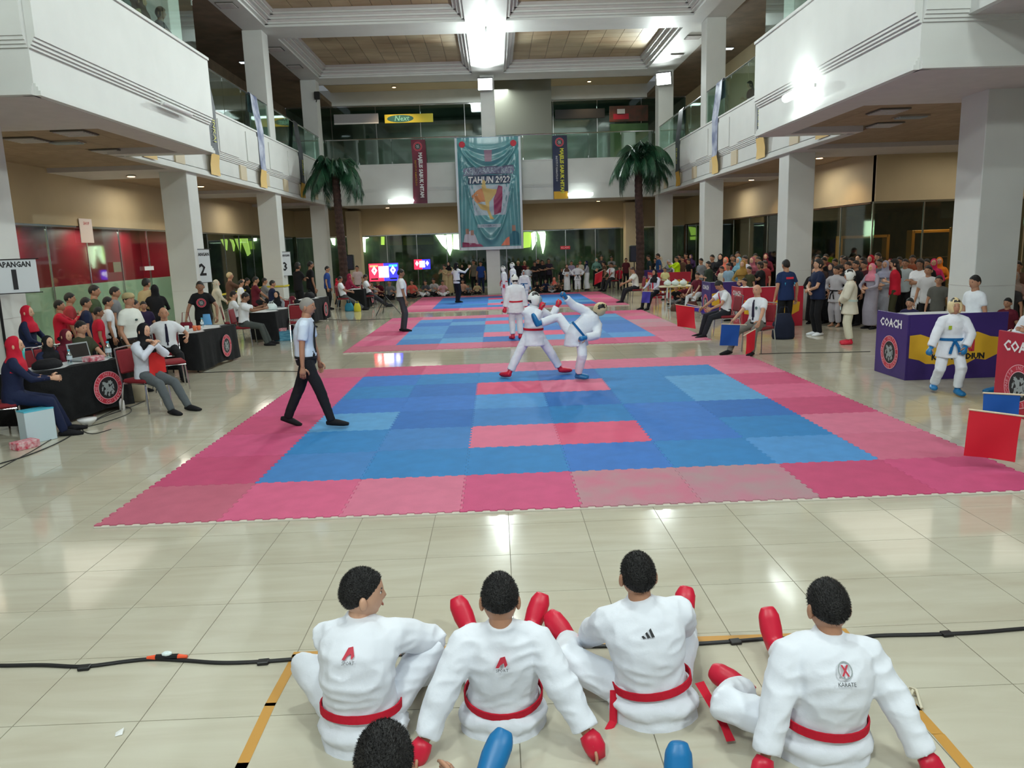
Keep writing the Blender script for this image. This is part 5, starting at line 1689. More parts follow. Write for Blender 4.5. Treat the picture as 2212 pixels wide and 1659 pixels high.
def person(label, K, loc, rotz, top=('shirt', None), legs=('trousers', None), shoes=('shoe', None), hair='short', hairmat=None, sk=1, lod=2,
           hands=(0.35, 0.35), handup=None, belt=None, tie=None, gloves=None, extra=(), group=None, wr=0.0, seed=1, gi_lapel=False):
    """loc: ground point; rotz in degrees (0 looks away from the camera, 90 looks left)"""
    t = thing('person', label, 'person', loc, R(rotz), group)
    skm = skin(sk); s = K.s; q = s * K.hs
    link('body', body_mesh(K, lod, skm, hands, handup), t)
    top_m = top[1] or WHITE; leg_m = legs[1] or BLACKC
    link('shirt' if top[0] not in ('gi', 'jacket') else ('karate_jacket' if top[0] == 'gi' else 'jacket'), top_mesh(K, lod, top[0], top_m, wr, seed), t)
    if legs[0]: link({'skirt': 'skirt', 'shorts': 'shorts'}.get(legs[0], 'trousers'), legs_mesh(K, lod, legs[0], leg_m, wr, seed + 3), t)
    if shoes[0] == 'shoe':
        for sd in (-1, 1): link('shoe', shoe_mesh(K, sd, 'shoe', shoes[1] or BLACKC), t)
    elif shoes[0] == 'guard':
        for sd in (-1, 1): link('foot_guard', shoe_mesh(K, sd, 'guard', shoes[1]), t)
    M = Matrix.Translation(K.H) @ K.HR.to_4x4() @ Matrix.Scale(q, 4)
    nu, nv = ((44, 34), (28, 22), (20, 16))[lod]
    if hair in ('short', 'buzz', 'mop', 'long', 'bun', 'grey'):
        mb = MB(); gridball(hair_fn(hair), nu, nv, M, mb)
        if hair == 'long':
            b0 = M @ V(0, -.06, .0); b1 = M @ V(0, -.085, -.12); b2 = K.N - K.F * .11 * s - K.U * .05 * s; b3 = K.N - K.F * .14 * s - K.U * .2 * s
            mb.tube([b0, b1, b2, b3], [(.085 * s, .05 * s), (.09 * s, .045 * s), (.085 * s, .035 * s), (.05 * s, .02 * s)], 10, side=K.S)
        if hair == 'bun': mb.ball(M @ V(0, -.12, .02), .04 * s, 10, 8)
        hm = hairmat or (M_HAIRG if hair == 'grey' else M_HAIR)
        o = mb.build('hair', hm, t, True)
        if lod == 0:
            m2 = MB(); spikes(K, 5200, M, hair, m2); o2 = m2.build('hair_tips', hm, t); o2['kind'] = 'stuff'
    elif hair == 'hijab':
        mb = MB(); gridball(hijab_fn, nu, nv, M, mb)
        ch = K.N - K.U * 0.19 * s
        mb.tube([M @ V(0, -.015, -.05), K.N + K.F * .01 * s, K.N - K.U * .06 * s + K.F * .01, ch + K.F * .02 * s], [(.082 * q, .088 * q), (.10 * s, .09 * s), (.185 * s, .125 * s), (.19 * s, .14 * s)], 16, side=K.S)
        r = remesh(mb, LOD[lod][1] * .8, 1); r.build('headscarf', hairmat or BLACKC, t, True)
    elif hair == 'helmet':
        mb = MB(); gridball(helmet_fn, nu, nv, M, mb)
        Mi = M.inverted()
        for fi, f in enumerate(mb.f):
            c = Mi @ (sum((Vector(mb.v[i]) for i in f), Vector()) / len(f))
            x, y, z = c.x / .094, c.y / .115, c.z / .14
            if (.22 < abs(x) < .8 and z > .38 and abs(y) < .55) or (y < -.45 and -.35 < z < .0 and abs(x) < .7) or (y > .5 and abs(x) < .45 and .42 < z < .62): mb.m[fi] = 1
        mb.build('head_guard', [hairmat or mat('guard_white', (228, 230, 228), .4), M_BLACK], t, True)
    elif hair == 'cap':
        mb = MB(); gridball(hair_fn('short'), nu, nv, M, mb); mb.build('hair', M_HAIR, t, True)
        mb = MB(Matrix(M)); mb.tube([(0, 0, .03), (0, -.005, .07), (0, -.008, .11), (0, -.008, .13)], [(.092, .108), (.092, .108), (.078, .09), (.03, .04)], 18); mb.build('cap', hairmat or cloth((168, 150, 112)), t, True)
    if belt:
        c = K.P + (K.C - K.P) * 0.28
        n = 30; vs = []
        rx, ry = (.155 * K.b * s + (.029 if top[0] == 'gi' else .020)), (.113 * K.b * s + (.029 if top[0] == 'gi' else .020))
        F2 = K.U.cross(K.S)
        mb = MB(); hb = 0.018
        for i in range(n):
            a = 2 * math.pi * i / n
            for (dr, dz) in ((0, -hb), (.007, -hb), (.007, hb), (0, hb)):
                vs.append(c + K.S * ((rx + dr) * math.cos(a)) + F2 * ((ry + dr) * math.sin(a)) + K.U * (dz + 0.012 * math.sin(a)))
        fs = [(i * 4 + k, i * 4 + (k + 1) % 4, ((i + 1) % n) * 4 + (k + 1) % 4, ((i + 1) % n) * 4 + k) for i in range(n) for k in range(4)]
        mb.add(vs, fs); kn = c + F2 * (ry + .015)
        mb.ball(kn, (.03, .02, .022), 8, 6)
        for sx in (-1, 1):
            e1 = kn + K.S * sx * .04 - V(0, 0, .10) * s + F2 * .03; e2 = e1 - V(0, 0, .12) * s + K.S * sx * .02
            bar(mb, kn, e1, .008, .035); bar(mb, e1, e2, .008, .035)
        mb.build('belt', belt, t, False)
    elif top[0] == 'shirt':
        c = K.P + (K.C - K.P) * 0.02
        mb = MB(); n = 24; vs = []; F2 = K.U.cross(K.S)
        rx, ry = .166 * K.b * s + .019, .121 * K.b * s + .019
        for i in range(n):
            a = 2 * math.pi * i / n
            for dz in (-.016, .016): vs.append(c + K.S * (rx * math.cos(a)) + F2 * (ry * math.sin(a)) + K.U * dz)
        mb.add(vs, [(2 * i, 2 * ((i + 1) % n), 2 * ((i + 1) % n) + 1, 2 * i + 1) for i in range(n)]); mb.build('belt', M_BLACK, t, True)
    F2 = K.U.cross(K.S)
    def chest(tt, off):       # point on the front of the torso
        p = (K.P.lerp(K.C, tt / .27) if tt < .27 else K.C.lerp(K.N, (tt - .27) / .22))
        ry = np.interp(tt, [-.02, .14, .33, .40, .445, .475], [.12, .105, .115, .10, .082, .065]) * K.b * s
        return p + F2 * (ry + off)
    if tie:
        mb = MB(); pp = [chest(.455, .028), chest(.40, .03), chest(.28, .03), chest(.12, .03), chest(.06, .03)]
        for (a, b_), w_ in zip(zip(pp[:-1], pp[1:]), (.03, .045, .055, .03)):
            mb.add([a - K.S * w_ * .4, a + K.S * w_ * .4, b_ + K.S * w_ * .5, b_ - K.S * w_ * .5, a - K.S * w_ * .4 - F2 * .01, a + K.S * w_ * .4 - F2 * .01, b_ + K.S * w_ * .5 - F2 * .01, b_ - K.S * w_ * .5 - F2 * .01], [(0, 1, 2, 3), (4, 5, 1, 0), (2, 6, 7, 3), (0, 3, 7, 4), (1, 5, 6, 2)])
        mb.build('tie', tie, t)
    if gloves:
        for sd in (-1, 1):
            a, e, w_ = K.a[sd]; d = (w_ - e).normalized()
            mb = MB(); mb.tube([w_ - d * .03 * s, w_ + d * .02 * s, w_ + d * .06 * s, w_ + d * .10 * s, w_ + d * .125 * s], [.036 * s, .042 * s, (.058 * s, .045 * s), (.055 * s, .045 * s), (.03 * s, .025 * s)], 12)
            mb.build('glove', gloves, t, True)
    if callable(extra): extra(t, K, chest, F2, M)
    return t
def recolor(root, **kw):
    """give copied parts their own colours: part name (without suffix) -> material"""
    for ch in root.children:
        nm = ch.name.split('.')[0]
        for k, ma in kw.items():
            if nm == k or (k == 'top' and nm in ('shirt', 'karate_jacket', 'jacket')) or (k == 'legs' and nm in ('trousers', 'skirt', 'shorts')):
                if ma is not None and ch.material_slots: setm(ch, 0, ma)
    return root
# ------------------------------------------------------------------ the boys in front
def back_print(kind):
    def f(t, K, chest, F2, M):
        s = K.s
        def bp(u, v, off=.0):
            tt = .395 + v / s
            p = K.C.lerp(K.N, (tt - .27) / .22)
            ry = np.interp(tt, [.27, .33, .40, .445, .475], [.113, .115, .10, .082, .065]) * K.b * s
            return p - F2 * (ry + (.066 if kind == 'peak' and K.S.y < -.05 else .046) + off) + K.S * u
        def poly(pl, ma, nm='print', off=0.0):
            mb = MB(); vs = [bp(u, v, off) for u, v in pl]
            mb.add(vs, [tuple(range(len(vs)))]); mb.build(nm, ma, t)
        if kind == 'peak':
            poly([(-.028, -.012), (-.006, .028), (.014, .032), (.024, .0), (.012, -.012), (.008, .008), (-.006, -.0), (-.014, -.012)], M_RED)
            v, f_ = text_geo('SPORT', .018)
            mb = MB(); mb.add([bp(x, y - .024) for x, y in v], f_); mb.build('lettering', M_INK, t)
        elif kind == 'bars':
            for k in range(3):
                x0 = -.03 + k * .019; h = .012 + k * .011
                poly([(x0, -.012), (x0 + .014, -.012), (x0 + .003, -.012 + h), (x0 - .006, -.012 + h * .8)], M_INK)
        elif kind == 'ring':
            n = 20
            mb = MB(); vs = []
            for i in range(n):
                a = 2 * math.pi * i / n
                vs += [bp(.03 * math.cos(a), .03 * math.sin(a) + .01), bp(.025 * math.cos(a), .025 * math.sin(a) + .01)]
            mb.add(vs, [(2 * i, 2 * i + 1, (2 * i + 3) % (2 * n), (2 * i + 2) % (2 * n)) for i in range(n)]); mb.build('print', M_GREY, t)
            poly([(-.016, -.008), (-.008, -.008), (.016, .028), (.008, .028)], M_RED); poly([(.016, -.008), (.008, -.008), (-.016, .028), (-.008, .028)], M_RED, off=.001)
            v, f_ = text_geo('KARATE', .02)
            mb = MB(); mb.add([bp(x, y - .036) for x, y in v], f_); mb.build('lettering', M_INK, t)
    return f
GI = mat('karate_cotton', (228, 232, 240), 0.85, var=0.02, scale=6, bump=0.35, bscale=9, spec=0.2)
RB = (.7, -.3, .2)
kk = dict(lod=0, top=('gi', GI), legs=('gi', GI), belt=BELTR, wr=0.013)
K = skel(1.50, (0, 0, .11), lean=8, slump=.10, twist=-6, wl=(.05, .36, .24), wr=(.30, .34, .22), el=(-1, .2, -.2), er=(1, 0, .1), al=(.02, .34, .06), ar=(.22, .36, .06), kl=(-1, .4, .5), kr=(.8, .4, 1), tl=(1, .3, 0), tr=(.6, 1, 0), head=(-72, -2, 0), hs=1.14, b=1.08)
person('boy in white karate suit looking right, leftmost of the front row', K, (-1.30, -2.86, 0), 2, sk=3, hair='buzz', extra=back_print('peak'), seed=3, **kk)
K = skel(1.47, (0, 0, .10), sh=1.08, b=1.08, lean=-12, wl=(-.36, -.24, .05), wr=(.38, -.27, .05), el=(-1, -.6, .2), er=(1, -.6, .2), al=(-.19, .78, .08), ar=(.17, .80, .08), kl=(-.3, 0, 1), kr=(.3, 0, 1), tl=(-.42, .25, 1), tr=(.42, .25, 1), head=(0, 18, 0), hs=1.12)
person('boy leaning back on both hands with splayed red foot guards, second from left', K, (-.665, -2.80, 0), 0, sk=1, hair='short', shoes=('guard', GUARDR), extra=back_print('peak'), seed=5, hands=(.15, .15), handup={-1: V(0, .5, 1), 1: V(0, .5, 1)}, **kk)
def hand_pads(t, K, sides, ma=GUARDR):
    for sd in sides:
        a, e, w_ = K.a[sd]; d = (w_ - e).normalized()
        MB().tube([w_ - d * .01, w_ + d * .03 + V(0, 0, .014), w_ + d * .07 + V(0, 0, .016), w_ + d * .10], [(.036, .03), (.046, .028), (.046, .026), (.03, .014)], 12, side=V(1, 0, 0)).build('hand_guard', ma, t, True)
t = [o for o in bpy.data.objects if o.get('category') == 'person'][-1]
hand_pads(t, K, (-1, 1))
K = skel(1.50, (0, 0, .11), sh=1.08, b=1.08, lean=4, side=-7, slump=.05, wl=(-.26, .44, .14), wr=(.24, .40, .2), el=(-1, -.2, -.1), er=(1, -.4, -.1), al=(-.34, .52, .08), ar=(.30, .68, .08), kl=(-1, .1, .45), kr=(.5, .1, 1), tl=(-.6, .6, .6), tr=(.25, .35, 1), head=(4, -6, 0), hs=1.08)
def belt_end(t, K, chest, F2, M):
    back_print('bars')(t, K, chest, F2, M)
    c = K.P + K.S * .17 - K.F * .02 + V(0, 0, .05)
    mb = MB(); mb.add([c + V(0, -.08, .02), c + V(.04, -.08, .03), c + V(.12, -.19, -.12), c + V(.085, -.2, -.12)], [(0, 1, 2, 3)])
    mb.add([c + V(.12, -.19, -.12), c + V(.085, -.2, -.12), c + V(.095, -.25, -.155), c + V(.135, -.245, -.155)], [(0, 1, 2, 3)]); mb.build('belt_end', BELTR, t)
    c = K.P - K.S * .19 + V(0, 0, .03)
    mb = MB(); mb.tube([c + V(0, -.04, .03), c + V(-.01, -.08, -.1), c + V(-.06, -.14, -.138), c + V(-.16, -.22, -.142)], [(.018, .004)] * 4, 6); mb.build('belt_end', BELTR, t)
person('boy in white karate suit with loose red belt ends, second from right', K, (.03, -2.77, 0), 0, sk=1, hair='buzz', shoes=('guard', GUARDR), extra=belt_end, seed=7, **kk)
t = [o for o in bpy.data.objects if o.get('category') == 'person'][-1]
hand_pads(t, K, (-1,))
K = skel(1.45, (0, 0, .10), sh=1.1, b=1.1, lean=2, side=3, slump=.06, wl=(-.31, -.16, .045), wr=(.36, -.2, .045), el=(-1, -.5, .3), er=(1, -.5, .3), al=(-.22, .36, .06), ar=(.06, .80, .08), kl=(-1, .5, .3), kr=(.2, 0, 1), tl=(-.8, .5, .3), tr=(-.1, .25, 1), head=(0, 8, 0), hs=1.14)
person('boy in white karate suit with one red foot guard upright, rightmost of the front row', K, (.69, -3.08, 0), 0, sk=1, hair='short', shoes=('guard', GUARDR), extra=back_print('ring'), seed=9, hands=(.15, .15), handup={-1: V(0, .5, 1), 1: V(0, .5, 1)}, **kk)
t = [o for o in bpy.data.objects if o.get('category') == 'person'][-1]
hand_pads(t, K, (-1, 1))
kb = dict(lod=0, top=('gi', GI), legs=('gi', GI), belt=BELTB, wr=0.008)
K = skel(1.44, (0, 0, .11), lean=2, wl=(-.22, .3, .2), wr=(.18, .4, .3), al=(-.1, .5, .07), ar=(.29, .74, .08), kl=(-.4, 0, 1), kr=(.3, 0, 1), tl=(-.3, .3, 1), tr=(.45, .5, .8), head=(0, 4, 0), hs=1.14)
person('boy whose dark head rises at the bottom edge, blue foot guard ahead of him', K, (-1.02, -3.97, 0), 0, sk=1, hair='mop', shoes=('guard', GUARDB), seed=11, **kb)
K = skel(1.44, (0, 0, .11), lean=-32, wl=(-.3, -.4, .05), wr=(.3, -.4, .05), al=(-.13, .56, .07), ar=(.10, .70, .07), kl=(-.2, 0, 1), kr=(.2, 0, 1), tl=(-.1, .3, 1), tr=(.1, .3, 1), head=(0, 0, 0), hs=1.14)
person('seated boy of whom only two blue foot guards show at the bottom edge', K, (-.1, -4.11, 0), 0, sk=1, hair='short', shoes=('guard', GUARDB), seed=12, **dict(kb, lod=1))

# ------------------------------------------------------------------ fighters and referees
def visor(t, K, chest, F2, M):
    mb = MB(Matrix(M)); 
    mb.tube([(0, .075, .05), (0, .09, .0), (0, .088, -.06), (0, .06, -.11)], [(.07, .05), (.08, .055), (.078, .055), (.05, .04)], 16, side=V(1, 0, 0))
    mb.build('face_shield', mat('grey_blue_shield', (116, 146, 158), .25, coat=.4), t, True)
def patchy(col=(200, 200, 40)):
    def f(t, K, chest, F2, M):
        c = chest(.30, .035) + K.S * .07
        mb = MB(); mb.add([c - K.S * .02 - K.U * .025, c + K.S * .02 - K.U * .025, c + K.S * .02 + K.U * .025, c - K.S * .02 + K.U * .025], [(0, 1, 2, 3)]); mb.build('badge', cloth(col), t)
    return f
Z0 = 0.026
# red fighter
K = skel(1.46, (-.02, 0, .73), lean=4, side=2, twist=10, wl=(.0, .30, 1.05), wr=(.40, .22, 1.14), el=(-.6, .2, -1), er=(.3, .2, -1), al=(-.44, -.10, .09), ar=(.42, .10, .09), kl=(-.5, 1, 0), kr=(.8, .8, 0), tl=(-.6, .6, 0), tr=(1, .3, 0), head=(-72, 4, 0), hs=1.1)
K.a[-1] = (K.a[-1][0], *ik(K.a[-1][0], K.P + V(.13, -.02, .40), .235, .215, V(-.5, -.3, -1)))
def rx(t, K, chest, F2, M): visor(t, K, chest, F2, M)
person('fighter with red belt and red gloves guarding his face on the nearest mat', K, (-.03, 6.42, Z0), 0, lod=1, top=('gi', GI), legs=('gi', GI), shoes=('guard', GUARDR), hair='helmet', belt=BELTR, gloves=GUARDR, extra=rx, wr=.009, seed=2)
# blue fighter, leaning away on one leg with the other leg kicked high to the left
K = skel(1.46, (-.02, 0, .76), lean=6, side=52, twist=0, wl=(-.18, -.05, 1.33), wr=(.10, -.22, .70), el=(-1, 0, .4), er=(1, -.5, -.7), al=(-.60, .06, .92), ar=(.0, -.02, .09), kl=(-.3, .3, .5), kr=(.2, -1, 0), tl=(-.3, .2, 1), tr=(1, -.25, 0), head=(-80, -8, 38), hs=1.1)
person('fighter with blue belt leaning far right while kicking high on the nearest mat', K, (.62, 5.95, Z0), 0, lod=1, top=('gi', GI), legs=('gi', GI), shoes=('guard', GUARDB), hair='helmet', hairmat=mat('guard_cream', (216, 196, 150), .5), belt=BELTB, gloves=GUARDB, extra=patchy(), wr=.009, seed=4)
# walking referee
K = skel(1.63, (0, 0.02, .885), lean=3, slump=.03, wl=(-.24, .12, .78), wr=(.22, .02, .74), al=(-.09, -.30, .10), ar=(.10, .30, .08), kl=(0, 1, 0), kr=(0, 1, 0), tl=(-.1, 1, -.35), tr=(.1, 1, 0), head=(0, 2, 0), hs=.98)
person('grey-haired referee in white shirt walking right across the near corner of the mat', K, (-3.02, 3.3, Z0), -90, lod=1, top=('shirt', mat('referee_white', (214, 228, 246), .7, bump=.35, bscale=14)), legs=('trousers', cloth((30, 31, 36))), hair='grey', sk=1, tie=BLACKC, wr=.007, seed=6)
# referee of ring two and ring three
K = skel(1.66, None, lean=-3, slump=-.03, wl=(-.22, .02, .80), wr=(.24, .1, .80), al=(-.07, -.02, .08), ar=(.09, .03, .08), hs=.98, b=1.1)
person('referee standing at the left border of the middle mat, dark hair, grey trousers', K, (-3.16, 14.25, Z0), -80, lod=1, top=('shirt', WHITE), legs=('trousers', cloth((66, 68, 74))), hair='short', sk=2, tie=BELTR, seed=7)
K = skel(1.6, None, lean=-2, wl=(-.2, .1, 1.25), wr=(.42, .30, 1.36), el=(-1, 0, -.6), er=(.6, 0, -1), hs=.98, al=(-.06, 0, .08), ar=(.06, 0, .08))
person('referee in black headscarf raising an arm on the farthest mat', K, (-2.2, 24.4, Z0), -50, lod=1, top=('long', WHITE), legs=('trousers', cloth((28, 30, 40))), hair='hijab', sk=3, tie=BELTR, seed=8)
# waiting athletes on the farther mats
K = skel(1.5, None, wl=(-.26, -.02, .70), wr=(.26, .02, .70), hs=1.05)
A0 = person('athlete in helmet seen from behind standing on the middle mat, red belt', K, (-.2, 11.7, Z0), 8, lod=1, top=('gi', GI), legs=('gi', GI), shoes=('guard', GUARDR), hair='helmet', belt=BELTR, gloves=GUARDR, wr=.008, seed=5)
A1 = dup(A0, (-.32, 23.4, Z0), R(80), 'red-belted athlete in helmet facing left on the farthest mat', None, .94)
A2 = dup(A0, (.06, 24.7, Z0), R(70), 'second helmeted athlete close behind the red-belted one on the farthest mat', None, 1.0)
recolor(A2, belt=BELTB, glove=GUARDB, foot_guard=GUARDB)
A3 = dup(A0, (.42, 22.6, Z0), R(165), 'athlete in silver helmet facing the camera before the dark crowd', None, .84)
recolor(A3, belt=BELTB, glove=GUARDB, head_guard=mat('silver_guard', (170, 176, 182), .3))
# young athlete waiting beside the nearest coach booth
K = skel(1.32, (0, -.02, .70), lean=4, wl=(-.12, .14, .66), wr=(.30, .12, .62), el=(-1, .2, -.3), er=(1, .2, -.4), al=(-.09, .06, .08), ar=(.12, -.2, .10), head=(0, -12, 0), hs=1.15)
person('small athlete in helmet with blue belt beside the nearest purple coach booth', K, (5.42, 3.95, 0), 168, lod=1, top=('gi', GI), legs=('gi', GI), shoes=('guard', GUARDB), hair='helmet', hairmat=_M['guard_cream'], belt=BELTB, gloves=GUARDB, extra=patchy((170, 190, 50)), wr=.008, seed=15)
K = skel(1.5, (0, 0, .62), lean=6, wl=(-.1, .3, .85), wr=(.15, .3, .8), al=(-.1, .45, .08), ar=(.1, .45, .08), hs=1.08)
person('helmeted athlete behind the crimson booth at the right edge', K, (6.55, 3.9, 0), 100, lod=1, top=('gi', GI), legs=('gi', GI), shoes=('guard', GUARDB), hair='helmet', belt=BELTB, seed=17)
tag(make_chair('x', (6.62, 3.9, 0), R(100)), 'chair hidden behind the crimson booth at the right edge', 'chair')

# ------------------------------------------------------------------ seated officials
def sit(h=1.65, lean=-4, wl=None, wr=None, kn=.12, ft=.55, **k):
    s = h / 1.7
    d = dict(al=(-kn - .02, ft * s, .08 * s), ar=(kn + .02, (ft - .04) * s, .08 * s), kl=(-.2, .6, 1), kr=(.2, .6, 1), wl=wl or (-.15, .40 * s, .60), wr=wr or (.15, .42 * s, .60), el=(-.8, -.6, -.5), er=(.8, -.6, -.5), hs=.98)
    d.update(k)
    return skel(h, (0, 0, .56), lean=lean, **d)
def flag_obj(p0, p1, drop, ma, label, skew=(0, 0, 0), sway=.03):
    """a small square flag hanging from a stick between p0 and p1"""
    p0 = Vector(p0); p1 = Vector(p1)
    t = thing('referee_flag', label, 'flag', p0, 0, "referees' red and blue flags")
    d = p1 - p0; L = d.length
    MB().tube([-d * .02, d * 1.35], 0.009, 6).build('stick', mat('cream_stick', (222, 208, 180), .5), t)
    mb = MB(); nx, nz = 8, 8; vs = []
    nrm = d.cross(V(0, 0, 1)).normalized()
    for j in range(nz + 1):
        for i in range(nx + 1):
            u, v = i / nx, j / nz
            vs.append(d * u + V(0, 0, -drop * v) + Vector(skew) * v + nrm * (sway * math.sin(u * 5 + v * 2) * v))
    fs = [(j * (nx + 1) + i, j * (nx + 1) + i + 1, (j + 1) * (nx + 1) + i + 1, (j + 1) * (nx + 1) + i) for j in range(nz) for i in range(nx)]
    mb.add(vs, fs); mb.build('flag_cloth', ma, t, True)
    return t
M_FR = mat('flag_red', (206, 18, 44), .6); M_FB = mat('flag_blue', (16, 84, 170), .6); M_FBP = mat('flag_violet', (66, 60, 170), .6)

# bald referee
chair(4.42, 8.55, 128, 'red banquet chair under the bald referee on the right')
K = sit(1.66, -3, wl=(-.30, .38, .62), wr=(.30, .36, .60), kn=.20, b=1.06, al=(-.24, .50, .08), ar=(.18, .60, .08))
def pocket(t, K, chest, F2, M):
    c = chest(.30, .034) - K.S * .075
    mb = MB(); mb.add([c + K.S * (.028 * math.cos(a * .5236)) + K.U * (.028 * math.sin(a * .5236)) for a in range(12)], [tuple(range(12))]); mb.build('pocket_badge', mat('badge_green_grey', (84, 110, 110), .6), t)
person('bald elderly referee with dark tie seated on the right, flags in his hands', K, (4.36, 8.5, 0), 128, lod=1, top=('shirt', WHITE), legs=('trousers', cloth((118, 116, 110))), hair='none', sk=0, tie=cloth((40, 34, 56)), extra=pocket, seed=21, wr=.006)
flag_obj((3.55, 8.05, .61), (3.92, 8.12, .58), .40, M_FB, 'blue flag in front of the knees of the bald referee', (-.04, 0, 0), .015)
flag_obj((4.12, 7.85, .52), (3.93, 7.78, .44), .38, M_FR, 'narrow red flag hanging from the left hand of the bald referee', (0, 0, 0), .02)
# referee with bowed head
chair(4.55, 11.0, 96, 'red banquet chair under the referee with the bowed head')
K = sit(1.66, 8, wl=(-.24, .42, .66), wr=(.12, .50, .64), head=(0, 34, 0), slump=.06)
person('referee with bowed dark head seated on the right holding a large red flag', K, (4.5, 11.0, 0), 96, lod=1, top=('shirt', WHITE), legs=('trousers', cloth((38, 40, 48))), hair='short', sk=1, tie=BELTR, seed=22, wr=.006)
flag_obj((3.30, 10.65, .79), (3.74, 10.75, .71), .48, M_FR, 'large red flag held out by the referee with the bowed head', (.02, 0, 0), .05)
flag_obj((3.72, 11.35, .74), (4.05, 11.2, .66), .14, M_FBP, 'violet-blue flag lying along the thigh of the referee with the bowed head', (.05, 0, 0), .01)
# two officials by the far mat corner
chair(4.62, 18.9, 120, 'red banquet chair under the official in the black headscarf')
K = sit(1.6, -2, wl=(-.2, .36, .64), wr=(.2, .36, .64))
person('official in black headscarf and red tie seated right of the middle mat', K, (4.56, 18.85, 0), 128, lod=2, top=('long', cloth((204, 206, 226))), legs=('trousers', cloth((28, 28, 36))), hair='hijab', sk=1, tie=BELTR, seed=23)
flag_obj((4.02, 18.2, .62), (4.3, 18.25, .60), .36, M_FBP, 'violet-blue flag on the knees of the official in the black headscarf', (-.05, 0, 0))
chair(4.5, 21.7, 92, 'red banquet chair under the official turned away beside the far mat')
K = sit(1.66, 6, wl=(-.22, .5, .72), wr=(.2, .46, .66), head=(0, 10, 0))
person('official with brown hair leaning left on his chair between the two far mats', K, (4.45, 21.7, 0), 92, lod=2, top=('shirt', cloth((224, 226, 220))), legs=('trousers', cloth((34, 34, 40))), hair='short', hairmat=mat('brown_hair', (66, 48, 38), .6), sk=1, seed=24)
chair(4.75, 29.2, 120, 'red banquet chair under the official in the far right corner')
K = sit(1.64, -3)
person('official with red tie seated in front of the back crowd', K, (4.7, 29.2, 0), 125, lod=2, top=('shirt', WHITE), legs=('trousers', cloth((48, 48, 52))), hair='short', sk=2, tie=BELTR, seed=25)
flag_obj((3.9, 28.9, .8), (4.25, 28.9, .95), .5, M_FR, 'red flag of the official seated before the back crowd', (-.05, 0, 0))
# official at the right edge
chair(4.85, .35, 95, 'red banquet chair beyond the right edge, used by the nearest official')
K = sit(1.68, 0, ft=.62, kn=.14, al=(-.16, .95, .09), ar=(.2, .6, .08), tl=(.2, 1, 0), wl=(-.15, .5, .66), wr=(.15, .45, .66))
person('official at the right edge of whom a black shoe shows on the mat', K, (4.85, .35, 0), 108, lod=1, top=('shirt', WHITE), legs=('trousers', cloth((34, 34, 40))), hair='short', sk=1, seed=26)
flag_obj((3.55, .55, .60), (3.98, .48, .54), .42, M_FR, 'big red flag at the right edge of the picture', (-.03, 0, 0), .02)
flag_obj((3.93, .95, .66), (4.25, .9, .64), .30, M_FB, 'blue flag just above the big red flag at the right edge', (0, 0, 0), .02)

# woman with red scarf
chair(-5.72, 4.85, -112, 'banquet chair under the woman in the red scarf, left side')
K = sit(1.58, 0, wl=(.02, .24, .98), wr=(.06, .24, .96), el=(-.8, 0, -.8), er=(.9, 0, -.8), kn=.12, ft=.6, tl=(0, 1, 0), head=(6, 4, 0))
def scarf(t, K, chest, F2, M):
    mb = MB(); mb.add([chest(.42, .03) - K.S * .13, chest(.42, .04), chest(.1, .05) + K.S * .02 - V(0, 0, .1), chest(.12, .05) - K.S * .22 - V(0, 0, .14), chest(.3, .03) - K.S * .22], [(0, 1, 2, 3, 4)])
    mb.add([chest(.42, .045) - K.S * .02, chest(.42, .045) + K.S * .05, chest(.1, .06) + K.S * .1 - V(0, 0, .12), chest(.1, .06) + K.S * .0 - V(0, 0, .14)], [(0, 1, 2, 3)])
    mb.build('scarf', mat('scarlet_scarf', (214, 36, 34), .6), t)
    p = K.P
    MB().tube([K.N - K.U * .12 - K.S * .17, K.C - K.S * .22, p - K.S * .20 + V(0, 0, -.02)], [(.06, .08), (.07, .10), (.05, .12)], 10, side=K.S).build('scarf', mat('scarlet_scarf', (214, 36, 34), .6), t, True)
person('woman in black headscarf, white jacket and red scarf seated at the left', K, (-5.68, 4.83, 0), -112, lod=1, top=('jacket', cloth((214, 220, 232))), legs=('trousers', cloth((88, 94, 98))), hair='hijab', sk=3, extra=scarf, seed=27, wr=.006)
chair(-6.1, 6.6, -60, 'empty red banquet chair between the first two judge tables')

# judges on the left side
def lefty(h, **k): return sit(h, **k)
K = sit(1.66, 3, wl=(-.2, .46, .95), wr=(.12, .5, .9), head=(0, 14, 0))
chair(-6.75, 12.35, -88, 'red banquet chair under the judge writing at the third table')
person('judge in white shirt bending over the third judge table on the left', K, (-6.72, 12.3, 0), -80, lod=1, top=('shirt', WHITE), legs=('trousers', cloth((70, 76, 74))), hair='short', sk=2, seed=28)
K = sit(1.66, -14, head=(0, 4, 0), ft=.72, wl=(-.1, .3, .7), wr=(.1, .3, .7))
p = AT(742, 640, 22.4)
chair(p.x, 22.4, -88, 'banquet chair under the reclining judge left of the scoreboard')
J0 = person('reclining judge in white shirt seated right of the fourth judge table', K, (p.x, 22.4, 0), -84, lod=2, top=('shirt', WHITE), legs=('trousers', cloth((78, 78, 80))), hair='short', sk=2, tie=BELTR, seed=29)
p = AT(797, 640, 23.6)
chair(p.x, 23.6, -88, 'banquet chair under the judge directly below the loudspeaker')
J1 = dup(J0, (p.x, 23.6, 0), R(-88), 'judge with red tie seated just left of the scoreboard tripod')
recolor(J1, trousers=cloth((46, 46, 54)))
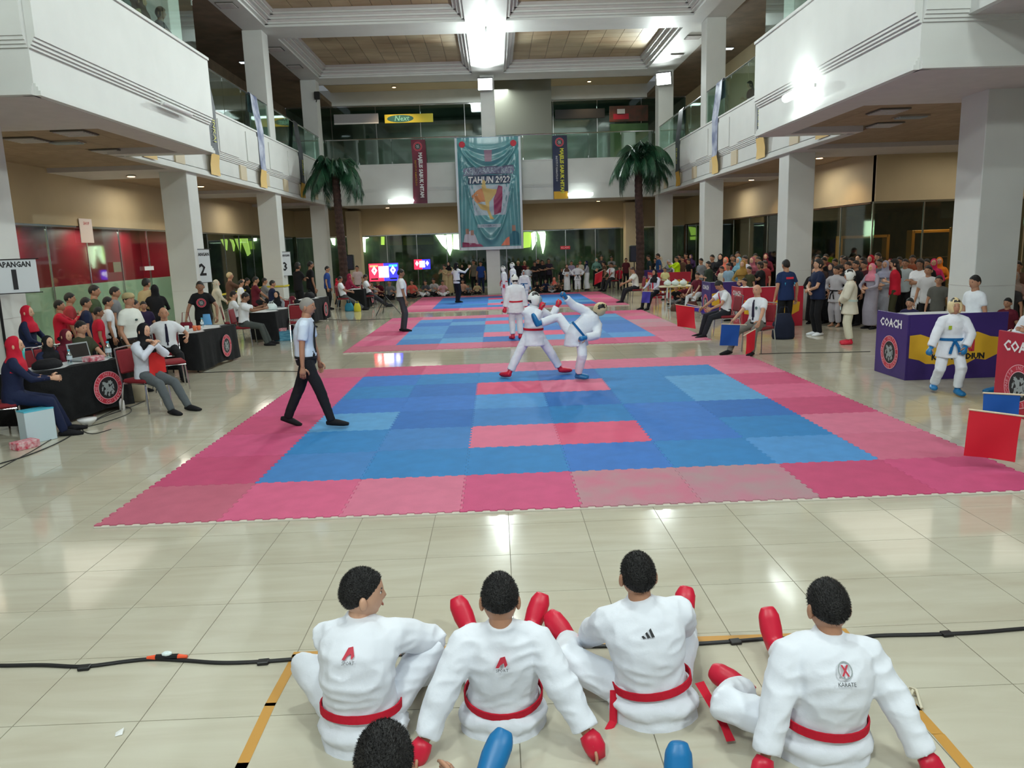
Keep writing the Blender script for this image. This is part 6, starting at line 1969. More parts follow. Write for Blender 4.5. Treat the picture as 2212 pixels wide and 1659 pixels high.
# ------------------------------------------------------------------ spectators: one of each kind, then copies
def C3(r, g, b): return cloth((r, g, b), .7)
H0 = 1.68
S_ = {}
FAR = (0, -60, 0)
def proto(key, *a, **k):
    S_[key] = person(*a, **k)
    return S_[key]
_used = set()
def put(key, px, ytop, Y, rot, label, top=None, legs=None, hair=None, skin_=None, shoe=None, group=None, x=None, sc=None, scarf=None, **kw):
    """place a spectator by where the top of the head is; the figure stands or sits on the floor"""
    p = AT(px, ytop, Y)
    hh = HT[key]
    s = sc or min(1.13, max(0.55, p.z / hh))
    X = p.x if x is None else x
    if key not in _used:
        _used.add(key); r = S_[key]; r.location = (X, Y, 0); r.rotation_euler = (0, 0, R(rot)); r['label'] = label; r.scale = (s,) * 3
        if group: r['group'] = group
        elif 'group' in r: del r['group']
    else:
        r = dup(S_[key], (X, Y, 0), R(rot), label, group, s)
        if not group and 'group' in r: del r['group']
    cols = dict(top=top, legs=legs, hair=hair, headscarf=hair, shoe=shoe, body=skin(skin_) if skin_ is not None else None, head_guard=hair)
    cols.update(kw)
    recolor(r, **cols)
    return r
HT = dict(tee=1.70, cross=1.70, hij=1.70, phone=1.70, hips=1.70, gi=1.62, long=1.68, floor=0.92, floorh=0.92, seat=1.30, seath=1.30, squat=0.95, lean=1.68)
proto('tee', 'x', skel(1.68), FAR, 0, top=('tshirt', None), legs=('trousers', None), sk=1)
proto('cross', 'x', skel(1.68, wl=(.12, .2, 1.18), wr=(-.12, .22, 1.15), el=(-1, .2, -.6), er=(1, .2, -.6)), FAR, 0, top=('tshirt', None), legs=('trousers', None), sk=2, hair='mop')
proto('phone', 'x', skel(1.68, wl=(-.06, .36, 1.32), wr=(.08, .38, 1.36), el=(-.8, .2, -1), er=(.8, .2, -1), head=(0, -6, 0)), FAR, 0, top=('long', None), legs=('trousers', None), sk=1)
proto('hij', 'x', skel(1.68, wl=(-.05, .24, 1.05), wr=(.08, .26, 1.0), el=(-1, 0, -.5), er=(1, 0, -.5), hs=.97), FAR, 0, top=('long', None), legs=('skirt', None), hair='hijab', sk=3)
proto('long', 'x', skel(1.66, wl=(.05, .2, 1.12), hs=.97, sh=.92), FAR, 0, top=('tshirt', None), legs=('trousers', None), hair='long', sk=3)
proto('gi', 'x', skel(1.60, wl=(-.22, .06, .95), wr=(.22, .06, .95), el=(-1, -.4, 0), er=(1, -.4, 0), hs=1.03), FAR, 0, top=('gi', GI), legs=('gi', GI), shoes=('none', None), belt=BLACKC, sk=1)
proto('floor', 'x', skel(1.62, (0, 0, .12), lean=10, slump=.08, wl=(-.2, .3, .35), wr=(.18, .34, .36), al=(.1, .32, .07), ar=(-.08, .38, .07), kl=(-1, .5, .5), kr=(1, .5, .5), tl=(1, .3, 0), tr=(-1, .3, 0)), FAR, 0, top=('tshirt', None), legs=('trousers', None), sk=1)
proto('floorh', 'x', skel(1.62, (0, 0, .12), lean=6, wl=(-.1, .34, .4), wr=(.1, .36, .4), al=(-.12, .42, .07), ar=(.12, .42, .07), kl=(-.3, 0, 1), kr=(.3, 0, 1)), FAR, 0, top=('long', None), legs=('trousers', None), hair='hijab', sk=3)
proto('seat', 'x', sit(1.65, 0), FAR, 0, top=('tshirt', None), legs=('trousers', None), sk=1)
proto('seath', 'x', sit(1.62, 6, wl=(-.1, .42, .72), wr=(.12, .44, .74)), FAR, 0, top=('long', None), legs=('trousers', None), hair='hijab', sk=3)

rd, mr, nv, bk, wh, gr, ol, bl, tn = C3(190, 28, 52), C3(96, 26, 42), NAVY, BLACKC, WHITE, C3(120, 122, 126), C3(58, 62, 44), C3(40, 70, 140), C3(190, 170, 130)
pk, tl_, be, lg, br, cr = C3(214, 130, 150), C3(120, 170, 190), C3(204, 196, 176), C3(160, 164, 176), C3(92, 66, 54), C3(224, 104, 92)
# --- left, round the first judge table
put('hij', 50, 656, 5.7, -80, 'woman in bright red headscarf and navy jacket standing left of the first table', nv, nv, rd)
put('seath', 8, 724, 3.3, -62, 'seated woman in red headscarf cut by the left edge', nv, nv, rd)
put('seath', 92, 722, 5.0, -113, 'seated woman in black headscarf and navy jacket resting her chin on her hand', nv, bk, bk)
put('seath', 130, 708, 5.3, -105, 'seated woman in maroon headscarf at the first judge table', mr, bk, mr)
put('seat', 168, 692, 5.65, -105, 'young man in dark olive shirt bent over the first judge table', ol, bk, skin_=0)
for x_, y_, f_, lb in ((-6.8, 3.25, -62, 'banquet chair under the seated woman at the left edge'), (-7.25, 5.02, -113, 'banquet chair under the woman in black headscarf'), (-7.14, 5.32, -105, 'banquet chair under the woman in maroon headscarf'), (-7.0, 5.66, -105, 'banquet chair under the young man in the dark olive shirt')):
    chair(x_, y_, f_, lb)
put('phone', 122, 645, 7.6, -70, 'girl in red headscarf and red jersey with a hand at her mouth', rd, bk, None, scarf=None)
put('tee', 143, 629, 8.3, -60, 'boy in red and white jersey behind the girl in the red headscarf', C3(170, 60, 66), bk)
put('tee', 178, 639, 7.75, -60, 'boy in navy T-shirt with a pale print behind the first table', nv, bk)
put('tee', 196, 612, 8.6, -70, 'teenager in olive green shirt standing tallest behind the first table', C3(70, 84, 58), bk)
put('tee', 206, 660, 7.3, -60, 'small boy in dark red jersey beside the boy in navy', rd, bk, skin_=2)
put('tee', 226, 638, 8.2, -60, 'boy in white shirt with a small round badge behind the small red-jersey boy', wh, bk)
put('tee', 241, 616, 9.0, -70, 'man in grey shirt with thick dark hair behind the officer with the cap', gr, bk)
put('tee', 283, 644, 7.9, -60, 'boy in white uniform half hidden behind the officer with the cap', wh, bk)
K = skel(1.64, lean=-3, slump=-.04, wl=(-.25, .12, .80), wr=(.22, .1, .82), b=1.18, hs=.98)
def badge2(t, K, chest, F2, M):
    c = chest(.31, .036) + K.S * .08
    mb = MB(); mb.ball(c, (.035, .006, .018), 10, 5); mb.build('badge', mat('dark_green_badge', (24, 60, 56), .5), t)
    mb = MB(); a = K.N - K.U * .06 + K.S * .08; mb.tube([a + V(.02, -.03, .055), a + V(.07, -.03, .045)], .012, 6); mb.build('shoulder_mark', mat('shoulder_grey', (140, 134, 120), .6), t)
person('officer with beige cap and moustache in white uniform shirt by the first table', K, (-6.55, 6.35, 0), -105, lod=1, top=('shirt', cloth((222, 226, 218))), legs=('trousers', cloth((52, 46, 40))), hair='cap', hairmat=cloth((176, 160, 118)), sk=1, extra=badge2, seed=31)
K = sit(1.66, 0, wl=(-.32, .2, .72), wr=(.34, .16, .72), b=1.1)
person('balding man in white shirt and dark tie seated behind the woman in the red scarf', K, (-6.62, 7.75, 0), -150, lod=1, top=('shirt', WHITE), legs=('trousers', BLACKC), hair='none', sk=1, tie=cloth((34, 32, 52)), seed=32)
chair(-6.62, 7.8, -150, 'banquet chair under the balding man with the dark tie')
put('tee', 311, 598, 11.3, -20, 'man in beige and black shirt looking down beside the red shop glass', tn, bk)
put('hij', 333, 612, 11.0, 30, 'woman in long black headscarf turned away near the red shop glass', bk, bk, bk)
put('tee', 308, 648, 9.6, -150, 'child with dark long hair below the couple at the red shop', C3(44, 34, 64), bk)
K = skel(1.66, lean=8, wl=(-.30, .24, .86), wr=(.34, .2, .84), el=(-1, -.3, 0), er=(1, -.3, 0), b=1.08)
def tee_emblem(t, K, chest, F2, M):
    me = emblem_mesh(.10, lettering=False)
    o = link('emblem', me, t); c = chest(.30, .04)
    m_ = Matrix.Identity(4)
    n = F2; u = K.U; s_ = u.cross(n)
    for i in range(3): m_[i][0], m_[i][1], m_[i][2], m_[i][3] = -s_[i] * -1, u[i], n[i], c[i]
    o.matrix_local = m_
person('man in black T-shirt with round club emblem leaning over the second judge table', K, (-7.1, 10.85, 0), -165, lod=1, top=('tshirt', BLACKC), legs=('trousers', BLACKC), hair='short', sk=2, extra=tee_emblem, seed=33)
put('hij', 463, 602, 14.9, -60, 'woman in cream headscarf standing behind the man in the black T-shirt', be, be, be)
put('phone', 493, 586, 17.6, -60, 'man in brown shirt raising both arms in the shade of the left shops', br, tn, mat('straw_hat', (190, 170, 130), .7))
put('tee', 517, 603, 17.2, -70, 'girl in white shirt beside the man with the raised arms', wh, bk)
put('seat', 500, 628, 13.6, -70, 'seated official with bushy dark hair and red tie left of the third table', wh, bk, tie=BELTR)
chair(AT(500, 660, 13.6).x, 13.6, -70, 'banquet chair under the official with the bushy hair')
put('seath', 600, 627, 14.9, 170, 'seated person in black headscarf behind the third judge table', C3(130, 134, 140), bk, bk)
chair(AT(600, 660, 14.95).x, 15.0, 170, 'banquet chair behind the third judge table')
put('seath', 641, 645, 13.2, 20, 'woman in dark headscarf and white shirt seated before the third pillar', wh, C3(46, 24, 44), bk)
chair(AT(641, 670, 13.2).x, 13.2, 20, 'banquet chair with bright chrome legs before the third pillar')
put('floorh', 622, 622, 16.2, -60, 'person in maroon crouching behind the woman in the dark headscarf', mr, mr, mr)
for px, yt, Y, nm, c1 in ((530, 600, 21, 'first', bk), (548, 596, 19.4, 'second', mr), (545, 612, 19.5, 'third', bk), (568, 600, 21.2, 'fourth', gr), (585, 605, 19, 'fifth', nv)):
    put('seat', px, yt, Y, -70, '%s seated onlooker in the dark left shop corridor counted from the left' % nm, c1, bk, skin_=1, x=AT(px, yt, Y).x)
put('cross', 640, 565, 20.4, -40, 'bearded man in black with folded arms right of the third left pillar', bk, bk)
put('tee', 667, 562, 21.0, -60, 'tall man in black clothes second right of the third left pillar', bk, bk, skin_=2)
put('tee', 704, 573, 23.4, -90, 'boy in blue shirt standing before the back left pillar', bl, bk)
put('hij', 726, 600, 24.9, -90, 'woman in red headscarf behind the reclining judge', rd, bk, rd)
put('seath', 749, 590, 24.1, -60, 'woman in raspberry headscarf at the farthest left judge table', C3(150, 40, 70), bk, C3(150, 40, 70))
put('tee', 771, 572, 26.3, 180, 'man in pale pink shirt standing below the left loudspeaker', C3(200, 180, 180), bk)
put('seat', 758, 604, 24.8, 180, 'person in light shirt seated at the farthest left judge table', lg, bk)

# --- row sitting and standing at the back, left of the centre pillar
rows = [('floor', 805, 602, 27.6, 150, 'child in pale shirt sitting just under the scoreboard', lg, bk), ('floor', 818, 598, 28.4, 160, 'child in maroon shirt sitting beneath the scoreboard', mr, bk),
 ('floor', 842, 600, 28.2, 170, 'person in grey shirt sitting behind the tripod', gr, bk), ('floor', 890, 600, 29.0, 170, 'person in red and white lying low left of the small scoreboard', cr, bk),
 ('floor', 921, 601, 29.3, 150, 'man in grey T-shirt sitting below the small scoreboard', C3(84, 88, 96), wh), ('floor', 938, 597, 29.6, 160, 'man with long arms in a white shirt sitting right of the small scoreboard', C3(190, 186, 184), bk),
 ('floor', 955, 602, 29.2, 190, 'child in pink and white sitting near the tan uniforms', C3(206, 160, 166), wh), ('phone', 960, 571, 29.8, 150, 'person in tan uniform and black cap filming', tn, tn), ('hij', 969, 564, 30.2, 170, 'woman in black headscarf directly behind the tan uniform', tn, tn, bk),
 ('tee', 985, 566, 31.5, 180, 'man in black standing between the banner and the tan uniforms', bk, bk), ('hij', 998, 570, 31.2, 180, 'woman in black beside the man in black under the banner', bk, bk, bk),
 ('floor', 1000, 600, 29.9, 170, 'child in peach top sitting under the banner', C3(206, 160, 136), bk), ('floor', 1012, 612, 29.6, 170, 'child in black trousers stretched out beside the peach one', gr, bk),
 ('tee', 1023, 560, 31.6, 160, 'man in grey-brown shirt left of the centre pillar', C3(120, 112, 98), bk), ('tee', 1038, 563, 30.9, 170, 'man in blue sports shirt touching the centre pillar', bl, nv),
 ('floor', 1030, 606, 29.9, 180, 'person in tan sitting between the legs of the men by the pillar', tn, bk),
 # right of the centre pillar
 ('tee', 1108, 563, 31.4, 170, 'dark man right of the centre pillar', C3(34, 36, 50), bk), ('tee', 1119, 562, 30.9, 175, 'blond-haired person in black behind the silver helmet', bk, bk, mat('blond_hair', (206, 190, 150), .6)),
 ('tee', 1133, 562, 31.2, 175, 'second light-haired person, in dark red, right of the centre pillar', mr, mr, mat('blond_hair', (206, 190, 150), .6)), ('gi', 1140, 573, 30.0, 185, 'child in white suit before the dark red shirt', None, None),
 ('cross', 1155, 563, 29.8, 175, 'young man in black with folded hands at the head of the black group', bk, bk), ('tee', 1162, 557, 31.5, 175, 'woman in black at the back of the black group', bk, bk),
 ('cross', 1171, 560, 30.4, 180, 'dark-haired person in black in the middle of the black group', bk, bk), ('cross', 1185, 557, 31.0, 180, 'tall man in dark purple with folded arms, right of the black group', C3(46, 38, 52), bk),
 ('floor', 1137, 603, 28.9, 170, 'athlete in cream jacket sitting behind the silver helmet', be, wh), ('floor', 1160, 604, 29.3, 180, 'person in black sitting with white-soled shoes', bk, bk), ('floor', 1178, 600, 29.6, 180, 'person in navy sitting before the tall man', nv, bk),
 ('floorh', 1196, 596, 29.7, 190, 'person in coral headscarf sitting on the floor at the back', gr, bk, cr), ('floor', 1190, 612, 29.2, 190, 'child in light trousers sitting before the coral headscarf', gr, lg),
 ('floor', 1206, 606, 29.5, 180, 'person in dark brown sitting right of the coral headscarf', br, bk), ('floor', 1216, 598, 30.0, 190, 'person in camouflage brown sitting near the girl in white', C3(80, 72, 50), bk), ('tee', 1213, 578, 30.3, 200, 'girl in dark top touching her face left of the girl in white', bk, bk),
 ('hij', 1224, 570, 29.6, 180, 'girl in long white dress with folded arms at the back', wh, wh, br), ('tee', 1234, 562, 31.0, 180, 'person in lilac shirt behind the girl in white', C3(150, 140, 166), bk),
 ('gi', 1247, 569, 29.4, 180, 'boy in white karate suit with hands on hips at the back', None, None), ('tee', 1253, 561, 31.2, 180, 'woman in beige behind the boy with hands on hips', be, bk), ('hij', 1268, 562, 30.0, 90, 'tall person in long grey robe beside the seated official', lg, wh, nv),
 ('hij', 1288, 556, 31.6, 180, 'woman in sea-green headscarf in the back crowd', C3(90, 130, 120), bk, C3(110, 150, 140)), ('tee', 1299, 550, 31.8, 180, 'tall man in dark shirt behind the seated official with the red tie', C3(60, 56, 60), bk),
 ('tee', 1305, 564, 30.6, 100, 'man in brown shirt with white mask at the back', br, bk), ('cross', 1321, 552, 31.4, 175, 'man in grey shirt with folded arms left of the beige wall pilaster', gr, C3(60, 60, 80)),
 ('tee', 1352, 556, 31.3, 180, 'bald man in maroon shirt against the beige wall pilaster', C3(86, 36, 44), bk), ('tee', 1338, 575, 29.3, 180, 'child in bright red shirt near the beige wall pilaster', rd, bk),
 ('seat', 1384, 569, 28.9, 120, 'person with light shoulders seated behind the farthest purple booth', C3(74, 64, 110), bk), ('tee', 1403, 549, 27.6, 90, 'young man in dark green shirt leaning by the back right pillar', C3(40, 56, 60), bk), ('tee', 1423, 546, 27.0, 95, 'young man in blue shirt leaning on the farthest crimson booth', C3(36, 72, 120), bk)]
for r_ in rows: put(*r_[:6], *r_[6:])
# --- right side, behind the booths
rows = [('tee', 1437, 576, 22.4, 150, 'boy in pale yellow shirt and white trousers before the crimson booth', C3(216, 210, 150), wh), ('phone', 1463, 552, 24.9, 100, 'man in fluorescent yellow jacket behind the cream folding table', C3(196, 236, 20), bk),
 ('hij', 1445, 560, 26.5, 120, 'woman in grey headscarf left of the fluorescent jacket', gr, bk, lg), ('hij', 1452, 566, 27.2, 120, 'woman in white headscarf behind the boy in pale yellow', wh, wh, wh), ('tee', 1475, 553, 26.4, 120, 'man in dark brown shirt behind the fluorescent jacket', br, bk),
 ('tee', 1483, 545, 27.6, 120, 'tall person in wine-red at the edge of the third right pillar', mr, bk), ('tee', 1489, 557, 25.3, 110, 'person in black between the fluorescent jacket and the third right pillar', bk, bk), ('floor', 1483, 606, 20.6, 120, 'person in dark red sitting behind the cream folding table', mr, bk),
 ('floor', 1497, 604, 19.6, 100, 'person in reddish brown sitting right of the cream folding table', C3(110, 50, 44), bk), ('floor', 1462, 612, 20.2, 150, 'person in black sitting under the cream folding table', bk, gr),
 ('seat', 1508, 588, 18.0, 130, 'child in white cap and maroon seated left of the purple booth', mr, wh), ('long', 1532, 562, 17.7, 110, 'person with thick black hair and dark green top leaning on the purple booth', C3(44, 56, 44), bk),
 ('hij', 1557, 546, 19.6, 150, 'woman in black behind the third right pillar', bk, bk, bk), ('hij', 1569, 553, 18.6, 140, 'woman in coral headscarf behind the third right pillar', mr, bk, C3(226, 120, 96)), ('tee', 1561, 573, 17.5, 110, 'child in cream shirt leaning on the purple booth', be, bk),
 ('tee', 1583, 548, 19.8, 160, 'person in black between the coral and light blue headscarves', bk, bk), ('hij', 1598, 553, 17.5, 120, 'woman in light blue headscarf behind the crimson booth', tl_, tl_, tl_), ('tee', 1612, 549, 16.6, 110, 'woman in white blouse right of the light blue headscarf', C3(206, 206, 216), bk),
 ('tee', 1594, 541, 20.6, 160, 'dark-haired man far behind the light blue headscarf', bk, bk), ('hij', 1627, 553, 17.3, 130, 'woman in dusky rose headscarf behind the crimson booth', C3(130, 70, 84), bk, C3(150, 84, 98)), ('tee', 1633, 545, 19.0, 150, 'man in dark shirt behind the dusky rose headscarf', bk, bk),
 ('tee', 1621, 573, 15.3, 110, 'person in olive shirt bending behind the crimson booth', C3(66, 66, 44), bk), ('cross', 1645, 563, 15.2, 100, 'youth in black T-shirt standing behind the crimson booth', bk, bk), ('seat', 1610, 600, 14.4, 120, 'person in white shirt bent low behind the crimson booth', wh, wh),
 ('hij', 1655, 545, 19.4, 150, 'woman in wine headscarf left of the second right pillar', mr, bk, mr),
 # between the second and first pillars
 ('hij', 1752, 556, 15.6, 150, 'woman in grey headscarf right of the second right pillar', C3(52, 44, 60), bk, C3(90, 86, 84)), ('tee', 1768, 548, 16.4, 140, 'youth with swept dark hair behind the coach in navy', bk, bk), ('tee', 1782, 553, 14.6, 120, 'person in black shirt between the two coaches', bk, bk),
 ('hij', 1760, 575, 12.9, 150, 'girl in black print headscarf close to the second right pillar', bk, bk, C3(40, 36, 44)), ('tee', 1806, 556, 14.6, 120, 'woman with face mask behind the coach in profile', gr, bk), ('tee', 1818, 570, 12.8, 100, 'boy in black with yellow lanyard behind the coach in profile', bk, bk),
 ('cross', 1829, 552, 13.9, 120, 'man in black jacket with raised collar in the right crowd', bk, bk), ('tee', 1843, 553, 13.2, 110, 'tall youth in black with white collar left of the pink headscarf', bk, bk), ('tee', 1866, 553, 13.7, 110, 'man with dark cap left of the red headscarf', bk, bk),
 ('hij', 1884, 548, 13.5, 120, 'woman in bright red headscarf behind the pink one', rd, bk, rd), ('long', 1899, 543, 14.6, 120, 'woman with black hair rising behind the red headscarf', bk, bk), ('hij', 1887, 566, 11.5, 110, 'woman in pink headscarf and grey blouse beside the waiting athlete', C3(160, 156, 172), C3(150, 146, 160), pk),
 ('hij', 1915, 560, 12.2, 130, 'woman with white visor and lilac headscarf', lg, lg, C3(160, 162, 186)), ('long', 1937, 556, 11.4, 60, 'woman in red top with long black hair seen from behind', rd, C3(60, 60, 40)), ('tee', 1957, 556, 12.4, 140, 'woman in grey hoodie with face mask in the right crowd', C3(176, 190, 196), bk),
 ('cross', 1990, 556, 10.6, 130, 'man in white T-shirt with blue mask and folded arms', wh, wh), ('tee', 1972, 548, 13.9, 150, 'person in orange-brown behind the woman with the mask', C3(150, 84, 60), bk), ('hij', 2018, 556, 12.8, 150, 'woman in magenta headscarf left of the nearest right pillar', C3(190, 40, 90), bk, C3(206, 40, 96)),
 ('hij', 2030, 553, 13.4, 150, 'woman in orange scarf against the nearest right pillar', C3(210, 120, 30), bk, C3(220, 120, 30)), ('tee', 2030, 592, 8.6, 140, 'boy in grey camouflage shirt behind the purple coach booth', C3(92, 92, 88), bk), ('tee', 2112, 590, 5.4, 100, 'boy in white T-shirt standing before the nearest right pillar', wh, bk),
 ('hij', 2196, 584, 8.2, 130, 'woman in pale headscarf at the right edge behind the helmeted athlete', C3(150, 120, 110), bk, C3(170, 150, 140)), ('tee', 2200, 560, 9.2, 140, 'man in dark clothes at the right edge behind the pale headscarf', br, bk), ('tee', 2180, 640, 5.6, 120, 'person in maroon low behind the helmeted athlete', mr, bk),
 ('tee', 1968, 640, 5.95, 130, 'curly-haired child peering over the nearest purple coach booth', C3(40, 36, 70), bk)]
for r_ in rows: put(*r_[:6], *r_[6:])
more = [('tee', 1590, 560, 18.6, 130, 'child in dark green shirt below the black-clad pair behind the purple booth', C3(40, 60, 50), bk), ('hij', 1606, 560, 15.6, 140, 'woman in mustard headscarf right behind the crimson booth', C3(150, 120, 60), bk, C3(160, 124, 60)),
 ('tee', 1640, 552, 17.6, 130, 'man in charcoal jacket between the rose and wine headscarves', C3(60, 56, 60), bk), ('tee', 1655, 560, 16.4, 110, 'boy in brick red shirt close to the second right pillar', C3(140, 50, 50), bk), ('tee', 1575, 566, 16.9, 120, 'child in pale blue shirt leaning forward behind the purple booth', C3(140, 170, 190), bk),
 ('tee', 1540, 548, 20.6, 130, 'tall youth in dark clothes in front of the third right pillar', C3(36, 36, 44), bk), ('tee', 1516, 556, 21.2, 120, 'youth in grey shirt left of the thick-haired person', gr, bk), ('hij', 1428, 552, 28.4, 130, 'woman in beige headscarf behind the young man leaning on the booth', be, bk, be),
 ('tee', 1416, 556, 29.2, 150, 'person in black behind the back right pillar', bk, bk), ('tee', 1468, 548, 28.6, 140, 'man in black cap far behind the fluorescent jacket', bk, bk), ('hij', 1493, 548, 28.0, 140, 'woman in dark violet headscarf at the far right corridor', C3(60, 40, 80), bk, C3(70, 50, 90)),
 ('tee', 1775, 562, 13.0, 130, 'youth in dark brown shirt squeezed between the coaches', C3(60, 44, 40), bk), ('hij', 1797, 566, 12.9, 130, 'woman in charcoal headscarf right behind the coach in profile', C3(50, 48, 54), bk, C3(54, 50, 56)), ('tee', 1835, 562, 12.0, 110, 'broad man in black T-shirt behind the athlete in grey-white', bk, bk),
 ('tee', 1852, 560, 12.3, 110, 'youth in black shirt directly behind the waiting athlete', C3(28, 28, 34), bk), ('tee', 1870, 560, 12.6, 110, 'person in dark maroon between the waiting athlete and the pink headscarf', C3(80, 30, 40), bk), ('tee', 1903, 556, 13.0, 120, 'man in slate shirt behind the lilac headscarf', C3(90, 96, 110), bk),
 ('hij', 1925, 556, 14.2, 130, 'woman in dark red headscarf far behind the red top', mr, bk, mr), ('tee', 1945, 552, 13.4, 130, 'man in dusty green shirt behind the grey hoodie', C3(90, 100, 84), bk), ('tee', 2004, 556, 12.0, 130, 'youth in black behind the man with folded arms', bk, bk),
 ('tee', 2008, 570, 9.6, 130, 'boy in light shirt between the folded arms and the camouflage shirt', C3(196, 196, 200), bk), ('hij', 1856, 548, 15.4, 130, 'woman in black headscarf at the rear of the right crowd', bk, bk, bk), ('tee', 1822, 549, 15.8, 130, 'tall youth at the rear of the right crowd behind the coach', C3(50, 50, 56), bk),
 ('tee', 1786, 546, 17.2, 130, 'man in dark red shirt at the rear left of the right crowd', C3(90, 34, 40), bk), ('tee', 2187, 600, 7.4, 130, 'person in dark grey right of the nearest right pillar', C3(60, 58, 60), bk)]
for r_ in more: put(*r_[:6], *r_[6:])
# coaches and waiting athlete standing free on the floor
K = skel(1.70, wl=(-.28, .0, .84), wr=(.27, .02, .84), b=1.05)
def coachp(t, K, chest, F2, M):
    def bp(u, tt, off=0): 
        p = K.C.lerp(K.N, (tt - .27) / .22); return p - F2 * (.118 * K.s + .02 + off) + K.S * u
    mb = MB(); mb.add([bp(-.09, .34), bp(.09, .34), bp(.09, .385), bp(-.09, .385)], [(0, 1, 2, 3)]); mb.build('print', cloth((206, 50, 70)), t)
    for sx in (-1, 1):
        mb = MB(); mb.add([bp(sx * .10, .27), bp(sx * .115, .27), bp(sx * .13, .06 + .27 - .27 + .2), bp(sx * .115, .2)], [(0, 1, 2, 3)]); mb.build('stripe', cloth((60, 150, 190)), t)
person('coach in navy sports shirt seen from behind with a backpack at his feet', K, (5.72, 10.6, 0), 12, lod=1, top=('tshirt', cloth((28, 46, 88))), legs=('trousers', BLACKC), hair='short', sk=1, extra=coachp, seed=41)
K = skel(1.68, wl=(.05, .20, 1.0), wr=(-.02, .22, .98), el=(-1, 0, -.4), er=(1, 0, -.4), b=1.12, head=(0, -12, 0))
def side_p(t, K, chest, F2, M):
    MB().tube([K.P + K.S * .155 + V(0, 0, .05), K.C + K.S * .165], [(.012, .07), (.012, .05)], 8, side=K.S).build('side_panel', cloth((50, 190, 196)), t)
person('coach in dark navy shirt with turquoise side panel facing left', K, (6.45, 10.65, 0), 95, lod=1, top=('tshirt', cloth((26, 36, 66))), legs=('trousers', BLACKC), hair='mop', shoes=('shoe', WHITE), sk=0, extra=side_p, seed=42)
K = skel(1.50, wl=(-.02, .16, .86), wr=(.02, .18, .84), el=(-1, 0, -.3), er=(1, 0, -.3), hs=1.05)
person('waiting athlete in cream karate suit, helmet and red foot guards by the crowd', K, (6.45, 9.1, 0), 70, lod=1, top=('gi', cloth((214, 208, 192))), legs=('gi', cloth((214, 210, 190))), shoes=('guard', GUARDR), hair='helmet', belt=cloth((196, 214, 210)), seed=43)
put('gi', 1809, 572, 12.1, 120, 'athlete in grey-white karate suit between the coach and the crowd', C3(176, 174, 180), C3(170, 168, 176))

# --- on the upper gallery
def up(key, x, y, rot, label, top, legs, hair=None):
    r = dup(S_[key], (x, y, 5.29), R(rot), label, None, .97)
    if 'group' in r: del r['group']
    recolor(r, top=top, legs=legs, hair=hair, headscarf=hair)
up('tee', -6.95, 8.3, -90, 'onlooker in grey on the upper left bay, nearest the railing end', gr, bk)
up('hij', -7.0, 9.1, -90, 'onlooker in brown headscarf on the upper left bay', tn, br, br)
up('cross', -6.95, 9.8, -90, 'onlooker in black with folded arms on the upper left bay', bk, bk)
up('tee', 5.55, 9.3, 90, 'onlooker in blue jeans on the upper right bay', C3(90, 96, 104), C3(60, 90, 120))
up('tee', 7.3, 13.1, 90, 'onlooker in black leaning at the upper right railing', bk, bk)
up('hij', -8.75, 12.6, -90, 'onlooker in dark clothes behind the upper left railing', bk, bk, bk)
up('long', 7.35, 18.2, 90, 'onlooker in maroon behind the upper right railing', mr, bk)

# ------------------------------------------------------------------ small things on and by the tables
M_PET = glass('clear_plastic', (214, 230, 236), .08, .55); M_CAP = mat('cyan_cap', (90, 190, 215), .4)
_bot = []
def bottle(x, y, z, label, s=1.0):
    if not _bot:
        t = thing('water_bottle', label, 'bottle', (x, y, z), 0, 'small water bottles')
        MB().tube([(0, 0, 0), (0, 0, .02), (0, 0, .12), (0, 0, .155), (0, 0, .175)], [.03, .033, .033, .02, .013], 12).build('body', M_PET, t, True)
        MB().tube([(0, 0, .06), (0, 0, .11)], .0342, 12, caps=False).build('wrapper', mat('bottle_label', (200, 216, 224), .5), t)
        MB().cyl((0, 0), .016, .175, .193, 10).build('cap', M_CAP, t); _bot.append(t); return t
    return dup(_bot[0], (x, y, z), 0, label, None, s)
HT_ = .7475
bottle(-6.88, 4.0, HT_, 'water bottle at the left end of the first judge table', 1.1)
bottle(-6.62, 4.62, HT_, 'water bottle in the middle of the first judge table', 1.05)
bottle(-6.36, 5.18, HT_, 'water bottle at the right end of the first table beside the officer', 1.25)
bottle(-6.65, 9.55, HT_, 'water bottle at the far end of the second judge table', 1.0)
def boxy(name, x, y, z, w, d, h, rz, ma, label, cat, bv=.006):
    return tag(MB().bbox(-w / 2, w / 2, -d / 2, d / 2, 0, h, bv).build(name, ma, None, False, (x, y, z), (0, 0, rz)), label, cat)
M_CRP = mat('snack_box_print', (196, 60, 84), .5, rgb2=(226, 196, 200), scale=22)
boxy('snack_box', -6.42, 4.86, HT_, .24, .17, .07, R(67), M_CRP, 'pink and white snack box on the first judge table', 'box')
boxy('snack_box', -6.28, 2.85, 0, .26, .18, .09, R(60), M_CRP, 'pink and white snack box on the floor at the lower left', 'box')
boxy('snack_box', -6.13, 13.30, .241, .26, .18, .07, R(10), M_CRP, 'pink snack box on top of the blue carton', 'box')
M_CBOX = mat('sky_carton', (110, 176, 200), .5, rgb2=(40, 120, 156), scale=6, stretch=(1, 1, 5))
boxy('carton', -6.1, 13.35, 0, .42, .32, .24, R(10), M_CBOX, 'blue and white carton on the floor before the third judge table', 'box')
t = thing('paper_bag', 'tall pale blue and white carton standing on the floor at the left edge', 'box', (-6.32, 3.2, 0), R(55))
MB().bbox(-.17, .17, -.1, .1, 0, .40, .006).build('carton_body', mat('pale_carton', (196, 214, 222), .5), t)
MB().box(-.171, .171, -.101, .101, .385, .401).build('cyan_rim', M_CAP, t)
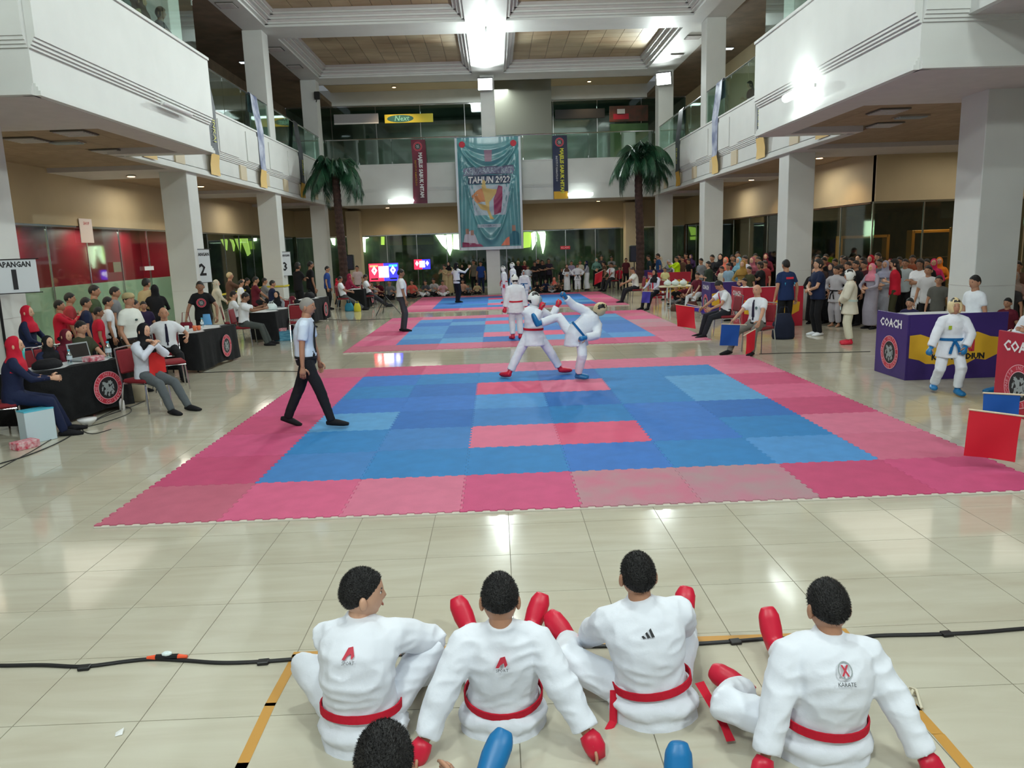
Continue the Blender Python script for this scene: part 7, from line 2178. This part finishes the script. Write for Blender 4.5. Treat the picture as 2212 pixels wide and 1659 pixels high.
# laptop
t = thing('laptop', 'open laptop with grey lid back on the first judge table', 'laptop', (-6.60, 5.02, HT_), R(67 + 180))
MB().bbox(-.17, .17, -.12, .12, 0, .02, .005).build('base', M_GREY, t)
mb = MB(Matrix.Translation((0, -.12, .02)) @ Matrix.Rotation(R(12), 4, 'X')); mb.bbox(-.17, .17, -.008, .004, 0, .23, .004); mb.build('lid', mat('laptop_grey', (160, 166, 168), .4), t)
mb = MB(Matrix.Translation((0, -.12, .02)) @ Matrix.Rotation(R(12), 4, 'X')); mb.box(-.15, .15, .0045, .006, .02, .21); mb.build('screen', M_DARK, t)
# black bags, white bags
def bag(x, y, z, w, d, h, ma, label, cat='bag', rz=0.0, handle=True):
    t = thing('bag', label, cat, (x, y, z), rz)
    mb = MB(); mb.tube([(0, 0, 0), (0, 0, h * .1), (0, 0, h * .6), (0, 0, h)], [(w * .45, d * .45), (w * .5, d * .5), (w * .48, d * .45), (w * .3, d * .2)], 14, side=V(1, 0, 0)); mb.build('pouch', ma, t, True)
    if handle: MB().tube([(-w * .25, 0, h * .9), (-w * .15, 0, h * 1.25), (w * .15, 0, h * 1.25), (w * .25, 0, h * .9)], .008, 6).build('handle', ma, t, True)
bag(-6.75, 4.3, HT_, .42, .26, .12, BLACKC, 'flat black bag lying on the first judge table', handle=False, rz=R(67))
bag(-6.6, 18.4, HT_, .5, .3, .2, BLACKC, 'black handbag on the fourth judge table', rz=R(80))
bag(-6.2, 5.6, .001, .28, .16, .28, mat('canvas_cream', (206, 196, 168), .8), 'cream canvas bag on the floor under the officer', rz=R(10))
bag(5.55, 10.25, .001, .5, .34, .55, cloth((26, 32, 52)), 'bulky navy backpack on the floor behind the bald referee', 'backpack')
bag(-6.1, 22.2, .001, .34, .2, .3, cloth((50, 130, 160)), 'blue bag under the reclining judge')
bag(-5.75, 21.9, .001, .26, .2, .3, cloth((206, 196, 60)), 'yellow bag beside the feet of the reclining judge')
bag(4.95, 17.7, .001, .3, .25, .22, cloth((90, 60, 50)), 'brown bag under the cream folding table, left one')
bag(5.45, 17.6, .001, .4, .3, .3, cloth((86, 48, 44)), 'reddish bag under the cream folding table, right one')
bag(-6.5, 13.9, HT_, .3, .2, .16, M_BAG, 'white plastic bag with orange print on the third judge table')
bag(-7.0, 8.75, HT_ - .0, .3, .2, .12, cloth((120, 24, 44)), 'dark red bag on the left part of the second judge table', handle=False)
bag(-7.15, 10.0, .001, .4, .3, .82, cloth((104, 22, 40)), 'dark red backpack standing behind the second judge table', 'backpack')
bag(-6.85, 10.35, .001, .25, .2, .95, cloth((90, 150, 200)), 'light blue cloth bundle behind the second judge table', 'bundle', handle=False)
# cups and snacks on table two
M_OR = mat('orange_cup', (214, 110, 66), .5)
for k, (dx, dy, h, ma, nm) in enumerate(((-.05, -.55, .12, M_BAG, 'tissue pack at the near end of the second judge table'), (.02, -.35, .1, M_OR, 'first orange cup on the second judge table'), (.06, -.25, .09, M_OR, 'second orange cup on the second judge table'), (.05, -.15, .06, M_WHITE, 'white cup on the second judge table'), (-.1, -.42, .1, M_PINKW, 'pink cup on the second judge table'))):
    t = MB().tube([(0, 0, 0), (0, 0, h)], [.032, .042], 12); tag(t.build('paper_cup' if k else 'tissue_pack', ma, None, True, (-6.55 + dx, 9.2 + dy, HT_)), nm, 'cup' if k else 'tissues')
tag(MB().tube([(0, 0, 0), (0, 0, .06), (0, 0, .09)], [.05, .11, .12], 14).build('paper_bowl', M_WHITE, None, True, (-6.15, 4.0, 0)), 'white paper bowl on the floor under the first judge table', 'bowl')
tag(MB().tube([(0, 0, 0), (0, 0, .14), (0, 0, .18)], [.04, .035, .012], 10).build('white_bottle', M_WHITE, None, True, (-6.12, 4.9, 0)), 'white squeeze bottle on the floor by the cream canvas bag', 'bottle')
tag(MB().tube([(0, 0, 0), (0, 0, .2), (0, 0, .3)], [.035, .04, .05], 12).build('tumbler', mat('teal_tumbler', (60, 180, 176), .4), None, True, (-6.98, 4.15, HT_)), 'turquoise tumbler on the first judge table by the black headscarf', 'tumbler')
tag(MB().ball((0, 0, .05), (.06, .05, .05), 10, 7).build('crumpled_paper', M_WHITE, None, True, (-5.75, 13.5, 0)), 'crumpled white paper right of the blue carton', 'paper')
bpy.data.scenes.remove(TS)
